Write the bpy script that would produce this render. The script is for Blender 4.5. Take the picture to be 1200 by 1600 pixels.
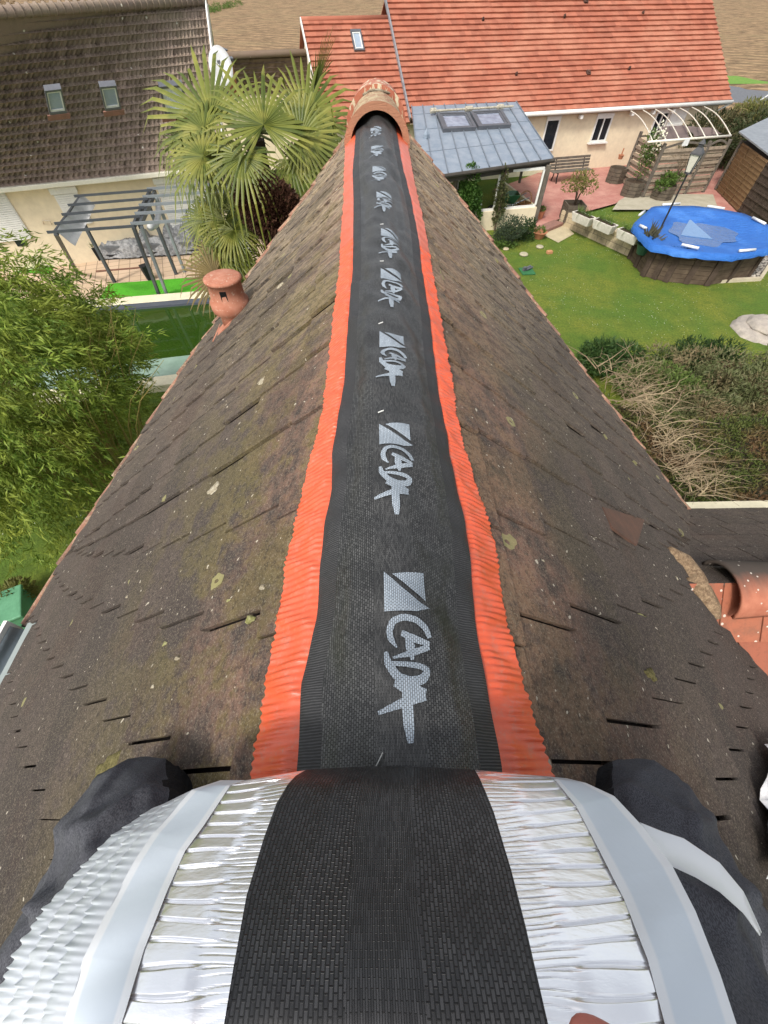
import bpy, bmesh, math, random
import numpy as np
from mathutils import Vector, Matrix
random.seed(7); rng = np.random.default_rng(7)
R = math.radians
for o in list(bpy.data.objects): bpy.data.objects.remove(o)
SC = bpy.context.scene; COL = SC.collection

# ------------------------------------------------------------------ camera, sky, sun, exposure
F = 610.0; PITCH = R(54.3); HC = 6.8
cd = bpy.data.cameras.new('camera'); cam = bpy.data.objects.new('camera', cd); COL.objects.link(cam)
cam.location = (0, 0, HC); cam.rotation_euler = (R(90) - PITCH, 0, 0)
cd.sensor_fit = 'VERTICAL'; cd.sensor_height = 24; cd.lens = 24 * F / 1600
cd.clip_start = 0.02; cd.clip_end = 3000
SC.camera = cam
SC.render.resolution_x = 768; SC.render.resolution_y = 1024
SUN_EL, SUN_AZ = 50, 212            # azimuth of the sun, clockwise from +Y
w = bpy.data.worlds.new('World'); SC.world = w; w.use_nodes = True
wn = w.node_tree; wn.nodes.clear()
sky = wn.nodes.new('ShaderNodeTexSky'); sky.sky_type = 'NISHITA'; sky.sun_disc = False
sky.sun_elevation = R(SUN_EL); sky.sun_rotation = R(SUN_AZ); sky.dust_density = 3.0; sky.air_density = 1.0
hs = wn.nodes.new('ShaderNodeHueSaturation'); hs.inputs['Saturation'].default_value = 0.28; hs.inputs['Value'].default_value = 1.25
bg = wn.nodes.new('ShaderNodeBackground'); bg.inputs['Strength'].default_value = 0.15
wo = wn.nodes.new('ShaderNodeOutputWorld')
wn.links.new(sky.outputs[0], hs.inputs['Color']); wn.links.new(hs.outputs[0], bg.inputs['Color']); wn.links.new(bg.outputs[0], wo.inputs[0])
sd = bpy.data.lights.new('sun', 'SUN'); sun = bpy.data.objects.new('sun', sd); COL.objects.link(sun)
sd.energy = 2.2; sd.angle = R(10); sd.color = (1, 0.95, 0.87)
az, el = R(SUN_AZ), R(SUN_EL)
sdir = Vector((math.sin(az) * math.cos(el), math.cos(az) * math.cos(el), math.sin(el)))
sun.rotation_euler = sdir.to_track_quat('Z', 'Y').to_euler(); sun.location = (0, -5, 30)
SC.view_settings.view_transform = 'Standard'; SC.view_settings.look = 'None'
SC.view_settings.exposure = 0.45; SC.view_settings.gamma = 1

# ------------------------------------------------------------------ pixel -> world helpers (photo pixels 1200 x 1600)
CP = np.array([0, 0, HC]); cp_, sp_ = math.cos(PITCH), math.sin(PITCH)
def ray(u, v):
    X = (u - 600) / F; Y = -(v - 800) / F
    return np.array([X, cp_ + Y * sp_, -sp_ + Y * cp_])
def G(u, v, z=0.0):
    d = ray(u, v); return CP + (z - HC) / d[2] * d
def DP(u, v, depth): return CP + depth * ray(u, v)
def onplane(u, v, P, N):
    d = ray(u, v); l = (np.dot(N, np.array(P) - CP)) / np.dot(N, d); return CP + l * d
# frame of the roof the camera sits on
RO = np.array([.022, 0, 6.25]); ra = R(1.1)
RX = np.array([math.cos(ra), math.sin(ra), 0]); RY = np.array([-math.sin(ra), math.cos(ra), 0]); RZ = np.array([0, 0, 1.])
T = .808
def L2W(x, y, z): return RO + RX * x + RY * y + RZ * z
def slope_hit(u, v, s, dz=0):
    n = RZ + T * s * RX; q = onplane(u, v, RO + np.array([0, 0, dz]), n) - RO
    return np.array([q @ RX, q @ RY])
def zs(x):   # top surface of the ventilation strip over the ridge
    return .046 - T * math.sqrt(x * x + .075 ** 2)
def strip_hit(u, v):
    d = ray(u, v); lo, hi = .2, 6.
    for _ in range(50):
        m = (lo + hi) / 2; q = CP + m * d - RO
        if q[2] > zs(q @ RX): lo = m
        else: hi = m
    q = CP + lo * d - RO
    return np.array([q @ RX, q @ RY])

# ------------------------------------------------------------------ materials
MATS = {}
class NT:
    def __init__(s, name):
        s.m = bpy.data.materials.new(name); s.m.use_nodes = True; s.t = s.m.node_tree; s.t.nodes.clear()
        s.out = s.n('ShaderNodeOutputMaterial'); s.b = s.n('ShaderNodeBsdfPrincipled'); s.l(s.b.outputs[0], s.out.inputs[0])
        s.tc = s.n('ShaderNodeTexCoord')
    def n(s, t): return s.t.nodes.new(t)
    def l(s, a, b): s.t.links.new(a, b)
    def val(s, x, sock):
        if isinstance(x, (int, float)): sock.default_value = x
        elif isinstance(x, tuple): sock.default_value = (*x, 1) if len(x) == 3 else x
        else: s.l(x, sock)
    def obj(s): return s.tc.outputs['Object']
    def uv(s): return s.tc.outputs['UV']
    def map(s, vec, sc=(1, 1, 1), rot=(0, 0, 0)):
        m = s.n('ShaderNodeMapping'); m.inputs['Scale'].default_value = sc; m.inputs['Rotation'].default_value = rot; s.l(vec, m.inputs[0]); return m.outputs[0]
    def noise(s, vec, scale, detail=4, rough=.6):
        n = s.n('ShaderNodeTexNoise'); n.inputs['Scale'].default_value = scale; n.inputs['Detail'].default_value = detail; n.inputs['Roughness'].default_value = rough
        s.l(vec, n.inputs['Vector']); return n.outputs['Fac']
    def voro(s, vec, scale, feat='F1', out='Distance'):
        n = s.n('ShaderNodeTexVoronoi'); n.feature = feat; n.inputs['Scale'].default_value = scale; s.l(vec, n.inputs['Vector']); return n.outputs[out]
    def ramp(s, fac, a, b, lo=0., hi=1.):
        m = s.n('ShaderNodeMapRange'); m.inputs[1].default_value = a; m.inputs[2].default_value = b; m.inputs[3].default_value = lo; m.inputs[4].default_value = hi
        s.l(fac, m.inputs[0]); return m.outputs[0]
    def mix(s, fac, a, b, mode='MIX'):
        m = s.n('ShaderNodeMix'); m.data_type = 'RGBA'; m.blend_type = mode
        s.val(fac, m.inputs[0]); s.val(a, m.inputs[6]); s.val(b, m.inputs[7]); return m.outputs[2]
    def math(s, op, a, b=0.):
        m = s.n('ShaderNodeMath'); m.operation = op; s.val(a, m.inputs[0]); s.val(b, m.inputs[1]); return m.outputs[0]
    def island(s):
        g = s.n('ShaderNodeNewGeometry'); return g.outputs['Random Per Island']
    def bump(s, h, strength=.5, dist=.01):
        b = s.n('ShaderNodeBump'); b.inputs['Strength'].default_value = strength; b.inputs['Distance'].default_value = dist
        s.l(h, b.inputs['Height']); s.l(b.outputs[0], s.b.inputs['Normal']); return b
    def fin(s, col, rough=.8, metal=0., spec=None):
        s.val(col, s.b.inputs['Base Color']); s.val(rough, s.b.inputs['Roughness']); s.val(metal, s.b.inputs['Metallic'])
        s.b.inputs['Specular IOR Level'].default_value = spec if spec is not None else (.5 if rough < .5 else .22)
        return s.m
def M(name, c1, c2=None, scale=8, rough=.8, metal=0., bump=.3, bd=.01, spec=None, trans=0.):
    if name in MATS: return MATS[name]
    k = NT(name); c2 = c2 or tuple(x * .75 for x in c1)
    n1 = k.noise(k.obj(), scale, 6); n2 = k.noise(k.obj(), scale * 7, 3)
    f = k.ramp(n1, .35, .65); col = k.mix(f, c1, c2); col = k.mix(k.ramp(n2, .3, .8, 0, .35), col, tuple(x * .6 for x in c2))
    k.bump(n2, bump, bd); MATS[name] = k.fin(col, rough, metal, spec)
    if trans: k.b.inputs['Transmission Weight'].default_value = trans
    return MATS[name]

def tile_mat(name, c1, c2, c3, speck, speck_col, moss=(.06, .06, .02), moss_amt=.3, rough=.85):
    k = NT(name); fl = k.n('ShaderNodeVectorMath'); fl.operation = 'FLOOR'; k.l(k.uv(), fl.inputs[0])
    wnz = k.n('ShaderNodeTexWhiteNoise'); k.l(fl.outputs[0], wnz.inputs[0])
    col = k.mix(wnz.outputs[0], c1, c2)
    n1 = k.noise(k.obj(), .6, 5); col = k.mix(k.ramp(n1, .45, .7), col, c3)
    n2 = k.noise(k.obj(), 3., 8, .75); col = k.mix(k.ramp(n2, .5, .75, 0, moss_amt), col, moss)
    n3 = k.noise(k.obj(), 40, 3); col = k.mix(k.ramp(n3, .3, .8, 0, .4), col, tuple(x * .5 for x in c1))
    v = k.voro(k.obj(), 2.6); msk = k.math('LESS_THAN', v, speck)
    col = k.mix(msk, col, speck_col)
    k.bump(n3, .4, .02); MATS[name] = k.fin(col, rough); return MATS[name]

def leaf_mat(name, a, b, c=None, rough=.55):
    if name in MATS: return MATS[name]
    k = NT(name); col = k.mix(k.island(), a, b)
    n = k.noise(k.obj(), 1.3, 3)
    if c: col = k.mix(k.ramp(n, .45, .62), col, c)
    k.fin(col, rough); k.b.inputs['Subsurface Weight'].default_value = 0
    tr = k.n('ShaderNodeBsdfTranslucent'); k.l(col, tr.inputs[0]); mx = k.n('ShaderNodeMixShader'); mx.inputs[0].default_value = .3
    k.l(k.b.outputs[0], mx.inputs[1]); k.l(tr.outputs[0], mx.inputs[2]); k.l(mx.outputs[0], k.out.inputs[0])
    MATS[name] = k.m; return k.m

# ------------------------------------------------------------------ object helpers
def tag(o, label=None, cat=None, group=None, kind=None):
    if label: o['label'] = label
    if cat: o['category'] = cat
    if group: o['group'] = group
    if kind: o['kind'] = kind
    return o
def thing(name, label, cat, loc=(0, 0, 0), rz=0, group=None):
    o = bpy.data.objects.new(name, None); COL.objects.link(o); o.location = tuple(float(x) for x in loc); o.rotation_euler = (0, 0, rz)
    o.empty_display_size = .2
    return tag(o, label, cat, group)
def mesh_obj(name, V, Fc, mats, parent=None, smooth=False, uvs=None, midx=None, local=False):
    V = np.asarray(V, dtype=float)
    if parent is not None and not local:
        off = np.array(parent.location); p = parent.parent
        while p is not None: off = off + np.array(p.location); p = p.parent
        V = V - off
    me = bpy.data.meshes.new(name)
    me.from_pydata(V.tolist(), [], [tuple(f) for f in Fc])
    if not isinstance(mats, (list, tuple)): mats = [mats]
    for m in mats: me.materials.append(m)
    if midx is not None: me.polygons.foreach_set('material_index', list(midx))
    if smooth: me.polygons.foreach_set('use_smooth', [True] * len(me.polygons))
    if uvs is not None:      # per-vertex uv
        ul = me.uv_layers.new(name='UVMap'); idx = np.empty(len(me.loops), dtype=np.int32); me.loops.foreach_get('vertex_index', idx)
        ul.data.foreach_set('uv', np.asarray(uvs, dtype=float)[idx].ravel())
    me.update()
    o = bpy.data.objects.new(name, me); COL.objects.link(o)
    if parent is not None: o.parent = parent
    return o
class MB:
    def __init__(s): s.v = []; s.f = []; s.mi = []; s.cur = 0
    def add(s, V, Fc):
        o = len(s.v); s.v += [tuple(map(float, p)) for p in V]; s.f += [tuple(i + o for i in f) for f in Fc]; s.mi += [s.cur] * len(Fc); return s
    def box(s, c, size, rz=0, ax=None):
        c = np.array(c, float); hx, hy, hz = [x / 2 for x in size]
        if ax is None: X = np.array([math.cos(rz), math.sin(rz), 0]); Y = np.array([-math.sin(rz), math.cos(rz), 0]); Z = np.array([0, 0, 1.])
        else: X, Y, Z = [np.array(a, float) for a in ax]
        V = [c + X * hx * a + Y * hy * b + Z * hz * d for d in (-1, 1) for a, b in ((-1, -1), (1, -1), (1, 1), (-1, 1))]
        return s.add(V, [(3, 2, 1, 0), (4, 5, 6, 7), (0, 1, 5, 4), (1, 2, 6, 5), (2, 3, 7, 6), (3, 0, 4, 7)])
    def beam(s, p, q, wd, ht, up=(0, 0, 1)):
        p = np.array(p, float); q = np.array(q, float); X = q - p; L = np.linalg.norm(X); X = X / L
        up = np.array(up, float); Y = np.cross(up, X)
        if np.linalg.norm(Y) < 1e-4: Y = np.cross((0, 1., 0), X)
        Y /= np.linalg.norm(Y); Z = np.cross(X, Y)
        return s.box((p + q) / 2, (L, wd, ht), ax=(X, Y, Z))
    def tube(s, pts, rad, n=8, caps=True):
        pts = [np.array(p, float) for p in pts]
        if isinstance(rad, (int, float)): rad = [rad] * len(pts)
        V = []; Fc = []; prev = None
        for i, p in enumerate(pts):
            t = pts[min(i + 1, len(pts) - 1)] - pts[max(i - 1, 0)]; t = t / (np.linalg.norm(t) + 1e-9)
            if prev is None: a = np.cross(t, (0, 0, 1.)); a = a if np.linalg.norm(a) > 1e-3 else np.cross(t, (0, 1., 0))
            else: a = prev - t * np.dot(prev, t)
            a /= np.linalg.norm(a); prev = a; b = np.cross(t, a)
            for k in range(n):
                th = 2 * math.pi * k / n; V.append(p + (a * math.cos(th) + b * math.sin(th)) * rad[i])
        for i in range(len(pts) - 1):
            for k in range(n): Fc.append((i * n + k, i * n + (k + 1) % n, (i + 1) * n + (k + 1) % n, (i + 1) * n + k))
        if caps: Fc.append(tuple(range(n))[::-1]); Fc.append(tuple((len(pts) - 1) * n + k for k in range(n)))
        return s.add(V, Fc)
    def lathe(s, prof, c=(0, 0, 0), n=20, ax=None):
        c = np.array(c, float); X, Y, Z = (np.eye(3) if ax is None else [np.array(a, float) for a in ax])
        V = []; Fc = []
        for r, z in prof:
            for k in range(n):
                th = 2 * math.pi * k / n; V.append(c + X * r * math.cos(th) + Y * r * math.sin(th) + Z * z)
        for i in range(len(prof) - 1):
            for k in range(n): Fc.append((i * n + k, i * n + (k + 1) % n, (i + 1) * n + (k + 1) % n, (i + 1) * n + k))
        Fc.append(tuple(range(n))[::-1]); Fc.append(tuple((len(prof) - 1) * n + k for k in range(n)))
        return s.add(V, Fc)
    def prism(s, poly, z0, z1):
        n = len(poly); V = [(p[0], p[1], z0) for p in poly] + [(p[0], p[1], z1) for p in poly]
        Fc = [tuple(range(n))[::-1], tuple(range(n, 2 * n))] + [(i, (i + 1) % n, n + (i + 1) % n, n + i) for i in range(n)]
        return s.add(V, Fc)
    def slab(s, quad, nrm, th):
        n = np.array(nrm, float); n = n / np.linalg.norm(n); q = [np.array(p, float) for p in quad]; k = len(q)
        V = q + [p - n * th for p in q]
        return s.add(V, [tuple(range(k)), tuple(range(2 * k - 1, k - 1, -1))] + [(i, k + i, k + (i + 1) % k, (i + 1) % k) for i in range(k)])
    def build(s, name, mats, parent=None, smooth=False, bevel=0, local=False):
        o = mesh_obj(name, s.v, s.f, mats, parent, smooth, midx=s.mi if isinstance(mats, (list, tuple)) else None, local=local)
        bm = bmesh.new(); bm.from_mesh(o.data); bmesh.ops.recalc_face_normals(bm, faces=bm.faces); bm.to_mesh(o.data); bm.free()
        if bevel:
            b = o.modifiers.new('bevel', 'BEVEL'); b.width = bevel; b.segments = 2; b.limit_method = 'ANGLE'
        return o
def copy_tree(o, parent=None):
    c = o.copy(); COL.objects.link(c)
    if parent is not None: c.parent = parent
    for ch in list(o.children): copy_tree(ch, c)
    return c
def interp(x, xs, ys): return float(np.interp(x, xs, ys))

def leaves(P, D, length, width, bend=.2, up=None):
    """lanceolate leaves: P base points, D directions (n,3)"""
    n = len(P); P = np.asarray(P); D = np.asarray(D); D = D / (np.linalg.norm(D, axis=1, keepdims=True) + 1e-9)
    r = rng.normal(size=(n, 3)); S = np.cross(D, r); S /= (np.linalg.norm(S, axis=1, keepdims=True) + 1e-9)
    Nn = np.cross(S, D)
    Ln = (length * rng.uniform(.6, 1.2, (n, 1))); W = width * rng.uniform(.7, 1.2, (n, 1))
    a = P; m = P + D * Ln * .45 + Nn * Ln * .08; e = P + D * Ln - Nn * Ln * bend
    V = np.stack([a, m + S * W, e, m - S * W], 1).reshape(-1, 3)
    Fc = np.arange(n * 4).reshape(n, 4)
    return V, Fc

# ================================================================== SETTING
k = NT('ground_grass')
n1 = k.noise(k.obj(), .5, 6); n2 = k.noise(k.obj(), 14, 6, .8); n3 = k.noise(k.obj(), 90, 2)
col = k.mix(k.ramp(n1, .4, .62), (.075, .15, .016), (.17, .19, .022)); col = k.mix(k.ramp(k.noise(k.obj(), 2.2, 5, .7), .5, .62, 0, .5), col, (.045, .1, .012)); col = k.mix(k.ramp(n2, .45, .62, 0, .8), col, (.028, .065, .008))
col = k.mix(k.ramp(n3, .42, .65, 0, .5), col, (.17, .2, .035))
v = k.voro(k.obj(), 9); msk = k.math('MULTIPLY', k.math('LESS_THAN', k.math('ADD', v, k.math('MULTIPLY', k.noise(k.obj(), 5, 2), .12)), .155), k.ramp(k.noise(k.obj(), .35, 4), .46, .56))
col = k.mix(msk, col, (.7, .72, .62)); k.bump(n2, 1., .05); GRASS = k.fin(col, .9)
k = NT('field_soil')
wv = k.n('ShaderNodeTexWave'); wv.inputs['Scale'].default_value = .11; wv.inputs['Distortion'].default_value = .8; wv.inputs['Detail'].default_value = 4; wv.inputs['Detail Scale'].default_value = 2
k.l(k.map(k.obj(), (1, 1, 1), (0, 0, R(-62))), wv.inputs[0])
n2 = k.noise(k.map(k.obj(), (.6, 1.1, 1), (0, 0, R(-28))), .8, 6, .8); col = k.mix(k.ramp(n2, .44, .58), (.36, .24, .13), (.13, .085, .045)); col = k.mix(k.ramp(wv.outputs[1], .25, .75, 0, .4), col, (.1, .065, .036))
col = k.mix(k.ramp(k.noise(k.obj(), .12, 4), .5, .7, 0, .4), col, (.25, .2, .1))
k.bump(n2, 1., .25); SOIL = k.fin(col, .95)
def ground_grid(name, fx, nx, fy, ny, zf, mat):
    V = [(x, y, zf(x, y)) for y in fy for x in fx]; Fc = [(j * nx + i, j * nx + i + 1, (j + 1) * nx + i + 1, (j + 1) * nx + i) for j in range(ny - 1) for i in range(nx - 1)]
    return mesh_obj(name, V, Fc, mat, smooth=True)
g = mesh_obj('ground', [(-900, -300, 0), (900, -300, 0), (900, 1500, 0), (-900, 1500, 0)], [(0, 1, 2, 3)], GRASS); tag(g, kind='structure')
fx = np.linspace(-260, 300, 57); fy = np.concatenate([np.linspace(33, 100, 30), np.linspace(105, 600, 25)])
def fz(x, y):
    a = .012 + max(0, (y - 90)) * .006 + .06 * math.sin(x * .35 + y * .1) * (1 if 35 < y < 100 else .2)
    return max(a, .012)
fld = ground_grid('field', fx, 57, fy, 55, fz, SOIL); tag(fld, kind='structure')
ROAD = M('asphalt_grey', (.16, .165, .18), (.12, .125, .135), 5, .9, bump=.4)
r0 = [G(1140, 153)[:2], G(1215, 151)[:2], G(1400, 146)[:2], G(1400, 215)[:2], G(1230, 190)[:2], G(1150, 168)[:2]]
def sheet(name, poly, z, mat, kind='structure'):
    o = mesh_obj(name, [(p[0], p[1], z) for p in poly], [tuple(range(len(poly)))], mat); return tag(o, kind=kind)
road = [(-200, 35.0), (26, 49.0), (90, 66), (200, 100), (200, 90), (90, 56), (34, 42.5), (20, 36)]
pA, pB = G(1120, 148)[:2], G(1200, 155)[:2]
P1, P2, P3, P4 = G(1100, 133)[:2], G(1290, 131)[:2], G(1290, 185)[:2], G(1120, 160)[:2]
sheet('road', [P4, P3, P2, P1], .02 + .012, ROAD)
VERGE = M('verge_grass', (.1, .24, .03), (.16, .26, .05), 3, .9)
sheet('road_verge', [G(1100, 133)[:2], G(1290, 131)[:2], G(1290, 119)[:2], G(1100, 120)[:2]], .06, VERGE)
sheet('garden_lawn_behind', [G(1110, 160)[:2], G(1290, 185)[:2], G(1290, 240)[:2], G(1100, 230)[:2]], .03, GRASS)
lane = MB(); a_, b_ = G(1186, 158, .036), G(1204, 146, .036); lane.beam(a_, b_, .12, .004)
tag(lane.build('road_marking', M('paint_white', (.75, .75, .72))), kind='structure')

# terraces
k = NT('red_terrace'); n1 = k.noise(k.obj(), 1.2, 6, .7); n2 = k.noise(k.obj(), 12, 5)
col = k.mix(k.ramp(n1, .4, .65), (.36, .155, .125), (.46, .24, .19)); col = k.mix(k.ramp(n2, .55, .75, 0, .6), col, (.16, .085, .07)); k.bump(n2, .3, .01); REDT = k.fin(col, .85)
CONC = M('pale_concrete', (.42, .38, .29), (.33, .3, .22), 2.5, .9)
tp = [G(*q)[:2] for q in [(770, 300), (838, 358), (873, 346), (960, 322), (985, 305), (1160, 345), (1180, 270), (1080, 255), (870, 262)]]
sheet('terrace', tp, .10, REDT)
sheet('terrace_path', [G(*q)[:2] for q in [(955, 332), (1120, 332), (1112, 308), (985, 306), (965, 318)]], .112, CONC)
sheet('stepping_path', [G(*q)[:2] for q in [(845, 366), (872, 380), (897, 366), (880, 350), (848, 358)]], .02, M('cream_slab', (.5, .42, .27), (.4, .34, .22), 3))
k = NT('beige_paving'); br = k.n('ShaderNodeTexBrick'); br.inputs['Scale'].default_value = 1.; br.inputs['Brick Width'].default_value = .4; br.inputs['Row Height'].default_value = .4; br.offset = 0
br.inputs['Mortar Size'].default_value = .012; br.inputs['Color1'].default_value = (.5, .37, .25, 1); br.inputs['Color2'].default_value = (.56, .42, .3, 1); br.inputs['Mortar'].default_value = (.2, .14, .1, 1)
k.l(k.map(k.obj(), (1, 1, 1), (0, 0, R(-20))), br.inputs[0]); BEIGE = k.fin(br.outputs[0], .8)
sheet('garden_terrace', [G(*q)[:2] for q in [(-120, 470), (160, 470), (345, 440), (480, 370), (330, 380), (100, 400), (-120, 420)]], .06, BEIGE)
k = NT('artificial_turf'); n1 = k.noise(k.obj(), 60, 3); n2 = k.noise(k.obj(), 1.5, 3); col = k.mix(n1, (.05, .32, .015), (.12, .42, .03)); col = k.mix(k.ramp(n2, .5, .7, 0, .5), col, (.04, .2, .015)); k.bump(n1, .8, .03); TURF = k.fin(col, .9)
sheet('artificial_turf', [G(*q)[:2] for q in [(150, 481), (345, 473), (345, 434), (172, 447)]], .085, TURF)
sheet('turf_patch', [G(*q)[:2] for q in [(20, 428), (78, 432), (92, 412), (60, 412)]], .085, TURF)
# swimming pool with green water
CREAM = M('cream_coping', (.72, .66, .47), (.62, .56, .4), 2, .8)
def poly_box(mb, pts, z0, z1): mb.prism([(p[0], p[1]) for p in pts], z0, z1)
pool = thing('swimming_pool', 'long sunken garden pool with green water, cream coping and grey lining', 'swimming pool', (*G(240, 540)[:2], 0))
A = G(60, 497)[:2]; B = G(480, 462)[:2]; Cc = G(480, 570)[:2]; D = G(60, 622)[:2]
yv = (A - D) / np.linalg.norm(A - D)
mb = MB(); poly_box(mb, [A, B, B + yv * .55, A + yv * .55], .0, .22); poly_box(mb, [D - yv * .45, Cc - yv * .45, Cc, D], .0, .22); mb.build('coping', CREAM, pool, bevel=.02)
mb = MB(); mb.slab([(*A, .1), (*B, .1), (*(B - yv * .001), .21), (*(A - yv * .001), .21)], (0, -1, 0), .01)
poly_box(mb, [A - yv * .28, B - yv * .28, B - yv * .001, A - yv * .001], .10, .2); mb.build('lining', M('lining_grey', (.09, .1, .12), (.07, .08, .1), 2, .5), pool)
k = NT('green_water'); n1 = k.noise(k.obj(), 1.6, 3); k.bump(n1, .15, .02); col = k.mix(k.noise(k.obj(), .7, 3), (.01, .032, .003), (.03, .065, .006)); WATER = k.fin(col, .04, 0, .5)
mesh_obj('pool_water', [(*(A - yv * .01), .13), (*(D + yv * .01), .03 + .1), (*(Cc + yv * .01), .13), (*(B - yv * .01), .13)], [(0, 1, 2, 3)], WATER, pool)
mb = MB(); E1 = D + yv * 1.0; E2 = Cc + yv * 1.0; poly_box(mb, [D + yv * .02, Cc + yv * .02, E2, E1], .14, .16); mb.build('reflection_band', M('milky_reflection', (.3, .4, .33), (.22, .32, .25), 1, .2), pool)  # whitish green water reflection along the near edge, painted as a coloured slab

# ================================================================== TILED ROOF GENERATOR (distant houses)
def tiled_roof(name, A, B, Cc, D, rows, cols, butt, wave, mat, parent, seg=4, jit=.006, cor=0.):
    """A,B eave left/right, Cc,D ridge right/left"""
    A, B, Cc, D = [np.array(p, float) for p in (A, B, Cc, D)]; N = np.cross(B - A, D - A); N /= np.linalg.norm(N)
    if N[2] < 0: N = -N
    V = []; U = []; Fc = []; nx = cols * seg + 1
    jr = rng.normal(0, jit, (rows, cols))
    for r in range(rows):
        st = len(V); off = .5 * (r % 2)
        for e, (t, h) in enumerate(((r / rows, butt), ((r + 1.02) / rows, 0), (r / rows, -.01))):
            for i in range(nx):
                s = i / (nx - 1); p = A * (1 - s) * (1 - t) + B * s * (1 - t) + Cc * s * t + D * (1 - s) * t
                c = min(int(i / seg), cols - 1); ph = (i % seg) / seg
                wv_ = wave * (math.sin(ph * 2 * math.pi) * .5 + .5) if e < 2 else 0
                j = jr[r, c] if e == 0 else 0
                dn = (A - D) / np.linalg.norm(A - D) * (cor * math.sin(ph * math.pi) + j * 2) if e == 0 else 0
                V.append(p + N * (h + wv_ + j) + dn); U.append((i / seg * .9999 + off, r + .5 * (e == 1) + .1))
        for i in range(nx - 1):
            Fc.append((st + i, st + i + 1, st + nx + i + 1, st + nx + i)); Fc.append((st + 2 * nx + i, st + 2 * nx + i + 1, st + i + 1, st + i))
    return mesh_obj(name, V, Fc, mat, parent, uvs=U)

RENDER = M('cream_render', (.72, .62, .44), (.66, .56, .4), .8, .9, bump=.2)
WHITE = M('white_plastic', (.75, .74, .7), (.68, .67, .63), 3, .45, bump=.05)
DARKG = M('dark_glass', (.012, .016, .022), (.02, .024, .03), 1, .06, bump=.02, spec=.8)
SKYG = M('skylight_glass', (.24, .3, .38), (.34, .39, .44), 2, .35, .0, bump=.02)
GREYM = M('grey_metal', (.12, .125, .14), (.16, .165, .18), 4, .4, .5, bump=.05)

# ---------------- brown house on the left
LH = thing('brown_roofed_house', 'cream house with a weathered brown tile roof and small skylights, left beyond the palm', 'house', (*G(100, 400)[:2], 0))
brown = tile_mat('brown_tiles', (.33, .25, .2), (.2, .15, .12), (.26, .21, .155), .075, (.6, .56, .48), (.09, .08, .035), .5)
eA = G(-160, 308, 2.6); eB = G(352, 258, 2.6); rB = G(321, 2, 6.15); rA = G(-160, 30, 6.15)
roofL = tiled_roof('roof', eA, eB, rB, rA, 20, 62, .09, .045, brown, LH, 5, .008, .05)
mb = MB(); mb.tube([rA + (0, 0, .02), rB + (0, 0, .02)], .11, 10); nseg = 40
for i in range(nseg):
    p = rA + (rB - rA) * (i / nseg) + np.array([0, 0, .03]); q = rA + (rB - rA) * ((i + .12) / nseg) + np.array([0, 0, .03]); mb.tube([p, q], .135, 10)
mb.build('ridge_cap', brown, LH, smooth=True)
dL = (eB - eA)[:2]; dL /= np.linalg.norm(dL); nL = np.array([-dL[1], dL[0]])
back = nL * 4.6
# back slope, walls
mb = MB(); eBb = np.array([*(rB[:2] + back), 2.6]); eAb = np.array([*(rA[:2] + back), 2.6]); mb.slab([rA, rB, eBb, eAb], (0, .6, .8), .05); mb.build('back_roof', brown, LH)
w0 = eA[:2] + nL * .35; w1 = eB[:2] + nL * .35 - dL * .15; w2 = eBb[:2] - nL * .3 - dL * .15; w3 = eAb[:2] - nL * .3
mb = MB(); mb.prism([w0, w1, w2, w3], 0, 2.58); mb.add([(*w1, 2.5), (*w2, 2.5), (rB[0] - dL[0] * .15, rB[1] - dL[1] * .15, 6.0), (*(w1 - dL * .1), 2.5), (*(w2 - dL * .1), 2.5), (rB[0] - dL[0] * .25, rB[1] - dL[1] * .25, 6.0)], [(0, 1, 2), (5, 4, 3), (0, 2, 5, 3), (1, 4, 5, 2)]); mb.build('wall', RENDER, LH)
mb = MB(); mb.beam(eA + (0, -.08, -.06), eB + (0, -.08, -.06), .14, .13); mb.build('gutter', M('gutter_cream', (.72, .68, .56), (.66, .62, .5), 3, .4), LH, bevel=.02)
mb = MB(); mb.beam(eA + (*(nL * .15), -.12), eB + (*(nL * .15), -.12), .3, .02); mb.build('soffit', WHITE, LH)
mb = MB(); mb.beam(eB + (dL[0] * .03, dL[1] * .03, .0), rB + (dL[0] * .03, dL[1] * .03, .03), .05, .22); mb.beam(rB + (dL[0] * .03, dL[1] * .03, .03), eBb + (dL[0] * .03, dL[1] * .03, .03), .05, .3); mb.build('bargeboard', WHITE, LH)
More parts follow.
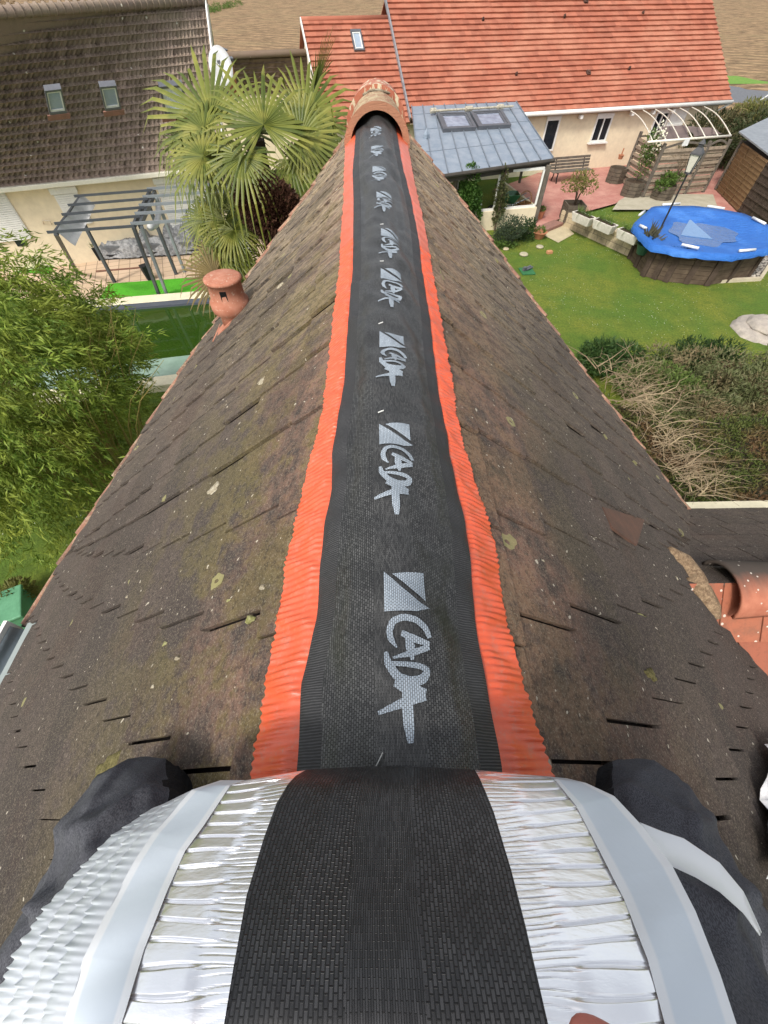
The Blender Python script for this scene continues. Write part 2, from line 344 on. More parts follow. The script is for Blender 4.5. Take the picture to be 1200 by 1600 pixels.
# skylights on the roof plane
def skylight_quad(quad, P, Nn, parent, apron=None, glass=None, hgt=.1, sash=None):
    Nn = Nn / np.linalg.norm(Nn); q = [onplane(*c_, P, Nn) for c_ in quad]   # TL TR BR BL
    cen_ = sum(q) / 4; inn = [cen_ + (c_ - cen_) * .84 for c_ in q]; gl = [cen_ + (c_ - cen_) * .7 for c_ in q]
    def ring(o_, i_, z0, z1, name, mat, par):
        V = [p + Nn * z0 for p in o_] + [p + Nn * z1 for p in o_] + [p + Nn * z1 for p in i_] + [p + Nn * z0 for p in i_]; Fc = []
        for j in range(4): n_ = (j + 1) % 4; Fc += [(j, n_, 4 + n_, 4 + j), (4 + j, 4 + n_, 8 + n_, 8 + j), (8 + j, 8 + n_, 12 + n_, 12 + j)]
        return mesh_obj(name, V, Fc, mat, par)
    fo = ring(q, inn, -.05, hgt, 'skylight', GREYM, parent); ring(inn, gl, 0, hgt - .02, 'sash', sash or WHITE, fo)
    mesh_obj('pane', [p + Nn * (hgt - .05) for p in gl], [(0, 1, 2, 3)], glass or SKYG, fo)
    if apron:
        ex = (q[2] - q[3]) * .3; dwn = (q[3] - q[0]) * .14; m_ = MB(); m_.slab([q[3] - ex * .5 + dwn * .1 + Nn * .11, q[2] + ex * .5 + dwn * .1 + Nn * .11, q[2] + ex * .5 + dwn * 1.7 + Nn * .11, q[3] - ex * .5 + dwn * 1.7 + Nn * .11], Nn, .03); m_.build('apron', apron, fo)
def skylight(u0, v0, u1, v1, P, Nn, al, parent, lab=None, apron=None, glass=None):
    """pixel corners top-left and bottom-right on the roof plane"""
    Nn = Nn / np.linalg.norm(Nn); X = np.array([*al, 0]); X = X - Nn * (X @ Nn); X /= np.linalg.norm(X); Y = np.cross(Nn, X)
    a = onplane(u0, v0, P, Nn); b = onplane(u1, v1, P, Nn); c = (a + b) / 2; wx = abs((b - a) @ X); wy = abs((b - a) @ Y)
    f = MB(); t = .07
    f.box(c + Nn * .06 + Y * (wy / 2 - t / 2), (wx, t * 1.6, .13), ax=(X, Y, Nn)); f.box(c + Nn * .055 - Y * (wy / 2 - t / 2), (wx, t, .12), ax=(X, Y, Nn))
    for s_ in (-1, 1): f.box(c + Nn * .055 + X * s_ * (wx / 2 - t / 2), (t, wy - 2 * t, .118), ax=(X, Y, Nn))
    fo = f.build('skylight', GREYM, parent, bevel=.01)
    if lab: fo['label'] = lab
    g_ = MB(); g_.box(c + Nn * .05, (wx - 2 * t, wy - 2 * t, .03), ax=(X, Y, Nn)); g_.build('pane', glass or SKYG, fo)
    s2 = MB(); tt = .035
    for s_ in (-1, 1): s2.box(c + Nn * .075 + X * s_ * (wx / 2 - t - tt / 2), (tt, wy - 2 * t, .05), ax=(X, Y, Nn)); s2.box(c + Nn * .075 + Y * s_ * (wy / 2 - t * 1.4 - tt / 2), (wx - 2 * t - 2 * tt, tt, .05), ax=(X, Y, Nn))
    s2.build('sash', WHITE, fo)
    if apron:
        m_ = MB(); m_.box(c + Nn * .045 - Y * (wy / 2 + .14), (wx * 1.55, .22, .03), ax=(X, Y, Nn)); m_.build('apron', apron, fo)
NL = np.cross(eB - eA, rA - eA); NL /= np.linalg.norm(NL)
PINK = M('pinkish_brick_tile', (.3, .15, .11), (.22, .12, .09), 6)
for i, q in enumerate([((68, 136), (94, 133), (103, 171), (76, 174)), ((154, 130), (180, 128), (188, 165), (163, 168)), ((247, 130), (284, 127), (293, 170), (256, 175))]):
    skylight_quad(q, eA + NL * .08, NL, LH, apron=PINK, glass=SKYG if i < 2 else M('raised_white_blind', (.7, .74, .78), (.65, .7, .74), 2, .3))
# roller shutters on the facade
PW = np.array([*w0, 0]); NW = np.array([*nL, 0])
def facade_box(mb, u0, v0, u1, v1, P, Nn, d, th, out):
    a = onplane(u0, v0, P, Nn); b = onplane(u1, v1, P, Nn); c = (a + b) / 2; wx = abs((b - a)[:2] @ d); hz = abs(a[2] - b[2])
    mb.box(c - Nn * out, (wx, th, hz), rz=math.atan2(d[1], d[0])); return c, wx, hz
def shutter(q, parent, white=WHITE):
    mb = MB(); c, wx, hz = facade_box(mb, *q, PW, NW, dL, .05, .02); 
    for i in range(int(hz / .06)): mb.box((c[0] - nL[0] * .05, c[1] - nL[1] * .05, c[2] - hz / 2 + .03 + i * .06), (wx - .06, .03, .045), rz=math.atan2(dL[1], dL[0]))
    o = mb.build('roller_shutter', white, parent)
    t_ = MB(); t_.box((c[0] - nL[0] * .06, c[1] - nL[1] * .06, c[2] + hz / 2 + .09), (wx + .1, .16, .18), rz=math.atan2(dL[1], dL[0])); t_.build('shutter_box', white, o, bevel=.01)
for q in [(-70, 306, 52, 372), (83, 303, 145, 348), (243, 287, 345, 365)]: shutter(q, LH)
mb = MB(); facade_box(mb, 20, 373, 44, 383, PW, NW, dL, .04, .005); mb.build('window', DARKG, LH)
# low wing right of the gable, chimney, dish
low = tile_mat('brown_tiles_low', (.2, .14, .1), (.14, .1, .075), (.17, .13, .09), .03, (.5, .45, .4))
LW = thing('low_brown_outbuilding', 'low building with weathered brown tiles between the palm and the orange roof', 'house', (*G(420, 140)[:2], 0))
q0 = G(330, 150, 3.0); q1 = G(560, 142, 3.0); q2 = G(545, 79, 4.4); q3 = G(352, 87, 4.4)
tiled_roof('roof', q0, q1, q2, q3, 9, 20, .03, .03, low, LW, 4)
mb = MB(); mb.tube([q3, q2], .12, 8); mb.build('ridge_cap', low, LW, smooth=True)
mb = MB(); mb.prism([(q0 + (q3 - q0) * .15)[:2], (q1 + (q2 - q1) * .15)[:2], q2[:2] + (0, 3), q3[:2] + (0, 3)], 0, 2.95); mb.build('wall', RENDER, LW)
mb = MB(); mb.slab([q3, q2, (q2[0], q2[1] + 3, 3), (q3[0], q3[1] + 3, 3)], (0, .5, .9), .06); mb.build('back_roof', low, LW)
ch = DP(353, 100, 15.5); CH = thing('brick_chimney', 'short brick chimney with a metal cowl beside the brown gable', 'chimney', (ch[0], ch[1], ch[2] - .9))
mb = MB(); mb.box((ch[0], ch[1], ch[2] - .4), (.5, .5, 1.0), rz=.3); mb.build('stack', M('orange_brick', (.42, .2, .09), (.3, .13, .06), 9), CH, bevel=.01)
mb = MB(); mb.box((ch[0], ch[1], ch[2] + .13), (.62, .62, .07), rz=.3); mb.lathe([(.12, .16), (.12, .32), (.19, .34), (.19, .37), (.02, .43)], ch, 14); mb.build('cowl', GREYM, CH, smooth=False)
dc = DP(345, 104, 12.6); SD = thing('satellite_dish', 'white oval satellite dish rising behind the palm leaves', 'satellite dish', (dc[0], dc[1], dc[2] - 1))
mb = MB(); dx = np.array([.97, .2, 0]); dx /= np.linalg.norm(dx); dn_ = np.array([.18, -.85, .5]); dn_ = dn_ - dx * (dn_ @ dx); dn_ /= np.linalg.norm(dn_); dy = np.cross(dn_, dx)
V = [dc - dn_ * .08]; Fc = []
for ri, rr in enumerate((.33, .66, 1.)):
    for i in range(28):
        th = 2 * math.pi * i / 28; V.append(dc + dx * .36 * rr * math.cos(th) + dy * .5 * rr * math.sin(th) - dn_ * .08 * (1 - rr * rr))
for i in range(28): Fc.append((0, 1 + i, 1 + (i + 1) % 28))
for r_ in range(2):
    for i in range(28): Fc.append((1 + r_ * 28 + i, 29 + r_ * 28 + i, 29 + r_ * 28 + (i + 1) % 28, 1 + r_ * 28 + (i + 1) % 28))
o = mesh_obj('dish', V, Fc, M('dish_white', (.5, .5, .49), (.45, .45, .44), 2, .4), SD, smooth=True); md = o.modifiers.new('s', 'SOLIDIFY'); md.thickness = .02
mb = MB(); mb.tube([dc - dn_ * .1 + (0, .05, 0), dc + (0, .1, -1.4)], .03, 8); mb.tube([dc - dy * .48, dc + dn_ * .45 - dy * .1], .012, 6); mb.box(dc + dn_ * .45 - dy * .1, (.07, .12, .07)); mb.build('mast', GREYM, SD)
# wall bracket lamp under eave (small) and ladder leaning on the facade
ld = thing('garden_ladder', 'thin pale metal folding ladder leaning on the cream wall left of the pergola', 'ladder', (*G(92, 408)[:2], 0))
mb = MB(); a0 = onplane(66, 344, PW - NW * .15, NW); a1 = onplane(78, 345, PW - NW * .15, NW); g0 = G(83, 398); g1 = G(97, 396)
mb.tube([g0, a0], .015, 6); mb.tube([g1, a1], .015, 6); mb.tube([a0, a1], .015, 6)
for t_ in (.35, .55, .75): mb.tube([g0 + (a0 - g0) * t_, g1 + (a1 - g1) * t_], .012, 6)
mb.build('frame', M('beige_metal', (.55, .48, .38), (.5, .42, .33), 3, .4), ld)

# ---------------- orange-roofed house
OP = G(845, 175, 2.6); OQ = G(1143, 157, 2.6); dO = (OQ - OP)[:2]; dO /= np.linalg.norm(dO); nO = np.array([-dO[1], dO[0]])
orange = tile_mat('orange_tiles', (.42, .15, .092), (.28, .095, .06), (.47, .21, .135), .0, (.5, .5, .5), (.27, .09, .05), .5, .8)
OH = thing('orange_roofed_house', 'long cream bungalow with a bright orange tile roof facing the pool garden', 'house', (*G(950, 272)[:2], 0))
def eave_u(u, off=0, z=2.6):
    lo, hi = -30., 60.
    for _ in range(60):
        m_ = (lo + hi) / 2; p = np.array([*(OP[:2] + dO * m_ + nO * off), z]) - CP; wv_ = p[1] * cp_ - p[2] * sp_
        if 600 + F * p[0] / wv_ < u: lo = m_
        else: hi = m_
    return np.array([*(OP[:2] + dO * lo + nO * off), z])
run = 4.75; rise = run * math.tan(R(35.5)); up3 = np.array([*(nO * run), rise])
mA = eave_u(641); mBr = OQ.copy(); NO = np.cross(mBr - mA, up3); NO /= np.linalg.norm(NO)
tiled_roof('main_roof', mA, mBr, mBr + up3 * 1.0, mA + up3, 21, 60, .07, .0, orange, OH, 1, .004)
mb = MB(); mb.tube([mA + up3, mBr + up3], .12, 10); mb.build('ridge_cap', orange, OH, smooth=True)
# wing (lower plane)
wA = eave_u(505, .0, 2.6) + np.array([*(-nO * .0), -.12]); wB = mA + np.array([*(dO * -.02), -.12]); upw = up3 * .87
wr = tiled_roof('wing_roof', wA, wB, wB + upw, wA + upw, 18, 18, .07, .0, orange, OH, 1, .004)
mb = MB(); mb.tube([wA + upw, wB + upw], .1, 10); mb.build('wing_ridge_cap', orange, OH, smooth=True)
mb = MB(); mb.beam(mA + NO * .03, mA + up3 + NO * .03, .07, .16, NO); mb.build('flashing', M('lead_flashing', (.2, .21, .23), (.32, .32, .33), 6, .5, .3), OH)
mb = MB(); mb.beam(wA, wA + upw, .05, .2, NO); mb.build('bargeboard', WHITE, OH)
bk = np.array([*(nO * run * 2), 0])
mb = MB(); mb.slab([mA + up3, mBr + up3, mBr + bk, mA + bk], (0, .6, .8), .05); mb.slab([wA + upw, wB + upw, wB + bk * .95, wA + bk * .95], (0, .6, .8), .05); mb.build('back_roof', orange, OH)
ww0 = wA[:2] + nO * .35 + dO * .2; ww1 = OQ[:2] + nO * .35 - dO * .35; 
mb = MB(); mb.prism([ww0, ww1, ww1 + nO * (2 * run - .7), ww0 + nO * (2 * run - .7)], 0, 2.45)
for e_ in (ww1, ww0):
    s_ = -1 if e_ is ww1 else 1; rr = run if s_ < 0 else run * .87
    a_ = e_; b_ = e_ + nO * (2 * run - .7); c_ = e_ + nO * (rr - .35); t2 = dO * .12 * s_
    hz = 2.35 + rise * (1 if s_ < 0 else .86)
    mb.add([(*a_, 2.4), (*b_, 2.4), (*c_, hz), (*(a_ + t2), 2.4), (*(b_ + t2), 2.4), (*(c_ + t2), hz)], [(0, 1, 2), (5, 4, 3), (0, 2, 5, 3), (1, 4, 5, 2)])
mb.build('wall', RENDER, OH)
mb = MB(); g0_ = eave_u(812); mb.tube([g0_ + np.array([*(-nO * .05), -.05]), OQ + np.array([*(-nO * .05 + dO * .05), -.05])], .085, 8); mb.build('gutter', WHITE, OH, smooth=True)
mb = MB(); mb.box((*((mA[:2] + OQ[:2]) / 2 + nO * .17), 2.45), (np.linalg.norm((OQ - mA)[:2]), .34, .03), rz=math.atan2(dO[1], dO[0])); mb.build('soffit', M('soffit_tan', (.35, .28, .2)), OH)
PO = np.array([*ww0, 0]); NOw = np.array([*nO, 0]); rzO = math.atan2(dO[1], dO[0])
mb = MB(); dp = OQ[:2] - dO * .4 + nO * .28; mb.tube([(*(OQ[:2] - nO * .05), 2.5), (*(dp - nO * .05), 2.2), (*(dp - nO * .05), .1)], .05, 8); mb.build('downpipe', WHITE, OH, smooth=True)
def window(q, parent, glass=DARKG, frame=WHITE, sill=False, half=None, name='window'):
    a = onplane(q[0], q[1], PO, NOw); b = onplane(q[2], q[3], PO, NOw); c = (a + b) / 2; wx = abs((b - a)[:2] @ dO); hz = abs(a[2] - b[2]); t = .07
    if hz > 2: b[2] = .12; c = (a + b) / 2; hz = a[2] - b[2]
    f = MB(); c0 = c - NOw * .03
    for s_ in (-1, 1): f.box(c0 + np.array([*(dO * s_ * (wx / 2)), 0]), (t, .1, hz + t), rz=rzO)
    for s_ in (-1, 1): f.box(c0 + np.array([0, 0, s_ * hz / 2]), (wx - t, .098, t), rz=rzO)
    if half: f.box(c0, (t * .8, .096, hz - t), rz=rzO)
    fo = f.build(name, frame, parent)
    g_ = MB(); g_.box(c - NOw * .012, (wx - t, .03, hz - t), rz=rzO); g_.build('pane', glass, fo)
    if sill: s2 = MB(); s2.box(c0 - NOw * .06 + np.array([0, 0, -hz / 2 - .07]), (wx + .25, .2, .06), rz=rzO); s2.build('sill', WHITE, fo)
    r_ = MB(); r_.box(c0 + np.array([0, 0, hz / 2 + .1]), (wx + .1, .12, .14), rz=rzO); r_.build('blind_box', WHITE, fo)
    return c, wx, hz
window((855, 187, 862, 234), OH); window((933, 184, 944, 219), OH, sill=True, half=True)
window((1027, 176, 1029, 215), OH, name='glazed_door', half=True)
window((1051, 172, 1064, 194), OH, glass=WHITE)
# little beam ends under the gutter, roof vents
for u in (911, 992, 1025, 1056): p = eave_u(u, .1); mb = MB(); mb.box(p + (0, 0, -.28), (.14, .24, .14), rz=rzO); mb.build('corbel', WHITE, OH)
VD = M('vent_dark', (.1, .05, .035), (.05, .03, .025), 5)
for i, q in enumerate([(754, 33), (881, 28), (1003, 23), (806, 118), (918, 116), (982, 109), (914, 4)]):
    p = onplane(*q, mA, NO); mb = MB(); sz = .2 if i in (4, 6) else .1; mb.box(p + NO * .06, (sz, sz * 1.1, .12), ax=(np.array([*dO, 0]), np.cross(NO, np.array([*dO, 0])), NO)); mb.tube([p + NO * .05, p + NO * .16], sz * .35, 8)
    mb.build('roof_vent', VD, OH, bevel=.01)
skylight(547, 51, 570, 82, wA + NO * .02, NO, dO, OH, lab='skylight with pale frame in the lower wing roof')

# ---------------- zinc-roofed veranda
ZN = NT('zinc'); n1 = ZN.noise(ZN.obj(), 2.2, 6, .7); n2 = ZN.noise(ZN.obj(), 14, 4); col = ZN.mix(ZN.ramp(n1, .38, .62), (.23, .28, .34), (.32, .36, .41)); col = ZN.mix(ZN.ramp(n2, .6, .75, 0, .5), col, (.42, .45, .47)); ZN.bump(n2, .15, .01); ZINC = ZN.fin(col, .45, .35)
VR = thing('glazed_veranda', 'glazed lean-to veranda under a grey zinc roof beside the orange-roofed house', 'veranda', (*G(800, 356)[:2], 0))
za = G(690, 272, 2.25); zb = G(864, 247, 2.25); zt = G(643, 165, 2.25); 
NZ = None; zc = G(806, 159, 3.15); zd = G(643, 166, 3.15)
za = G(655, 277, 2.25)
NZ = np.cross(zb - za, zd - za); NZ /= np.linalg.norm(NZ); zc = onplane(806, 159, za, NZ)
mb = MB(); mb.slab([za, zb, zc, zd], NZ, .08); mb.build('zinc_roof', ZINC, VR, bevel=.01)
mb = MB()
for i in range(11):
    t_ = i / 10; p0 = za + (zb - za) * t_ * 1.0; p1 = zd + (zc - zd) * t_; mb.beam(p0 + NZ * .02, p1 + NZ * .02, .035, .05, NZ)
for j in (.30, .62, .86): mb.beam(za + (zd - za) * j + NZ * .004, zb + (zc - zb) * j + NZ * .004, .02, .012, NZ)
mb.build('seam', M('zinc_seam', (.17, .2, .24), (.24, .27, .3), 4, .4, .4), VR)
mb = MB(); mb.tube([za + (0, -.05, -.06), zb + (0.05, -.05, -.06)], .07, 8); mb.beam(za + (0, .12, -.2), zb + (-.05, .12, -.2), .08, .2); mb.build('fascia', M('dark_fascia', (.05, .045, .04), (.07, .06, .05), 4), VR)
dz = (zb - za)[:2]; dz /= np.linalg.norm(dz)
RGL = M('roof_glass', (.16, .18, .24), (.3, .33, .4), 3, .08)
for q in [((682, 180), (731, 179), (744, 203), (692, 206)), ((734, 178), (783, 175), (798, 199), (747, 202))]: skylight_quad(q, za + NZ * .03, NZ, VR, glass=RGL, sash=GREYM)
mb = MB()
for q, l in (((676, 180), .25), ((731, 177), .35), ((780, 174), .3)): p = onplane(*q, za, NZ); mb.tube([p + NZ * .15 - np.array([*dz, 0]) * l / 2, p + NZ * .15 + np.array([*dz, 0]) * l / 2], .09, 8)
p, q = onplane(672, 181, za, NZ), onplane(800, 173, za, NZ); mb.tube([p + NZ * .15, q + NZ * .15], .04, 8); mb.build('blind_roller', M('cream_roller', (.55, .5, .4), (.3, .27, .2), 12, .6), VR)
mb = MB(); p = onplane(666, 216, za, NZ); mb.lathe([(.14, -.05), (.13, .12), (.01, .3)], p, 4); mb.build('roof_vent', ZINC, VR)
WOODG = M('weathered_grey_wood', (.17, .145, .115), (.1, .085, .07), 6, .85, bump=.5)
f0 = G(700, 366)[:2]; f1 = G(834, 353)[:2]; fd = (f1 - f0) / np.linalg.norm(f1 - f0); fn = np.array([-fd[1], fd[0]]); rzf = math.atan2(fd[1], fd[0]); Lf = np.linalg.norm(f1 - f0)
def fpt(t, z, off=0): p = f0 + fd * (t * Lf) + fn * off; return np.array([p[0], p[1], z])
mb = MB(); mb.beam(fpt(0, .35, .1), fpt(1, .35, .1), .2, .7); mb.beam(fpt(.985, .35, .2), fpt(.985, .35, 4.0), .12, .7); mb.build('low_wall', RENDER, VR)
mb = MB(); mb.box(fpt(1.0, 1.05, .05), (.16, .16, 2.1), rz=rzf); mb.build('post', WOODG, VR, bevel=.01); mb = MB(); mb.box(fpt(.52, 1.4, .1), (.12, .12, 1.4), rz=rzf); mb.build('post', WOODG, VR, bevel=.01)
mb = MB(); mb.box(fpt(0.02, 1.05, .05), (.16, .16, 2.1), rz=rzf); mb.build('post', WOODG, VR, bevel=.01)
mb = MB()
for (t0, t1) in ((.05, .49), (.55, .965)):
    for z_ in (.74, 2.0): mb.beam(fpt(t0, z_, .1), fpt(t1, z_, .1), .08, .08)
    for t_ in (t0, t1): mb.beam(fpt(t_, .78, .1), fpt(t_, 1.96, .1), .08, .08, (1, 0, 0))
mb.build('window_frame', WHITE, VR)
k = NT('clear_glass'); k.b.inputs['Transmission Weight'].default_value = 1; k.b.inputs['IOR'].default_value = 1.1; GLASS = k.fin((.9, .95, .93), .02)
mb = MB()
for (t0, t1) in ((.06, .48), (.56, .955)): mb.box((fpt(t0, 1.37, .1) + fpt(t1, 1.37, .1)) / 2, ((t1 - t0) * Lf, .012, 1.16), rz=rzf)
mb.build('pane', GLASS, VR)
mb = MB(); mb.beam(fpt(1.0, 1.97, .2), fpt(1.0, 1.97, 4.4), .1, .1); mb.beam(fpt(1.0, 1.0, 2.2), fpt(1.0, 1.95, 2.2), .1, .1, (1, 0, 0)); mb.build('side_rail', WOODG, VR)
# things inside the veranda
wbp = fpt(.72, 0.1, .9); WBW = thing('green_wheelbarrow', 'green wheelbarrow parked behind the veranda glass', 'wheelbarrow', wbp)
GRN = M('green_paint', (.03, .12, .05), (.02, .08, .035), 6, .4)
mb = MB(); c = wbp + np.array([0, 0, .75]); mb.add([c + np.array(p) for p in [(-.3, -.2, -.15), (.3, -.2, -.15), (.3, .2, -.15), (-.3, .2, -.15), (-.5, -.33, .17), (.5, -.33, .17), (.5, .33, .17), (-.5, .33, .17)]], [(0, 1, 2, 3), (0, 1, 5, 4), (1, 2, 6, 5), (2, 3, 7, 6), (3, 0, 4, 7)]); o = mb.build('tray', GRN, WBW); o.modifiers.new('s', 'SOLIDIFY').thickness = .02
mb = MB(); mb.tube([c + (-.4, -.2, -.3), c + (.3, -.25, -.15), c + (.9, -.3, .1)], .02, 6); mb.tube([c + (-.4, .2, -.3), c + (.3, .25, -.15), c + (.9, .3, .1)], .02, 6); mb.tube([c + (.3, -.2, -.15), c + (.35, -.2, -.65)], .02, 6); mb.tube([c + (.3, .2, -.15), c + (.35, .2, -.65)], .02, 6); mb.build('handle', GREYM, WBW)
mb = MB(); mb.lathe([(.1, -.05), (.2, -.05), (.2, .05), (.1, .05)], c + (-.6, 0, -.45), 16, ax=((1, 0, 0), (0, 0, 1), (0, 1, 0))); mb.build('wheel', M('rubber', (.02, .02, .02)), WBW)
bs = fpt(.9, .1, .6); BK = thing('wicker_basket', 'round brown wicker basket with a hoop handle behind the veranda glass', 'basket', bs)
mb = MB(); mb.lathe([(.2, 0), (.3, .3), (.32, .62), (.28, .62), (.26, .4)], bs, 16); mb.build('bowl', M('wicker', (.3, .14, .06), (.2, .09, .04), 20), BK)
mb = MB(); mb.tube([bs + (.3 * math.cos(t_), 0, .62 + .42 * math.sin(t_)) for t_ in np.linspace(0, math.pi, 12)], .02, 6); mb.build('handle', M('wicker', (1, 1, 1)), BK)
tb = fpt(.25, .1, .7); TB = thing('potting_table', 'low table with a white top behind the left veranda pane', 'table', tb)
mb = MB(); mb.box(tb + (0, 0, .75), (1.1, .6, .05), rz=rzf); mb.build('tabletop', WHITE, TB, bevel=.01)
for sx in (-1, 1):
    for sy in (-1, 1): mb = MB(); mb.box(tb + (.48 * sx, .22 * sy, .36), (.05, .05, .72)); mb.build('leg', WOODG, TB)
pt = tb + (.2, 0, .775); mb = MB(); mb.lathe([(.1, 0), (.14, .25), (.15, .26), (.12, .26), (.1, .1)], pt, 14); tag(mb.build('flower_pot', M('terracotta', (.45, .19, .1), (.36, .15, .08), 8)), 'terracotta pot on the low table inside the veranda', 'flower pot')

# bench
bp = (G(853, 292) + G(917, 281)) / 2; BE = thing('garden_bench', 'weathered wooden slatted bench against the cream wall', 'bench', bp, 0)
dB = dO; nB = nO; BL = 2.3; rzB = rzO
def bpt(a, b, z): p = bp[:2] + dB * a + nB * b; return np.array([p[0], p[1], z + .1])
mb = MB()
for i in range(4): mb.box(bpt(0, -.2 + i * .12, .45), (BL, .1, .035), rz=rzB)
mb.build('seat', WOODG, BE, bevel=.005); mb = MB()
for i in range(4): mb.box(bpt(0, .2 + i * .03, .55 + i * .12), (BL, .035, .1), rz=rzB)
mb.build('backrest', WOODG, BE, bevel=.005)
for s_ in (-1, 1):
    mb = MB(); a = s_ * BL * .36; mb.tube([bpt(a, -.25, 0), bpt(a, -.18, .2), bpt(a, -.2, .42)], .035, 6); mb.tube([bpt(a, .3, 0), bpt(a, .2, .2), bpt(a, .17, .43), bpt(a, .32, .95)], .03, 6); mb.tube([bpt(a, -.2, .41), bpt(a, .17, .41)], .03, 6); mb.build('leg', M('cast_iron', (.02, .02, .02)), BE, smooth=True)

# louvred fence screen with curved frame
LF = M('louvre_wood', (.38, .3, .22), (.24, .19, .14), 8, .85, bump=.4)
B0, B1, B2 = [G(*q)[:2] for q in ((1001.7, 312), (1067, 307), (1096, 304))]; Bb = G(970, 289)[:2]
SF = thing('louvred_fence', 'tall weathered wooden louvre fence screening the patio behind the pool', 'fence', (*B0, .1))
for i, p in enumerate((Bb, B0, B1, B2)):
    mb = MB(); mb.box((*p, 1.05), (.12, .12, 2.1), rz=rzO); mb.build('post', WOODG, SF, bevel=.01)
for p, q in ((Bb, B0), (B0, B1), (B1, B2)):
    mb = MB(); d_ = (q - p); L_ = np.linalg.norm(d_); d_ /= L_; n_ = np.array([-d_[1], d_[0]])
    for i in range(13):
        z_ = .22 + i * .135; off = n_ * (.03 if i % 2 else -.03); mb.beam((*(p + d_ * .07 + off), z_), (*(q - d_ * .07 + off), z_ + .01 * math.sin(i)), .02, .115)
    mb.build('louvre_panel', LF, SF)
    mb = MB(); pts = [(*(p + d_ * (.07 + (L_ - .14) * t_)), 1.93 + .16 * math.sin(math.pi * t_)) for t_ in np.linspace(0, 1, 9)]
    for a, b in zip(pts[:-1], pts[1:]): mb.beam(a, b, .06, .07)
    mb.build('arched_rail', WOODG, SF)
AW = thing('curved_awning_frame', 'white curved metal awning frame above the louvre fence', 'awning frame', (*B1, 2))
CW = M('cream_tube', (.72, .68, .58), (.65, .6, .5), 4, .5)
fb0 = G(1012, 222, 2.22); fb1 = G(1142, 212, 2.22); mb = MB(); mb.tube([fb0, fb1], .045, 8); mb.build('front_beam', CW, AW, smooth=True)
for i in range(7):
    t_ = i / 6; a = onplane(983 + 19 * i, 172 - 1.1 * i, PO - NOw * .1, NOw); b = fb0 + (fb1 - fb0) * (.06 + .94 * t_); mb = MB()
    pts = [a * (1 - s_) + b * s_ + np.array([0, 0, .16 * math.sin(math.pi * s_)]) for s_ in np.linspace(0, 1, 12)]; mb.tube(pts, .022, 6); mb.build('rib', CW, AW, smooth=True)
SHC = M('shade_cloth', (.11, .085, .08), (.16, .12, .11), 3, .9)
def cloth(name, cor, sag, mat, parent, n=12, fold=.04):
    V = []; Fc = []
    A_, B_, C_, D_ = [np.array(c_, float) for c_ in cor]
    for j in range(n + 1):
        for i in range(n + 1):
            s_, t_ = i / n, j / n; p = A_ * (1 - s_) * (1 - t_) + B_ * s_ * (1 - t_) + C_ * s_ * t_ + D_ * (1 - s_) * t_
            p = p + np.array([0, 0, -sag * math.sin(math.pi * s_) * math.sin(math.pi * t_) + fold * math.sin(9 * s_ + 3 * t_) * math.sin(5 * t_ + 1)]); V.append(p)
    for j in range(n):
        for i in range(n): a = j * (n + 1) + i; Fc.append((a, a + 1, a + n + 2, a + n + 1))
    return mesh_obj(name, V, Fc, mat, parent, smooth=True)
c1 = cloth('shade_cloth', [G(1030, 220, 2.15), G(1078, 216, 2.15), G(1070, 196, 2.3), G(1030, 198, 2.3)], .1, SHC, None); tag(c1, 'larger dark brown shade cloth sagging inside the awning frame beside the glazed door', 'shade cloth', 'shade cloths')
c2 = cloth('shade_cloth', [G(1085, 214, 2.15), G(1130, 210, 2.15), G(1112, 200, 2.3), G(1074, 197, 2.3)], .15, SHC, None); tag(c2, 'smaller dark shade cloth hanging at the right corner of the awning frame', 'shade cloth', 'shade cloths')
# meter box plate on beam
mb = MB(); p = G(1072, 222, 2.12); mb.box(p, (.28, .05, .26), rz=rzO); tag(mb.build('floodlight', M('floodlight_white', (.8, .8, .78))), 'small white floodlight box hanging from the awning front beam', 'floodlight')

# shed / brown fence right
SH = thing('wooden_shed', 'brown lattice panelled wooden shed with a grey sheet roof at the right edge', 'shed', (*G(1135, 325)[:2], 0))
PANEL = M('brown_panel', (.3, .185, .09), (.2, .12, .06), 5, .8)
DARKW = M('dark_plank', (.05, .035, .025), (.085, .06, .045), 5, .85, bump=.5)
s0 = G(1116, 300)[:2]; s1 = G(1150, 335)[:2]; s2_ = G(1215, 385)[:2]
H0 = 2.0
mb = MB(); mb.beam((*s0, .05), (*s0, H0), .12, .12, (1, 0, 0)); mb.build('post', WOODG, SH)
mb = MB(); mb.beam((*(s0 + (.05, .0)), H0 / 2), (*s1, H0 / 2), .05, H0 - .15)
d_ = (s1 - s0); Ls = np.linalg.norm(d_); d_ /= Ls; ns_ = np.array([d_[1], -d_[0]]) if (np.array([d_[1], -d_[0]]) @ (-s0)) > 0 else np.array([-d_[1], d_[0]])
mb.build('lattice_panel', PANEL, SH); mb = MB()
for i in range(12): z_ = .15 + i * .155; mb.beam((*(s0 + ns_ * .03), z_), (*(s1 + ns_ * .03), z_), .03, .02)
for t_ in (.33, .66): p = s0 + d_ * Ls * t_ + ns_ * .035; mb.beam((*p, .1), (*p, H0 - .1), .035, .03, (1, 0, 0))
mb.build('lattice_batten', M('batten_dark', (.16, .095, .045), (.12, .07, .035), 5), SH)
mb = MB(); d2 = s2_ - s1; 
for i in range(16):
    a = s1 + d2 * (i / 16); b = s1 + d2 * ((i + .93) / 16); mb.beam((*a, H0 / 2 - .05), (*b, H0 / 2 - .05), .04, H0 - .1)
for i in range(7): mb.beam((*(s1 + np.array([-.05, -.03])), .2 + i * .27), (*(s2_ + np.array([-.05, -.03])), .2 + i * .27), .02, .05)
mb.build('plank_wall', DARKW, SH)
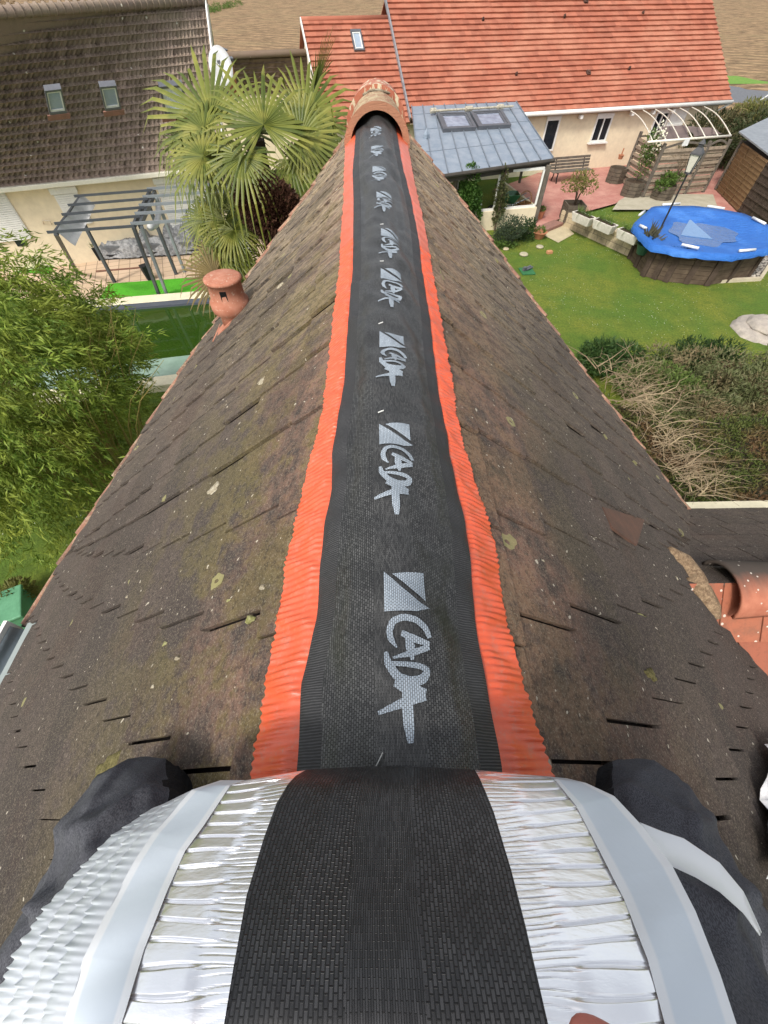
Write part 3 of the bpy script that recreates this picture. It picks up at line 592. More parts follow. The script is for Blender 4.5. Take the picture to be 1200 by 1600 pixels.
mb = MB(); mb.slab([(*(s0 + (-.2, .3)), 2.25), (*(s1 + (-.05, -.1)), 2.1), (*(s1 + (2.5, .3)), 2.3), (*(s0 + (2, 2)), 2.45)], (0, 0, 1), .05); mb.build('roof_sheet', M('sheet_grey', (.3, .32, .34), (.22, .24, .26), 5, .5, .3), SH)
mb = MB(); mb.prism([s0 + (.1, .2), s1 + (.15, .1), s2_ + (.3, .3), s0 + (3, 2)], 0, 1.9); mb.build('core', DARKW, SH)

# pool with blue cover
PCc = G(1104, 372, 1.15); px0 = G(990, 345, 1.15); px1 = G(1225, 375, 1.15)
pc = G(1112, 360, 1.1); PR = np.linalg.norm(G(992, 352, 1.1) - G(1232, 360, 1.1)) / 2 * .98
corners = [G(*q, 1.15)[:2] for q in [(990, 350), (1020, 322), (1085, 320), (1165, 333), (1215, 358), (1225, 385), (1145, 398), (1063, 391), (1018, 381)]]
PL = thing('above_ground_pool', 'octagonal wooden pool closed with a blue tarpaulin holding rainwater', 'pool', (*np.mean(corners, 0), 0))
cen = np.mean(corners, 0)
mb = MB(); wc = [cen + (c_ - cen) * .84 for c_ in corners]
for i in range(len(wc)):
    p, q = wc[i], wc[(i + 1) % len(wc)]
    for j in range(7): mb.beam((*p, .085 + j * .15), (*q, .085 + j * .15), .05, .14)
mb.build('wall_plank', M('pool_dark_wood', (.07, .048, .033), (.13, .095, .065), 4, .8, bump=.6), PL)
for i in range(len(wc)):
    for t_ in (0, .5):
        p = wc[i] + (wc[(i + 1) % len(wc)] - wc[i]) * t_; p = cen + (p - cen) * 1.02; mb = MB(); d_ = (cen - p) / np.linalg.norm(cen - p); mb.box((*p, .54), (.09, .2, 1.06), rz=math.atan2(d_[1], d_[0])); mb.build('wall_post', DARKW, PL, bevel=.01)
k = NT('blue_cover'); n1 = k.noise(k.obj(), 3, 5); n2 = k.noise(k.obj(), .8, 4); col = k.mix(n1, (.02, .1, .38), (.035, .155, .47)); col = k.mix(k.ramp(n2, .55, .75, 0, .4), col, (.12, .32, .75)); k.bump(k.noise(k.map(k.obj(), (1, 2.2, 1), (0, 0, .5)), 4, 5, .7), 1., .07); BLUE = k.fin(col, .6)
V = []; Fc = []; nr, na = 10, 72
def edge_pt(th):
    d_ = np.array([math.cos(th), math.sin(th)]); best = None
    for i in range(len(corners)):
        p, q = corners[i] - cen, corners[(i + 1) % len(corners)] - cen; e_ = q - p; den = d_[0] * e_[1] - d_[1] * e_[0]
        if abs(den) < 1e-9: continue
        t_ = (p[0] * e_[1] - p[1] * e_[0]) / den; s_ = (p[0] * d_[1] - p[1] * d_[0]) / den
        if t_ > 0 and -1e-6 <= s_ <= 1 + 1e-6: best = t_
    return d_ * (best or 2.)
for j in range(nr + 2):
    for i in range(na):
        th = 2 * math.pi * i / na; e_ = edge_pt(th); rr = min(j / nr, 1.)
        z_ = 1.13 - .22 * (1 - rr ** 1.6) + .012 * math.sin(7 * th + 8 * rr) * rr
        if j > nr: rr = 1.015; z_ = 1.13 - .17 - .025 * math.sin(9 * th) ** 2 - .012 * math.sin(31 * th)
        elif j == nr: rr = 1.01
        V.append((*(cen + e_ * rr), z_))
for j in range(nr + 1):
    for i in range(na): Fc.append((j * na + i, j * na + (i + 1) % na, (j + 1) * na + (i + 1) % na, (j + 1) * na + i))
mesh_obj('tarpaulin', V, Fc, BLUE, PL, smooth=True)
k = NT('rain_water'); n1 = k.noise(k.obj(), 5, 4); k.bump(n1, .7, .04); col = k.mix(n1, (.01, .06, .2), (.02, .1, .3)); RW = k.fin(col, .05, 0, .6)
pts = []
for t_ in np.linspace(0, 2 * math.pi, 40, endpoint=False):
    e_ = edge_pt(t_); pts.append(cen + e_ * (.47 + .05 * math.sin(3 * t_ + 1) + .03 * math.sin(7 * t_)))
mesh_obj('puddle', [(p[0], p[1], .985) for p in pts], [tuple(range(40))], RW, PL)
tri = [G(*q, 1.0)[:2] for q in [(1078, 342), (1064, 367), (1113, 373)]]; mb = MB(); mb.prism(tri, .985, 1.0); mb.build('painted_reflection', M('pale_blue_reflection', (.16, .28, .46), (.1, .2, .38), 9, .3), PL)  # pale reflection in the rainwater, painted as a thin coloured triangle
for a_, b_ in (((1065, 382), (1092, 388)), ((1155, 392), (1180, 390)), ((1035, 320), (1062, 318)), ((1105, 322), (1132, 326)), ((1176, 340), (1196, 350)), ((1000, 352), (1010, 357)), ((999, 336), (1007, 330))):
    mb = MB(); mb.tube([G(*a_, 1.16), G(*b_, 1.16)], .045, 8); mb.build('clip_tube', M('clip_white', (.72, .72, .7), (.6, .6, .58), 8, .3), PL, smooth=True)
tw = cloth('striped_towel', [G(1048, 384, 1.08), G(1080, 388, 1.08), G(1074, 395, .82), G(1056, 401, .6)], 0, M('t', (.1, .1, .1)), None, 8, .01)
k = NT('green_stripes'); wv = k.n('ShaderNodeTexWave'); wv.inputs['Scale'].default_value = 3.4; k.l(k.map(k.obj(), (1, 1, 1), (0, R(30), R(10))), wv.inputs[0]); k.fin(k.mix(k.ramp(wv.outputs[1], .45, .55), (.03, .14, .09), (.6, .62, .55)), .8); tw.data.materials[0] = k.m
tag(tw, 'green and white striped towel hanging under the blue pool cover edge', 'towel')
# gravel bed with kerb
gb = [G(*q)[:2] for q in [(1012, 418), (1030, 400), (1215, 380), (1215, 395), (1186, 438), (1097, 443)]]
k = NT('gravel_bed'); v1 = k.n('ShaderNodeTexVoronoi'); v1.inputs['Scale'].default_value = 11; k.l(k.obj(), v1.inputs['Vector']); col = k.mix(v1.outputs['Color'], (.5, .46, .4), (.3, .27, .23)); col = k.mix(k.ramp(v1.outputs['Distance'], .3, .7), col, (.1, .09, .08)); k.bump(k.math('SUBTRACT', 1., v1.outputs['Distance']), 1., .05)
sheet('gravel_bed', gb, .03, k.fin(col, .9))
st = MB()
for i in range(260):
    u_, v_ = random.uniform(1015, 1195), random.uniform(408, 440); 
    lim = 417 + (u_ - 1012) * .29 if u_ < 1097 else 441 - (u_ - 1097) * .04
    if v_ > lim - 2 or v_ < 418 + abs(u_ - 1105) * -.05 + 4: continue
    p = G(u_, v_); r_ = random.uniform(.03, .06); st.lathe([(r_ * .3, .03), (r_, .03 + r_ * .35), (r_ * .8, .03 + r_ * .8), (r_ * .2, .03 + r_)], p * (1, 1, 0), 6)
o = st.build('pebbles', M('pebble', (.55, .5, .42), (.35, .32, .28), 9)); tag(o, kind='stuff')
KB = MB(); kc = [gb[0], gb[5], gb[4], gb[3]]
for a_, b_ in zip(kc[:-1], kc[1:]): KB.beam((*a_, .05), (*b_, .05), .12, .12)
tag(KB.build('garden_kerb', M('kerb_sand', (.55, .48, .35), (.45, .39, .28), 5)), 'sand coloured kerb edging the gravel around the wooden pool', 'kerb')
# stone retaining wall
k = NT('block_wall'); br = k.n('ShaderNodeTexBrick'); br.inputs['Scale'].default_value = 1; br.inputs['Brick Width'].default_value = .5; br.inputs['Row Height'].default_value = .22; br.inputs['Mortar Size'].default_value = .012
br.inputs['Color1'].default_value = (.42, .34, .22, 1); br.inputs['Color2'].default_value = (.5, .41, .27, 1); br.inputs['Mortar'].default_value = (.25, .2, .14, 1)
k.l(k.uv(), br.inputs[0]); n = k.noise(k.obj(), 2.5, 6); col = k.mix(k.ramp(n, .5, .7, 0, .75), br.outputs[0], (.13, .11, .075)); BLK = k.fin(col, .9)
RW_ = thing('stone_retaining_wall', 'low sand coloured block wall edging the raised lawn beside the pool', 'wall', (*G(940, 385)[:2], 0))
ra0 = G(872, 350)[:2]; ra1 = G(1018, 418)[:2]; d_ = (ra1 - ra0); Lr = np.linalg.norm(d_); d_ /= Lr; n_ = np.array([-d_[1], d_[0]])
if n_[1] < 0: n_ = -n_
hh = .62
V = [(*ra0, 0), (*ra1, 0), (*ra1, hh), (*ra0, hh - .1)]; mesh_obj('front_face', V, [(0, 1, 2, 3)], BLK, RW_, uvs=[(0, 0), (Lr, 0), (Lr, hh), (0, hh)])
q0r = ra0 + n_ * .3; q1r = ra1 + n_ * .3; re = ra1 + n_ * 1.3
mb = MB(); mb.add([(*(ra0 + n_ * .002), 0), (*(ra1 + n_ * .002), 0), (*q1r, 0), (*q0r, 0), (*(ra0 + n_ * .002), hh - .098), (*(ra1 + n_ * .002), hh + .002), (*q1r, hh), (*q0r, hh - .1)], [(0, 1, 2, 3), (4, 5, 6, 7), (0, 1, 5, 4), (1, 2, 6, 5), (2, 3, 7, 6), (3, 0, 4, 7)])
mb.beam((*ra1, hh / 2), (*re, hh / 2), .3, hh - .02); mb.build('coping', M('wall_sand', (.5, .42, .29), (.38, .31, .2), 3), RW_)
# raised lawn behind the wall
rl = [q0r, q1r, re, G(1020, 345, .45)[:2], G(955, 330, .3)[:2], G(900, 340, .3)[:2]]
mesh_obj('raised_lawn', [(*rl[0], hh - .14), (*rl[1], hh - .04), (*rl[2], hh - .04), (*rl[3], .3), (*rl[4], .16), (*rl[5], .16)], [(0, 1, 2, 3, 4, 5)], GRASS)['kind'] = 'structure'
# step in front of terrace
mb = MB(); a = G(842, 366); b = G(873, 353); mb.beam(a + (0, .15, .06), b + (0, .15, .06), .5, .16); st_ = mb.build('terrace_step', M('brick_step', (.3, .16, .12), (.22, .12, .1), 8), bevel=.01); tag(st_, kind='structure')

# lamp post
lp = G(1013, 396, .45); LP = thing('garden_lamp_post', 'black garden lamp post with a four-sided glass lantern beside the pool', 'lamp post', lp)
BLKM = M('black_iron', (.015, .015, .017), (.025, .025, .028), 5, .4)
hl = 2.35
mb = MB(); mb.lathe([(.12, 0), (.1, .08), (.06, .12), (.045, .3), (.03, .35), (.03, hl), (.06, hl + .02), (.03, hl + .06)], lp, 12); mb.build('post', BLKM, LP, smooth=False)
lc = lp + (0, 0, hl + .06); mb = MB(); mb.lathe([(.1, 0), (.2, .45)], lc, 4); mb.build('lantern_glass', M('frosted_glass', (.6, .58, .5), (.55, .52, .45), 4, .2), LP)
mb = MB()
for i in range(4):
    th = math.pi / 2 * i; mb.tube([lc + (.105 * math.cos(th), .105 * math.sin(th), 0), lc + (.208 * math.cos(th), .208 * math.sin(th), .45)], .012, 5)
mb.lathe([(.24, .45), (.22, .49), (.1, .62), (.09, .68), (.12, .7), (.03, .8)], lc, 4); mb.lathe([(.12, -.03), (.11, .01)], lc, 8); mb.build('lantern_cap', BLKM, LP)

# planters
OCT = M('planter_wood', (.13, .105, .075), (.08, .065, .05), 6, .85, bump=.6)
def bush_pts(c, r, n, flat=1.):
    d_ = rng.normal(size=(n, 3)); d_ /= np.linalg.norm(d_, axis=1, keepdims=True); rad = rng.uniform(.35, 1., (n, 1)) ** .5
    return np.array(c) + d_ * rad * np.array([r[0], r[1], r[2]]), d_
def leafy(name, c, r, n, ln, wd, mat, parent=None, updir=.3, lump=6, core=None):
    cs = [np.array(c) + rng.normal(size=3) * np.array(r) * .45 for _ in range(lump)] if lump > 1 else [np.array(c)]
    P = []; D_ = []
    for cc in cs:
        s_ = .62 if lump > 1 else 1.
        p, d_ = bush_pts(cc, np.array(r) * s_, n // len(cs)); P.append(p); D_.append(d_ + rng.normal(size=d_.shape) * .5 + np.array([0, 0, updir]))
    V, Fc = leaves(np.concatenate(P), np.concatenate(D_), ln, wd); return mesh_obj(name, V, Fc, mat, parent)
LG = leaf_mat('leaf_mid_green', (.06, .11, .02), (.12, .19, .04))
LDK = leaf_mat('leaf_dark_green', (.025, .05, .015), (.05, .09, .025))
LYL = leaf_mat('leaf_olive', (.14, .15, .04), (.22, .2, .06))
LDRY = leaf_mat('leaf_dry', (.2, .13, .06), (.12, .08, .04))
def oct_planter(p, r, h, lab):
    t_ = thing('octagonal_planter', lab, 'planter', p, 0, 'octagonal wooden planters')
    for i in range(8):
        a0, a1 = math.pi / 4 * i, math.pi / 4 * (i + 1); mb = MB(); P0 = np.array(p) + (r * math.cos(a0), r * math.sin(a0), 0); P1_ = np.array(p) + (r * math.cos(a1), r * math.sin(a1), 0)
        for j in range(4): mb.beam(P0 + (0, 0, .06 + j * h / 4), P1_ + (0, 0, .06 + j * h / 4), .03, h / 4 - .015)
        mb.build('side_plank', OCT, t_)
    mb = MB(); mb.lathe([(r * .9, h - .08), (r * .5, h - .05)], p, 8); mb.build('soil', M('soil_dark', (.06, .04, .025)), t_); return t_
oct_planter(G(959, 284, .1), .45, .62, 'octagonal wooden planter against the cream wall right of the bench')
oct_planter(G(984, 305, .1), .48, .6, 'octagonal wooden planter with a flowering climber at the fence corner')
oct_planter(G(1028, 306, .11) + (0, -.3, 0), .5, .55, 'octagonal wooden planter with ferns in front of the louvre fence')
sqp = G(890, 345, .5 * 0 + .1); SQ = thing('square_planter', 'square mossy wooden planter at the terrace corner holding a pruned shrub', 'planter', sqp)
mb = MB(); 
for s_ in (-1, 1):
    for j in range(4): mb.box(sqp + (s_ * .38, 0, .12 + j * .16), (.04, .8, .14), rz=0); mb.box(sqp + (0, s_ * .38, .12 + j * .16), (.72, .04, .14), rz=0)
mb.build('side_plank', OCT, SQ); mb = MB(); mb.box(sqp + (0, 0, .5), (.7, .7, .1)); mb.build('soil', M('soil_dark', (1, 1, 1)), SQ)
def small_tree(name, lab, cat, p, h, r, n, mat, ln=.09, wd=.02, stems=5, group=None):
    t_ = thing(name, lab, cat, p, 0, group); mb = MB()
    for i in range(stems):
        a = 2 * math.pi * i / stems + random.uniform(-.4, .4); e = np.array(p) + (r * .6 * math.cos(a), r * .6 * math.sin(a), h * .75); m_ = np.array(p) + (r * .15 * math.cos(a), r * .15 * math.sin(a), h * .4)
        mb.tube([p, m_, e], [.03, .02, .008], 6)
    mb.build('stem', M('bark', (.13, .09, .06), (.08, .06, .04), 10), t_, smooth=True)
    leafy('foliage', np.array(p) + (0, 0, h * .8), (r, r, h * .3), n, ln, wd, mat, t_); return t_
small_tree('pruned_shrub', 'small olive coloured pruned shrub in the square wooden planter', 'shrub', sqp + (0, 0, .55), 1.1, .6, 700, LYL, .12, .025)
fp = G(1028, 306, .11) + (0, -.3, .5); leafy('fern_foliage', fp + (0, 0, .12), (.5, .45, .2), 700, .14, .03, LG); tag(bpy.data.objects['fern_foliage'], 'low green fern filling the planter before the louvre fence', 'fern')
cb = G(984, 305, .1) + (0, 0, .5); CLB = thing('flowering_climber', 'tall thin climber with white blossom rising from the planter at the fence corner', 'climbing plant', cb)
mb = MB(); pts = [cb + (0.02 * i * math.sin(i), .05 * math.cos(i * 1.7), .2 * i) for i in range(10)]; mb.tube(pts, .02, 6); mb.tube([p_ + (.12 * math.sin(i * 1.3), .05, .02) for i, p_ in enumerate(pts)], .012, 5); mb.build('stem', M('bark', (1, 1, 1)), CLB)
leafy('foliage', cb + (.05, 0, 1.2), (.35, .25, .85), 600, .12, .03, LG, CLB, lump=9); leafy('blossom', cb + (.1, 0, 1.4), (.35, .25, .7), 160, .09, .045, M('petal_white', (.75, .73, .6), (.7, .66, .5), 4), CLB, lump=8)
small_tree('bare_bush', 'thin leafless twiggy bush growing up the louvre fence', 'shrub', G(1038, 306, .11) + (0, -.25, .45), 1.3, .35, 160, LDRY, .07, .008, 9)
# potted cactus-like items on wall planter
pw = G(960, 272, .1) + (0, .0, .66); mb = MB(); mb.lathe([(.1, 0), (.14, .16), (.16, .17), (.12, .17)], pw - (0, 0, .02), 12); mb.tube([pw + (0, 0, .1), pw + (0, 0, .42)], .035, 6); tag(mb.build('small_pot', M('terracotta', (1, 1, 1))), 'small terracotta pot with a dry stalk on the planter by the bench', 'flower pot')
# long white trough planters on the retaining wall
TRW = M('trough_white', (.66, .62, .54), (.5, .47, .4), 5, .7)
tr0 = None
for i, (q, lab) in enumerate([((908, 349), 'white trough planter nearest the square wooden planter on the stone wall'), ((941, 361), 'middle white trough planter with thin grass on the stone wall'), ((979, 377), 'white trough planter beside the lamp post on the stone wall')]):
    p = G(*q, .55 + .03 * i); d_ = (ra1 - ra0) / Lr; ang = math.atan2(d_[1], d_[0])
    if tr0 is None:
        tr0 = thing('trough_planter', lab, 'planter', p, ang, 'white trough planters'); mb = MB()
        mb.add([(-.42, -.13, 0), (.42, -.13, 0), (.42, .13, 0), (-.42, .13, 0), (-.5, -.19, .32), (.5, -.19, .32), (.5, .19, .32), (-.5, .19, .32), (-.44, -.13, .3), (.44, -.13, .3), (.44, .13, .3), (-.44, .13, .3)], [(3, 2, 1, 0), (0, 1, 5, 4), (1, 2, 6, 5), (2, 3, 7, 6), (3, 0, 4, 7), (4, 5, 9, 8), (5, 6, 10, 9), (6, 7, 11, 10), (7, 4, 8, 11), (8, 9, 10, 11)]); mb.build('trough', TRW, tr0, bevel=.02, local=True)
        mb = MB(); mb.box((0, 0, .305), (.86, .24, .02)); mb.build('soil', M('soil_dark', (1, 1, 1)), tr0, local=True)
        V, Fc = leaves(np.column_stack([rng.uniform(-.4, .4, 90), rng.uniform(-.1, .1, 90), np.full(90, .3)]), rng.normal(size=(90, 3)) * .5 + (0, 0, 1), .3, .01); mesh_obj('plant', V, Fc, LG, tr0, local=True)
        cur = tr0
    else: cur = copy_tree(tr0); cur.location = tuple(p)
    cur['label'] = lab
cg = G(1003, 396, .5); AG = thing('potted_agave', 'dark spiky plant in a green pot at the foot of the lamp post', 'potted plant', cg)
mb = MB(); mb.lathe([(.2, 0), (.3, .3), (.33, .32), (.26, .32)], cg, 16); mb.build('pot', M('green_glaze', (.03, .1, .07), (.02, .08, .05), 5, .3), AG)
V, Fc = leaves(np.tile(cg + (0, 0, .32), (46, 1)) + rng.normal(size=(46, 3)) * .07, rng.normal(size=(46, 3)) * .4 + (.3, 0, 1.1), .6, .06, .05); mesh_obj('foliage', V, Fc, leaf_mat('agave_dark', (.06, .06, .04), (.13, .12, .07)), AG)
for q, r_, h_, lab, cm in [((841, 372), .3, .22, 'wide terracotta bowl with succulents beside the veranda shrubs', LG), ((841, 345), .2, .38, 'upright terracotta pot beside the veranda corner post', LG)]:
    p = G(*q); t_ = thing('terracotta_planter', lab, 'flower pot', p, 0, 'terracotta pots by the veranda'); mb = MB(); mb.lathe([(r_ * .6, 0), (r_, h_), (r_ * 1.08, h_ + .02), (r_ * .85, h_ + .02)], p, 18); mb.build('pot', M('terracotta', (1, 1, 1)), t_)
    leafy('foliage', p + (0, 0, h_ + .07), (r_ * .8, r_ * .8, .1), 200, .09, .02, cm, t_, lump=1)
# shrubs at the veranda
def shrub(q, z, r, n, mat, lab, cat='shrub', ln=.08, wd=.025, name='round_shrub', core=True):
    p = G(*q, 0); t_ = thing(name, lab, cat, p)
    if core:
        mb = MB(); 
        for i in range(6): a = i * 1.05; mb.tube([p, p + (r[0] * .5 * math.cos(a), r[1] * .5 * math.sin(a), z)], [.03, .01], 5)
        mb.build('stem', M('bark', (1, 1, 1)), t_)
    leafy('foliage', p + (0, 0, z), r, n, ln, wd, mat, t_, lump=8); return t_
shrub((795, 382), .5, (.75, .6, .5), 3600, leaf_mat('leaf_greyish', (.035, .055, .03), (.075, .1, .055)), 'rounded grey green shrub in front of the veranda wall', ln=.07, wd=.02)
shrub((818, 374), .38, (.35, .35, .35), 1200, LDK, 'small dark bush between the rounded shrub and the terracotta bowl')
shrub((727, 366), 1.45, (.6, .45, .7), 5000, leaf_mat('leaf_gloss', (.03, .08, .012), (.08, .15, .03)), 'glossy green laurel bush at the left corner of the veranda', ln=.12, wd=.04, name='laurel_bush')
pp = fpt(.52, 0, -.12); CPR = thing('ivy_column', 'narrow ivy covered stem climbing the middle veranda post', 'climbing plant', pp); leafy('foliage', pp + (0, 0, 1.0), (.2, .18, .62), 1500, .09, .03, leaf_mat('ivy', (.05, .07, .02), (.12, .12, .05)), CPR, lump=14)
mb = MB(); mb.tube([pp, pp + (.02, 0, 1), pp + (0, 0, 2.1)], .04, 6); mb.build('stem', M('bark', (1, 1, 1)), CPR)
shrub((770, 385), .12, (.8, .4, .14), 900, LG, 'low green ground plant at the foot of the rounded shrub', 'plant', .1, .03, 'border_plant', False)
# stones, mat, tap
for q, r_, lab, c_ in [((825, 365), .16, 'pale upright stone beside the dark small bush', (.5, .42, .28)), ((843, 387), .17, 'flat pale stone on the lawn near the terracotta bowl', (.42, .38, .26)), ((818, 399), .19, 'flat oval stone on the lawn left of the brick', (.42, .38, .26)), ((790, 390), .14, 'small yellowish stone under the rounded shrub', (.5, .42, .28))]:
    p = G(*q); mb = MB(); mb.lathe([(r_ * .8, 0), (r_, r_ * .2), (r_ * .75, r_ * .45), (r_ * .2, r_ * .5)], p, 9); tag(mb.build('garden_stone', M('stone_' + str(r_), c_), bevel=.02), lab, 'stone', 'garden stones')
mb = MB(); p = G(858, 396); mb.box(p + (0, 0, .05), (.22, .16, .1), rz=.3); tag(mb.build('loose_brick', M('orange_block', (.5, .25, .12), (.4, .2, .1), 6), bevel=.01), 'single orange brick lying on the lawn', 'brick')
mp = G(823, 425); mb = MB(); mb.box(mp + (0, 0, .03), (.5, .55, .05), rz=.1); tag(mb.build('green_cover_plate', M('green_plate', (.04, .16, .06), (.03, .12, .05), 6), bevel=.01), 'square green cover plate on the lawn by the roof edge', 'cover plate')
mb = MB(); mb.tube([mp + (-.1, .0, .1), mp + (.15, .2, .12)], .05, 8); mb.tube([mp + (-.05, -.05, .1), mp + (.22, .12, .13)], .03, 8); mb.box(mp + (-.12, -.02, .12), (.14, .1, .12), rz=.7); tag(mb.build('water_valve', GREYM), 'small grey pipe valve lying on the green cover plate', 'valve')
rk = G(1190, 518); mb = MB()
for i in range(7): a = i * .9; mb.lathe([(.5, 0), (.6, .1), (.5, .22), (.2, .3)], rk + (.35 * math.cos(a) * (i > 0), .3 * math.sin(a) * (i > 0), -.03 * i + (.1 if i == 0 else 0)), 9)
tag(mb.build('rock_mound', M('rock_pink_grey', (.42, .37, .31), (.28, .25, .22), 4, .9, bump=.8), bevel=.03), 'pale cracked rock mound at the right edge of the lawn', 'rock')

# hedge / conifers right
HG = leaf_mat('hedge_green', (.045, .075, .02), (.085, .12, .035), (.16, .12, .05))
def hedge(name, lab, q0, q1, z0, z1, n, mat, ln, wd, cat='hedge', lumps=16, rad=.6, stems=True, group=None):
    """volume between pixel rectangle corners at height z1"""
    c0 = G(*q0, z1); c1 = G(*q1, z1); lo = np.minimum(c0, c1); hi = np.maximum(c0, c1); ctr = (lo + hi) / 2
    t_ = thing(name, lab, cat, (ctr[0], ctr[1], 0), 0, group)
    cs = np.column_stack([rng.uniform(lo[0], hi[0], lumps), rng.uniform(lo[1], hi[1], lumps), rng.uniform(z0, z1, lumps)])
    P = []; D_ = []
    for c_ in cs:
        p, d_ = bush_pts(c_, (rad, rad, rad * .6), n // lumps); P.append(p); D_.append(d_ + rng.normal(size=d_.shape) * .6 + (0, 0, .3))
    P = np.concatenate(P); P[:, 2] = np.maximum(P[:, 2], .03)
    V, Fc = leaves(P, np.concatenate(D_), ln, wd); mesh_obj('foliage', V, Fc, mat, t_)
    if stems:
        mb = MB()
        for c_ in cs[:10]: mb.tube([(c_[0], c_[1], 0), c_], [.04, .02], 5)
        mb.build('stem', M('bark', (1, 1, 1)), t_)
    return t_
hedge('juniper_hedge', 'spreading juniper with olive and brown foliage along the lower lawn edge', (1040, 640), (1260, 550), .3, .9, 15000, leaf_mat('juniper', (.09, .115, .04), (.17, .175, .08), (.24, .18, .1)), .16, .018, lumps=34, rad=.55)
hedge('conifer_bush', 'dark green conifer bush poking out at the lawn edge left of the juniper', (925, 560), (1010, 545), .3, .6, 4500, leaf_mat('conifer_dark', (.03, .07, .02), (.07, .12, .03)), .16, .02, 'bush', 10, .45)
hedge('conifer_bush', 'bright green conifer bush between two darker ones behind the cut branches', (1010, 600), (1060, 570), .3, .8, 4500, leaf_mat('conifer_bright', (.08, .13, .03), (.15, .2, .05)), .15, .02, 'bush', 10, .5)
hedge('conifer_bush', 'darkest low conifer bush at the lawn edge right of the bright green one', (1070, 560), (1130, 542), .2, .6, 3500, LDK, .15, .02, 'bush', 10, .45)
# trimmed hedge top (large)
hz1 = 1.5; hc = [G(*q, hz1) for q in [(950, 810), (1330, 790), (1330, 640), (1080, 650), (960, 625), (895, 570), (880, 640)]]
HT = thing('trimmed_hedge', 'broad clipped hedge with brown dead patches behind the cream parapet', 'hedge', (*np.mean(hc, 0)[:2], 0))
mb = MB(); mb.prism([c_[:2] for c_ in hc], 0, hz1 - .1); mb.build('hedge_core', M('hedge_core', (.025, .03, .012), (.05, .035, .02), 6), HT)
lo = np.min(hc, 0); hi = np.max(hc, 0); n = 26000; P = np.column_stack([rng.uniform(lo[0], hi[0], n), rng.uniform(lo[1], hi[1], n), hz1 - .12 + rng.uniform(0, .14, n)])
def inpoly(px, py, poly):
    ins = np.zeros(len(px), bool); j = len(poly) - 1
    for i in range(len(poly)):
        xi, yi = poly[i][:2]; xj, yj = poly[j][:2]; c_ = ((yi > py) != (yj > py)) & (px < (xj - xi) * (py - yi) / (yj - yi + 1e-12) + xi); ins ^= c_; j = i
    return ins
P = P[inpoly(P[:, 0], P[:, 1], hc)]; V, Fc = leaves(P, rng.normal(size=(len(P), 3)) + (0, 0, .9), .085, .016)
mesh_obj('foliage', V, Fc, leaf_mat('hedge_clip', (.065, .09, .02), (.125, .15, .04), (.17, .1, .05)), HT)
# brush pile of cut branches
bpz = G(985, 650, .9); BP = thing('brush_pile', 'heap of bleached cut branches and twigs on the hedge beside the roof', 'brush pile', (bpz[0], bpz[1], 0))
mb = MB(); DRYW = M('bleached_wood', (.42, .33, .2), (.2, .14, .09), 1.6, .85)
for i in range(300):
    if i < 90: u_, v_ = random.uniform(930, 1010), random.uniform(565, 640)
    else: u_, v_ = random.uniform(950, 1070), random.uniform(610, 775)
    if u_ < 912 + (v_ - 560) * .74: u_ = 912 + (v_ - 560) * .74 + random.uniform(0, 50)
    p = G(u_, v_, random.uniform(1.4, 1.95)); a = random.gauss(.3, 1.25); L_ = random.uniform(.25, 1.0) * (1 if i < 270 else 1.4); d_ = np.array([math.cos(a), math.sin(a) * .8, random.uniform(-.15, .35)]); pts = [p + d_ * L_ * t_ + np.array([random.gauss(0, .03), random.gauss(0, .03), .1 * math.sin(math.pi * t_)]) for t_ in (0, .33, .66, 1)]
    r_ = random.choice((.003, .004, .005, .006, .011)); mb.tube(pts, [r_, r_ * .8, r_ * .6, r_ * .3], 5, False)
    if i % 2: q_ = pts[1]; e_ = q_ + np.array([random.gauss(0, .2), random.gauss(0, .2), .1]); mb.tube([q_, (q_ + e_) / 2 + (0, 0, .02), e_], [r_ * .6, r_ * .4, r_ * .2], 4, False)
mb.build('branch', DRYW, BP)
# cream parapet wall
GW = thing('parapet_wall', 'cream rendered garden wall with a plain top behind the lower tiled roof', 'wall', (*G(1150, 800, 1.5)[:2], 0))
wz = 1.75; a0, a1, a2, a3 = [G(*q, wz) for q in [(1040, 812), (1400, 806), (1400, 780), (1040, 787)]]
mb = MB(); mb.prism([a0[:2], a1[:2], a2[:2], a3[:2]], 0, wz - .06); mb.build('wall_body', M('olive_render', (.22, .2, .12), (.17, .15, .09), 4), GW)
ex_ = np.array([0, .03]); mb = MB(); mb.prism([a0[:2] - ex_, a1[:2] - ex_, a2[:2] + ex_, a3[:2] + ex_], wz - .06, wz); mb.build('coping', CREAM, GW, bevel=.01)
# dark hedge beyond house right
hd = leaf_mat('cypress_dark', (.03, .045, .015), (.06, .08, .03), (.1, .085, .04))
hedge('dark_garden_hedge', 'tall dark cypress hedge between the orange-roofed house and the shed', (1140, 205), (1300, 180), .2, 2.0, 15000, hd, .3, .04, lumps=60, rad=.9)
hedge('clipped_hedge', 'pale olive clipped hedge beside the grey road', (1152, 168), (1290, 172), .3, 1.0, 9000, leaf_mat('olive_hedge', (.12, .14, .04), (.2, .19, .06)), .25, .035, lumps=40, rad=.9)
hedge('bare_woodland_edge', 'brown leafless thicket on the skyline above the brown tile roof', (-60, -8), (170, 12), .3, 2.5, 9000, LDRY, .9, .05, lumps=50, rad=2.2)
hedge('distant_green_hedge', 'thin green hedge line at the field corner behind the brown gable', (330, 16), (368, 4), .2, .9, 2500, LG, .5, .06, lumps=24, rad=1.2, stems=False)
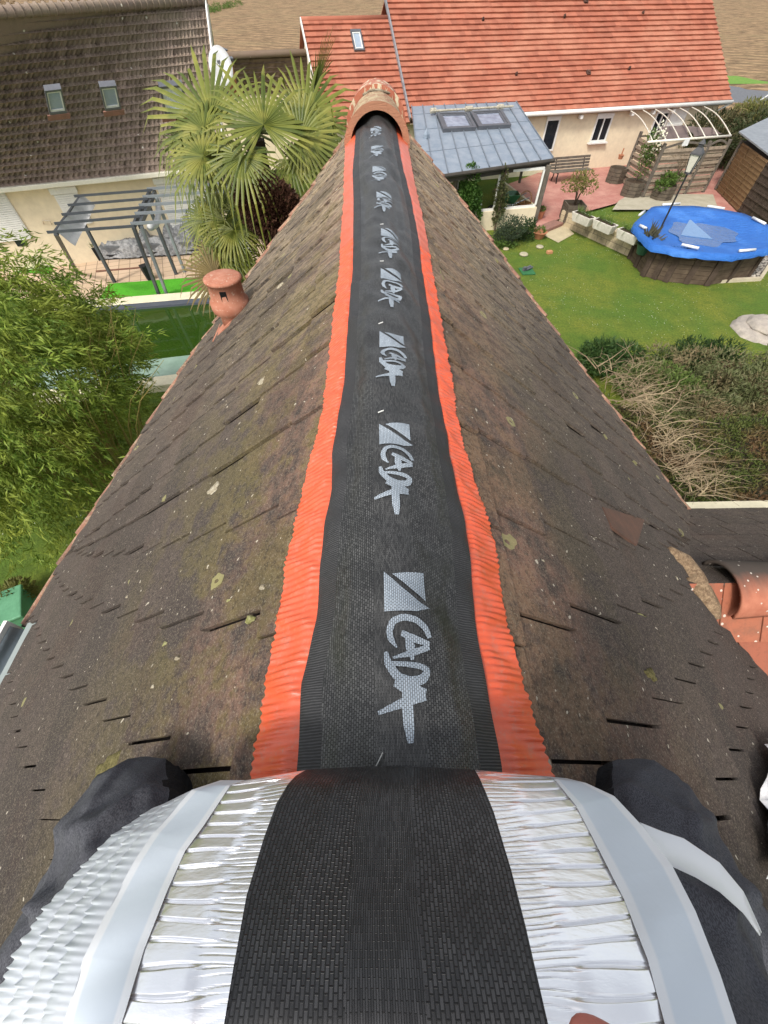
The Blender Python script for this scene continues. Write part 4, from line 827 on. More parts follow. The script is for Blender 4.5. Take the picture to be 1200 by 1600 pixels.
#@@PART2
# ---------------- pergola, sofa and small things on the left terrace
PM = M('anthracite_metal', (.05, .056, .064), (.07, .077, .085), 4, .45, 0, bump=.05); PM2 = M('light_grey_metal', (.17, .19, .2), (.22, .24, .25), 4, .45, 0, bump=.05)
def lc(x, y, z): return G(x / 4.615, 280 + y / 4.615, z)
hp = 2.35
PG = thing('grey_pergola', 'grey metal pergola with slatted top and white fabric blinds on the left terrace', 'pergola', (*G(120, 425)[:2], 0))
def post(a, ztop, parent, mat=PM, s_=.1, base=None):
    b = np.array([a[0], a[1], .06]) if base is None else base
    mb = MB(); mb.beam(b, (a[0], a[1], ztop), s_, s_, (1, 0, 0)); mb.build('post', mat, parent, bevel=.008)
fl_, fr_, bl_, br_ = lc(400, 392, hp), lc(962, 342, hp), lc(590, 125, hp), lc(1082, 90, hp)
post(fl_, hp, PG, base=G(121, 426, .06)); post(fr_, hp, PG, base=G(249, 462, .08)); post(bl_ + (fl_ - bl_) * .3, hp, PG); post(br_ + (fr_ - br_) * .25, hp, PG)
mb = MB(); mb.beam(fl_, bl_, .07, .12); mb.beam(fr_, br_, .07, .12); mb.beam(fr_ + (.18, 0, 0), br_ + (.18, 0, 0), .07, .12); mb.build('side_rail', PM, PG)
fr2 = fr_ + (.25, -.02, 0); post(fr2, hp, PG, PM2, .09, base=G(261, 461, .08)); br2 = br_ + (.3, .02, 0); post(br2 + (fr_ - br_) * .2, hp, PG, PM2, .09)
mb = MB()
for (a_, b_) in (((535, 122), (1100, 78)), ((490, 187), (1065, 140)), ((445, 255), (1040, 202)), ((393, 320), (1012, 265)), ((340, 383), (968, 338))): mb.beam(lc(*a_, hp + .1), lc(*b_, hp + .1), .05, .06)
mb.build('rafter', PM, PG); mb = MB()
for (a_, b_) in (((1060, 70), (1650, 28)), ((1030, 127), (1620, 85)), ((1003, 187), (1600, 150)), ((973, 247), (1580, 215)), ((943, 320), (1540, 285))): mb.beam(lc(*a_, hp + .12), lc(*b_, hp + .12), .05, .07)
e_ = lc(1540, 285, hp); f_ = lc(1640, 45, hp); mb.beam(e_, f_, .07, .1); mb.build('light_rafter', PM2, PG)
post(e_ + (f_ - e_) * .02, hp, PG, PM2)
FAB = M('white_fabric', (.6, .6, .58), (.5, .5, .49), 4, .8)
def roller(a, b, parent):
    mb = MB(); mb.tube([a + (b - a) * t_ + np.array([.12, 0, -.12 - .22 * math.sin(math.pi * t_)]) for t_ in np.linspace(0, 1, 10)], .09, 8); mb.build('rolled_blind', FAB, parent, smooth=True)
c_ = cloth('fabric_blind', [fl_ + (.05, 0, .05), bl_ + (.05, 0, .05), bl_ + (.3, .0, -.25), fl_ + (.3, .1, -.35)], .1, FAB, PG, 8, .02)
roller(fr_ + (.2, .3, 0), br_ + (.2, -.3, 0), PG)
SO = thing('covered_garden_sofa', 'low garden sofa set wrapped in clear plastic sheeting under the pergola', 'sofa', (*G(225, 405)[:2], .06))
SP = DP(0, 0, 1)
sa, sb = G(160, 407, .06), G(308, 398, .06); sdv = (sb - sa)[:2]; Ls = np.linalg.norm(sdv); sdv /= Ls; sn = np.array([-sdv[1], sdv[0]]); rzs = math.atan2(sdv[1], sdv[0])
mb = MB(); mb.box((*((sa + sb)[:2] / 2 + sn * .45), .16), (Ls, .9, .16), rz=rzs); mb.build('base', M('black_rattan', (.015, .015, .017), (.03, .03, .03), 20), SO); mb = MB(); cc_ = (sa + sb)[:2] / 2; mb.box((*(cc_ + sn * .42), .38), (Ls * .96, .78, .3), rz=rzs); mb.box((*(cc_ + sn * .75), .66), (Ls * .96, .2, .3), rz=rzs); mb.build('cushion', M('grey_cushion', (.1, .105, .11), (.14, .145, .15), 6), SO, bevel=.05)
k = NT('plastic_sheet'); n1 = k.noise(k.obj(), 5, 5, .7); col = k.mix(k.ramp(n1, .4, .62), (.12, .125, .13), (.34, .34, .34)); k.bump(n1, 1., .08); PLS = k.fin(col, .25)
V = []; Fc = []; nx, ny = 60, 16
for j in range(ny + 1):
    for i in range(nx + 1):
        s_, t_ = i / nx, j / ny; prof = min(1, t_ / .12, (1 - t_) / .1, 1)
        top = .55 + (.3 if t_ > .62 else 0) + (.22 if (i / nx < .1 or i / nx > .9 or .46 < i / nx < .54) else 0) * (1 if t_ < .7 else .3)
        ed = min(1, s_ / .03, (1 - s_) / .03); z_ = .12 + top * min(prof, ed) + .035 * math.sin(23 * s_) * math.sin(9 * t_) + rng.normal() * .012
        p = sa[:2] + sdv * (s_ * Ls * 1.02 - .01) + sn * (t_ * 1.0 - .04 + .03 * math.sin(15 * s_)); V.append((*p, z_))
for j in range(ny):
    for i in range(nx): a = j * (nx + 1) + i; Fc.append((a, a + 1, a + nx + 2, a + nx + 1))
mesh_obj('plastic_cover', V, Fc, PLS, SO, smooth=True)
bk_ = G(235, 437, .06); mb = MB(); mb.lathe([(.13, 0), (.2, .45), (.2, .5), (.16, .5)], bk_, 4); tag(mb.build('tall_planter', M('black_rattan', (1, 1, 1)), bevel=.01), 'tapered black planter at the foot of the pergola posts', 'planter')
mb = MB(); p = G(158, 405, .06); mb.lathe([(.17, 0), (.22, .4), (.22, .45)], p, 4); bb = mb.build('plant_box', M('black_rattan', (1, 1, 1)), bevel=.01); tag(bb, 'black plant box with grass at the left end of the covered sofa', 'planter')
V, Fc = leaves(np.tile(p + (0, 0, .44), (80, 1)) + rng.normal(size=(80, 3)) * (.08, .08, .01), rng.normal(size=(80, 3)) * .5 + (0, 0, 1), .3, .012); mesh_obj('grass_tuft', V, Fc, LG, bb)
mb = MB(); mb.tube([G(150, 424, .08), G(235, 417, .08)], .03, 6); tag(mb.build('terrace_pole', M('rust_brown', (.2, .1, .07))), 'thin brown pole lying across the beige terrace', 'pole')
mb = MB(); mb.lathe([(.35, 0), (.45, .3), (.2, .5)], G(380, 395, .06), 10); tag(mb.build('covered_barbecue', M('cover_white', (.6, .62, .62), (.5, .52, .52), 3, .5), bevel=.02), 'pale covered garden object beyond the palm trunk', 'barbecue')

# ---------------- palms
def fan_leaf(mb, c, axis, nrm, rad, nl=34, spread=R(150), droop=.25):
    axis = np.array(axis, float); axis /= np.linalg.norm(axis); nrm = np.array(nrm, float); nrm -= axis * (nrm @ axis); nrm /= np.linalg.norm(nrm); side = np.cross(nrm, axis)
    V = []; Fc = []
    for i in range(nl):
        a = (i / (nl - 1) - .5) * 2 * spread; d_ = axis * math.cos(a) + side * math.sin(a); sd_ = -axis * math.sin(a) + side * math.cos(a)
        L_ = rad * (1 - .28 * abs(a / spread) ** 2) * random.uniform(.82, 1.08); wmid = math.sin(spread / nl) * L_ * .42 * random.uniform(.85, 1.05)
        fold = nrm * .012; dr = random.uniform(.6, 1.3) * droop
        bend = random.random() < .3
        a += random.gauss(0, .012); pts = [(0, .004, 0), (.42, wmid, .04 * random.random()), (.78, wmid * .72, dr * .35), (1., .002, dr * (1.1 if not bend else 2.6))]
        o_ = len(V)
        for (t_, w_, z_) in pts:
            p = c + d_ * L_ * t_ * (1 if not (bend and t_ == 1.) else .93) + np.array([0, 0, -1.]) * z_ * L_ * (t_ ** 2) - nrm * (.06 * L_ * math.cos(2 * a) * 0)
            V += [p - sd_ * w_, p + fold * (1 - t_), p + sd_ * w_]
        for j in range(3):
            b = o_ + j * 3; Fc += [(b, b + 1, b + 4, b + 3), (b + 1, b + 2, b + 5, b + 4)]
    mb.add(V, Fc)
def palm_mat():
    k = NT('palm_leaf'); col = k.mix(k.island(), (.05, .075, .008), (.17, .185, .028)); n = k.noise(k.obj(), 2.5, 3); col = k.mix(k.ramp(n, .5, .62, 0, .55), col, (.27, .25, .05)); k.fin(col, .5, 0, .4)
    tr = k.n('ShaderNodeBsdfTranslucent'); k.l(col, tr.inputs[0]); mx = k.n('ShaderNodeMixShader'); mx.inputs[0].default_value = .18; k.l(k.b.outputs[0], mx.inputs[1]); k.l(tr.outputs[0], mx.inputs[2]); k.l(mx.outputs[0], k.out.inputs[0]); return k.m
PLM = palm_mat(); PST = M('palm_stalk', (.14, .18, .05), (.2, .2, .07), 10, .5); FIB = M('palm_fibre', (.1, .06, .035), (.05, .03, .02), 30, .95, bump=1., bd=.03)
DEADF = leaf_mat('palm_dead', (.22, .16, .06), (.16, .12, .05))
def palm(base, crown, fans, lab, skirt=1.0):
    base = np.array(base, float); crown = np.array(crown, float)
    t_ = thing('fan_palm', lab, 'palm tree', base, 0, 'fan palms at the left of the roof')
    mb = MB(); mb.tube([base, base * .6 + crown * .4 + (.05, 0, 0), crown - (0, 0, .1)], [.15, .14, .16], 12); 
    for i in range(26):
        a = i * 2.4; z_ = .3 + (crown[2] - base[2] - .5) * i / 26; p = base + (crown - base) * (z_ / (crown[2] - base[2])); mb.tube([p, p + (.2 * math.cos(a), .2 * math.sin(a), .16)], [.05, .015], 5)
    mb.build('trunk', FIB, t_, smooth=False)
    for i, f in enumerate(fans):
        c = np.array(f[0], float); mb = MB(); mb.tube([crown, (crown + c) / 2 + (0, 0, .06), c], [.022, .016, .01], 6); st_ = mb.build('leaf_stalk', PST, t_, smooth=True)
        mb = MB(); fan_leaf(mb, c, f[1], f[2], f[3], droop=f[4] if len(f) > 4 else .25); mb.build('fan_leaf', PLM if not (len(f) > 5) else DEADF, t_)
    return t_
camv = np.array([0, -.6, .8])
def toward(c): d_ = CP - np.array(c); return d_ / np.linalg.norm(d_)
def imgdir(u, v, du, dv, depth):   # world direction that appears as (du,dv) in the picture, at this place
    a = DP(u, v, depth); b = DP(u + du, v + dv, depth); return (b - a) / np.linalg.norm(b - a)
PD = 6.2; cr1 = DP(395, 205, PD)
fans = []
def fan(u, v, du, dv, rpx, depth=PD, tilt=(0, 0, 0), droop=.2, dead=None):
    c = DP(u, v, depth); f = [c, imgdir(u, v, du, dv, depth), toward(c) + np.array(tilt), rpx * depth / F, droop]
    if dead: f.append(1)
    return f
fans1 = [fan(412, 196, -.1, -1, 114, 5.8, (0, 0, .1), .1), fan(330, 182, -.8, -1, 128, 6.3, (.1, 0, .3), .1),
         fan(478, 180, .5, -1, 98, 6.3, (-.2, 0, .2), .1), fan(492, 135, .5, -1, 70, 6.9, (-2.4, .3, 0), .03), fan(470, 215, 1, -.2, 80, 6.0, (-.3, 0, .3), .3), fan(495, 235, 1, .3, 66, 6.3, (0, 0, .8), .5),
         fan(320, 205, -1, .1, 88, 6.2, (0, .3, 1.), .35), fan(318, 245, -1, .05, 86, 5.9, (.2, .4, .9), .3), fan(380, 245, -.3, 1, 80, 5.8, (0, 0, .9), .6),
         fan(345, 232, -.6, .8, 75, 6.1, (0, 0, 1), .6), fan(500, 200, .9, -.5, 60, 6.7, (0, 0, .5), .3), fan(300, 225, -.8, .5, 60, 6.5, (0, 0, .8), .6), fan(455, 250, .8, .5, 66, 6.2, (0, 0, 1), .6)]
b1 = np.array([cr1[0], cr1[1], 0.]); palm(b1, cr1, fans1, 'large fan palm with a wide crown of green fronds left of the ridge end')
cr2 = DP(345, 345, 7.0); cr3 = DP(350, 425, 7.0)
fans2 = [fan(352, 345, .2, 1, 66, 6.8, (0, 0, .3), .35), fan(320, 345, -1, .1, 55, 6.9, (0, 0, .9), .4), fan(372, 340, 1, .1, 62, 6.9, (0, 0, .8), .5), fan(345, 322, -.2, -1, 50, 7.1, (0, 0, .6), .2), fan(330, 335, -.8, -.7, 50, 7.1, (0, 0, .4), .3), fan(365, 360, .6, .9, 55, 6.7, (0, 0, .9), .6)]
fans3 = [fan(335, 430, -.9, .6, 62, 6.9, (0, 0, .4), .15, 1), fan(355, 400, -.3, -1, 42, 7.0, (0, 0, .5), .3), fan(360, 395, 1, .5, 60, 7.0, (0, 0, .7), .5), fan(340, 395, -1, .3, 62, 6.9, (0, 0, .8), .35), fan(372, 415, .6, 1, 60, 7.1, (0, 0, .4), .4), fan(345, 440, 0, 1, 45, 7.1, (0, 0, .4), .2, 1)]
b2 = np.array([cr2[0], cr2[1], 0.]); palm(b2, cr2, fans2, 'middle sized fan palm below the large crown, beside the white shutter')
b3 = np.array([cr3[0] + .3, cr3[1], 0.]); palm(b3, cr3, fans3, 'lowest fan palm with yellowing fronds just above the terracotta roof vent')
pc_ = DP(432, 335, 6.3); cbh = thing('copper_shrub', 'dense dark reddish brown shrub behind the palm trunks', 'shrub', (pc_[0], pc_[1], 0))
V, Fc = leaves(*[np.concatenate(x_) for x_ in zip(*[bush_pts(pc_ + np.array(o_), (.42, .35, .42), 5200) for o_ in ((0, 0, 0), (-.2, .1, .12), (.12, .1, -.4))])], .07, .02)
mesh_obj('foliage', V, Fc, leaf_mat('copper_leaf', (.045, .018, .012), (.1, .05, .03)), cbh)
mb = MB(); mb.tube([(pc_[0], pc_[1], 0), pc_], [.08, .05], 6); mb.build('trunk', M('bark', (1, 1, 1)), cbh)

# ---------------- bamboo
BBc = np.array([-5.5, 5.3, 0]); BA = thing('bamboo_clump', 'big bushy bamboo clump with light green leaves at the left edge', 'bamboo', BBc)
mb = MB(); PA = []; DA = []; ctr = np.array([-6.35, 5.3, 2.35]); rad_ = np.array([1.85, 2.55, 1.85])
npl = 3300
for i in range(npl):
    d_ = rng.normal(size=3); d_ /= np.linalg.norm(d_); d_[2] = abs(d_[2]) if random.random() < .6 else d_[2]
    r_ = random.uniform(.45, 1.) ** .6 * (1 + .14 * math.sin(5 * d_[0] + 3 * d_[1] + 7 * d_[2]) + .08 * math.sin(13 * d_[1] + 9 * d_[2])); tip = ctr + d_ * rad_ * r_
    if d_[2] > .3 and random.random() < .15: tip = tip + np.array([0, .3, .45]) * random.random()
    ax_d = np.array([d_[0], d_[1], -.35]) + rng.normal(size=3) * .35; ax_d /= np.linalg.norm(ax_d); Lp = random.uniform(.25, .5)
    for q_ in range(random.choice((12, 20, 30))):
        t_ = random.random(); PA.append(tip + ax_d * Lp * t_ + rng.normal(size=3) * .035); DA.append(ax_d * .9 + rng.normal(size=3) * .5 + np.array([0, 0, -.2]))
for i in range(70):
    a = random.uniform(0, 2 * math.pi); r_ = random.uniform(0, .9); b = BBc + (r_ * math.cos(a), r_ * math.sin(a), 0); lean = random.uniform(.3, 1.5)
    mb.tube([b + np.array([math.cos(a) * lean * t_ ** 2, math.sin(a) * lean * 1.3 * t_ ** 2, 3.9 * t_ - .5 * lean * t_ ** 3]) for t_ in np.linspace(0, 1, 6)], [.018, .017, .014, .011, .007, .003], 5, False)
mb.build('cane', M('bamboo_cane', (.2, .2, .06), (.28, .2, .07), 6, .5), BA, smooth=True)
V, Fc = leaves(np.array(PA), np.array(DA), .155, .0125, .12); mesh_obj('foliage', V, Fc, leaf_mat('bamboo_leaf', (.07, .135, .015), (.28, .36, .06), (.25, .29, .045)), BA)
for q, sz, lab in (((22, 975), (.9, .6, .5), 'green plastic box on the lawn at the lower left edge'),):
    p = G(*q, 0) ; mb = MB(); mb.box(p + (0, 0, .25), sz, rz=.5); mb.box(p + (0, 0, .53), (.96, .66, .06), rz=.5); tag(mb.build('garden_box', M('pale_green_plastic', (.12, .3, .17), (.09, .24, .13), 3, .5), bevel=.02), lab, 'box')
p = G(40, 948); V, Fc = leaves(*bush_pts(p + (0, 0, .3), (.3, .4, .25), 900), .1, .02); yb = mesh_obj('yellow_bush', V, Fc, LYL); tag(yb, 'small yellowish bush beside the green plastic box', 'bush')

# ================================================================== THE ROOF THE CAMERA SITS ON
HOUSE = thing('tiled_ridge_house', 'house whose dark clay tile roof with an open ridge fills the foreground', 'house', (float(RO[0]), 0, 0))
k = NT('old_clay_tiles')
fl = k.n('ShaderNodeVectorMath'); fl.operation = 'FLOOR'; k.l(k.uv(), fl.inputs[0]); wz_ = k.n('ShaderNodeTexWhiteNoise'); k.l(fl.outputs[0], wz_.inputs[0])
col = k.mix(wz_.outputs[0], (.052, .042, .037), (.076, .058, .05))
sep = k.n('ShaderNodeSeparateXYZ'); k.l(k.obj(), sep.inputs[0]); ax_ = k.math('ABSOLUTE', k.math('SUBTRACT', sep.outputs[0], .01))
nl_ = k.noise(k.obj(), 2.2, 6, .65); nm = k.noise(k.obj(), 9, 8, .75); nf = k.noise(k.obj(), 55, 6, .8)
# reddish bare clay near the ridge and in patches
red = k.math('MULTIPLY', k.ramp(k.math('ADD', ax_, k.math('MULTIPLY', nl_, -.9)), -.28, .1, 1, 0), k.ramp(nm, .38, .55))
col = k.mix(k.math('MULTIPLY', red, .75), col, (.31, .17, .115))
col = k.mix(k.ramp(nl_, .54, .68, 0, .5), col, (.12, .072, .054))
# moss and pale lichen crust, stronger toward ridge
mside = k.ramp(sep.outputs[0], -.1, .25, 1, .3); mz = k.math('MULTIPLY', k.math('MULTIPLY', k.ramp(ax_, .35, 1.0, 1, .05), mside), k.ramp(k.math('ADD', k.math('MULTIPLY', nm, .5), k.math('MULTIPLY', k.noise(k.obj(), 3.5, 5), .5)), .47, .53))
col = k.mix(k.math('MULTIPLY', mz, .75), col, (.12, .098, .035))
fy_ = k.ramp(sep.outputs[1], .9, 3.2, 0, 1)
nstr = k.noise(k.map(k.obj(), (1.2, 4, 1.2)), 9, 6, .8)
col = k.mix(k.math('MULTIPLY', k.math('MULTIPLY', fy_, k.ramp(ax_, .2, 1.2, 1, .25)), k.ramp(nstr, .44, .54, 0, .95)), col, (.46, .35, .23))
col = k.mix(k.ramp(k.noise(k.obj(), 1.1, 6, .7), .5, .62, 0, .6), col, (.035, .028, .026)); col = k.mix(k.ramp(nf, .5, .6, 0, .6), col, (.028, .022, .019)); nf2 = k.noise(k.obj(), 80, 6, .85); col = k.mix(k.ramp(nf2, .55, .62, 0, .4), col, (.24, .195, .15))
ng = k.noise(k.obj(), 230, 3, .8); col = k.mix(k.ramp(ng, .56, .62, 0, .4), col, (.3, .26, .19)); col = k.mix(k.ramp(ng, .42, .36, 0, .5), col, (.02, .015, .012))
warp = k.n('ShaderNodeVectorMath'); warp.operation = 'ADD'; nn = k.n('ShaderNodeTexNoise'); nn.inputs['Scale'].default_value = 25; k.l(k.obj(), nn.inputs[0]); sc_ = k.n('ShaderNodeVectorMath'); sc_.operation = 'SCALE'; sc_.inputs['Scale'].default_value = .04; k.l(nn.outputs['Color'], sc_.inputs[0]); k.l(k.obj(), warp.inputs[0]); k.l(sc_.outputs[0], warp.inputs[1])
v1 = k.voro(warp.outputs[0], 26); sp = k.math('MULTIPLY', k.math('LESS_THAN', k.math('ADD', v1, k.math('MULTIPLY', k.noise(k.obj(), 17, 2), .2)), .19), k.ramp(k.noise(k.obj(), 6, 2), .42, .5)); col = k.mix(k.math('MULTIPLY', sp, .8), col, (.5, .45, .36))
v2 = k.voro(warp.outputs[0], 3.4); sp2 = k.math('MULTIPLY', k.math('LESS_THAN', v2, .085), k.math('GREATER_THAN', v2, .03)); col = k.mix(k.math('MULTIPLY', sp2, .6), col, (.32, .3, .13))
k.bump(k.math('ADD', k.math('MULTIPLY', nf, .7), k.math('MULTIPLY', nm, .8)), .8, .006); CLAY = k.fin(col, .88)
k = NT('verge_clay'); n1 = k.noise(k.obj(), 5, 6, .7); n2 = k.noise(k.obj(), 25, 5, .8); col = k.mix(k.ramp(n1, .4, .65), (.3, .15, .1), (.13, .08, .06)); col = k.mix(k.ramp(n2, .5, .65, 0, .75), col, (.45, .37, .24)); k.bump(n2, .7, .01); VCL = k.fin(col, .88)
VL = ([0, .2, .41, .65, .89, 1.37, 1.71, 2.0, 2.08], [4.25, 3.9, 3.6, 3.35, 3.1, 2.6, 1.84, 1.2, .85])
VRt = ([0, .24, .5, .79, .95, 1.47, 2.0, 2.39], [4.25, 4.05, 3.92, 3.66, 3.4, 2.65, 2.15, 1.74])
def vergeL(x): return interp(x, *VL)
def vergeR(x): return interp(x, *VRt)
APX, APY = 1.46, .78
def bval(x): return APY + (x - APX) * (1.74 - APY) / (2.39 - APX)
def fval(x): return interp(x, [APX, 1.52, 1.76, 1.98, 2.4, 3], [APY - .03, .67, .53, .42, .1, -.4])
def slope_tiles(name, side):
    V = []; Fc = []; U = []; W = .262 if side < 0 else .245; verge = vergeL if side < 0 else vergeR
    edges = [.075, .235, .41, .585, .735, .885, 1.025, 1.155, 1.28, 1.4, 1.51, 1.615, 1.715, 1.81, 1.9, 1.99, 2.08] if side < 0 else [.075, .215, .39, .61, .785, .94, 1.09, 1.235, 1.375, 1.51, 1.64, 1.765, 1.885, 2.0, 2.11, 2.22, 2.31, 2.39]
    ph0 = .10 if side < 0 else .11
    th = .011
    for j in range(len(edges) - 1):
        x0, x1 = edges[j], edges[j + 1]; sh = (.062 if side < 0 else .073) * (j - 2)
        xm = (x0 + x1) / 2
        if side < 0 and x1 > 1.96: ymin = .82
        else: ymin = -3.2
        js = []
        for q in range(-16, 20):
            y = ph0 + q * W; kq = 1. if y < .55 else max(.15, 1 - (y - .55) / .55 * .85)
            js.append(y + sh * kq)
        js = sorted(js)
        for q in range(len(js) - 1):
            g_ = .005 if js[q] > .8 else (.0045 if js[q] > .2 else .003)
            a = js[q] + g_ + random.uniform(-.002, .002); b = js[q + 1] - g_ + random.uniform(-.002, .002)
            ya0 = yb0 = None
            p0a, p1a, p0b, p1b = a, a, b, b      # at x0/x1 for start/end
            lim0, lim1 = verge(x0) + .03 * math.sin(7 * j), verge(x1) + .03 * math.sin(7 * j)
            if a > max(lim0, lim1): continue
            p0b, p1b = min(b, lim0), min(b, lim1); p0a, p1a = min(a, lim0), min(a, lim1)
            if ymin > -3: p0a = max(p0a, ymin); p1a = max(p1a, ymin)
            if p0b - p0a < .004 and p1b - p1a < .004: continue
            if side > 0 and x1 > APX:
                bv0, bv1, fv0, fv1 = bval(x0), bval(x1), fval(x0), fval(x1)
                if x0 < APX: bv0 = fv0 = APY
                mid = (a + b) / 2
                if (p0a + p0b) / 2 > fv0 and (p0a + p0b) / 2 < bv0 and fv1 < mid < bv1: continue
                if mid > APY:
                    p0a, p1a = max(p0a, bv0), max(p1a, bv1)
                    if p0b <= p0a and p1b <= p1a: continue
                    p0b = max(p0b, p0a + .001); p1b = max(p1b, p1a + .001)
                else:
                    p0b, p1b = min(p0b, fv0), min(p1b, fv1)
                    if p0b <= p0a and p1b <= p1a: continue
                    p0a = min(p0a, p0b - .001); p1a = min(p1a, p1b - .001)
            if p0b < p0a: p0a = p0b - .001
            if p1b < p1a: p1a = p1b - .001
            h0 = random.uniform(-.0025, .003); tl = random.uniform(-.004, .004); xb = x1 + .012 + random.uniform(-.003, .003); sg = random.uniform(-.001, .0015)
            o_ = len(V); nn_ = np.array([T * side, 0, 1.]) / math.sqrt(1 + T * T)
            # 3x3 grid on top for a slightly cambered tile
            grid = []
            for ii in range(4):
                for jj in range(4):
                    s_, t_ = ii / 3, jj / 3; x = x0 + (xb - x0) * s_; ylo = p0a + (p1a - p0a) * s_; yhi = p0b + (p1b - p0b) * s_; y = ylo + (yhi - ylo) * t_
                    h = .002 + (th + .004) * s_ + h0 + tl * (t_ - .5) + .0015 * math.sin(math.pi * t_) + sg + (.006 if p0a > .75 else .002) * (1 - t_)
                    P_ = L2W(side * x, y, -T * x) + (RX * nn_[0] + RZ * nn_[2]) * h; V.append(P_); U.append((q + 40 + j * .0 + .5, j + .5))
            for ii in range(3):
                for jj in range(3): c_ = o_ + ii * 4 + jj; Fc.append((c_, c_ + 1, c_ + 5, c_ + 4))
            rim = [0, 1, 2, 3, 7, 11, 15, 14, 13, 12, 8, 4]; ob = len(V)
            for r_ in rim: V.append(V[o_ + r_] - (RX * nn_[0] + RZ * nn_[2]) * .012); U.append(U[o_ + r_])
            for i_ in range(12): Fc.append((o_ + rim[i_], o_ + rim[(i_ + 1) % 12], ob + (i_ + 1) % 12, ob + i_))
    return mesh_obj(name, V, Fc, CLAY, HOUSE, uvs=U)
slope_tiles('roof_slope', -1)['label'] = 'dark mossy tile slope left of the ridge'
slope_tiles('roof_slope', 1)['label'] = 'dark mossy tile slope right of the ridge'
# boarding under the tiles
UND = M('roof_underlay', (.025, .018, .014), (.015, .01, .01), 8)
mb = MB()
def und(side, pts):
    nn_ = (RX * T * side + RZ) / math.sqrt(1 + T * T); mb.slab([L2W(side * x, y, -T * x) - nn_ * .012 for x, y in pts], nn_, .05)
und(-1, [(.1, 4.0), (.1, -3.1), (1.93, -3.1), (1.93, .82), (2.04, .84)] + [(x, y - .04) for x, y in zip(VL[0][::-1][1:-1], VL[1][::-1][1:-1])])
und(1, [(.1, 4.0), (.1, -3.1), (2.4, -3.1), (2.4, fval(2.4)), (1.98, .42), (1.76, .53), (APX, APY), (2.36, 1.72)] + [(x, y - .04) for x, y in zip(VRt[0][::-1][1:-1], VRt[1][::-1][1:-1])])
mb.build('underlay', UND, HOUSE)
# verge edge tiles
for side, Vg in ((-1, VL), (1, VRt)):
    mb = MB()
    xs_ = np.linspace(.12, Vg[0][-1], 25); vf = vergeL if side < 0 else vergeR
    for a_, b_ in zip(xs_[:-1], xs_[1:]):
        p = L2W(side * a_, vf(a_) - .015, -T * a_ - .012); q = L2W(side * (b_ + .012), vf(b_) - .015, -T * (b_ + .012) - .004); j_ = random.uniform(-.006, .006)
        mb.tube([p + (0, 0, j_), q + (0, 0, j_)], [.028, .034], 8)
        mb.slab([p + (0, .012, .01), q + (0, .012, .01), q + (0, .012, -.16), p + (0, .012, -.16)], (0, 1, 0), .02)
    mb.build('verge_tiles', VCL, HOUSE, smooth=False)
# house walls (inset)
def inset(xs, vf, side, d=.25): return [L2W(side * x, vf(x) - d - .1, 0)[:2] for x in xs]
wl = [L2W(1.9, -2.9, 0)[:2], L2W(1.9, .9, 0)[:2]] + inset([1.9, 1.4, .9, .4], vergeR, 1) + inset([.05, .4, .9, 1.4, 1.6], vergeL, -1) + [L2W(-1.6, -2.9, 0)[:2]]
mb = MB()
core_h = 6.25 - T * 1.9 - .1; mb.prism(wl, 0, core_h)
# gable part above wall head
g1 = [L2W(-1.5, 2.0, core_h), L2W(1.7, 2.0, core_h), L2W(.0, 2.0, 6.1)]; mb.add(g1, [(0, 1, 2)])
mb.build('wall', M('house_wall', (.5, .44, .32), (.42, .36, .26), 2, .9), HOUSE)
# gutter, left eave
mb = MB(); V = []; Fc = []; ysl = np.linspace(-3, .80, 16)
for y in ysl:
    for a in np.linspace(math.pi, 2 * math.pi, 9): V.append(L2W(-2.03 + .075 * math.cos(a), y, -T * 1.96 - .02 + .07 * math.sin(a)))
for i in range(len(ysl) - 1):
    for j in range(8): Fc.append((i * 9 + j, i * 9 + j + 1, (i + 1) * 9 + j + 1, (i + 1) * 9 + j))
gm = M('zinc_gutter', (.3, .34, .35), (.24, .28, .29), 3, .4, .5)
o = mesh_obj('gutter', V, Fc, gm, HOUSE, smooth=True); o.modifiers.new('s', 'SOLIDIFY').thickness = .004
mb = MB(); mb.slab([L2W(-1.90, -3, -T * 1.9 + .012), L2W(-1.98, -3, -T * 1.98 + .035), L2W(-1.98, .80, -T * 1.98 + .035), L2W(-1.90, .80, -T * 1.9 + .012)], (-.6, 0, .8), .004); mb.build('gutter_flashing', M('flash_grey', (.34, .38, .37), (.3, .34, .33), 3, .45, .3), HOUSE)
mb = MB(); mb.beam(L2W(-2.12, -3, -T * 1.96 - .05), L2W(-2.12, .82, -T * 1.96 - .05), .02, .12); mb.build('fascia', WHITE, HOUSE)
# terracotta vent on the left slope
vp = slope_hit(352, 508, -1); vb = L2W(vp[0], vp[1], T * vp[0] * 1.0)
nv = (-RX * T * .0 + RZ); VT = None
TCV = NT('vent_terracotta'); n1 = TCV.noise(TCV.obj(), 12, 5); n2 = TCV.noise(TCV.obj(), 60, 3); col = TCV.mix(TCV.ramp(n1, .35, .65), (.33, .125, .075), (.42, .19, .125)); col = TCV.mix(TCV.ramp(n2, .6, .7, 0, .6), col, (.55, .45, .35)); TCV.bump(n2, .4, .004); TCV = TCV.fin(col, .8)
vc0 = slope_hit(367, 497, -1); vb = L2W(vc0[0], vc0[1], T * vc0[0]); dv = np.linalg.norm(vb - CP); px = 0; sdep = (vb - CP)[1] * cp_ - (vb - CP)[2] * sp_
pm = sdep / F   # metres per photo pixel at the vent
vt_ax = np.array([0, 0, 1.]); hV = 54 * pm
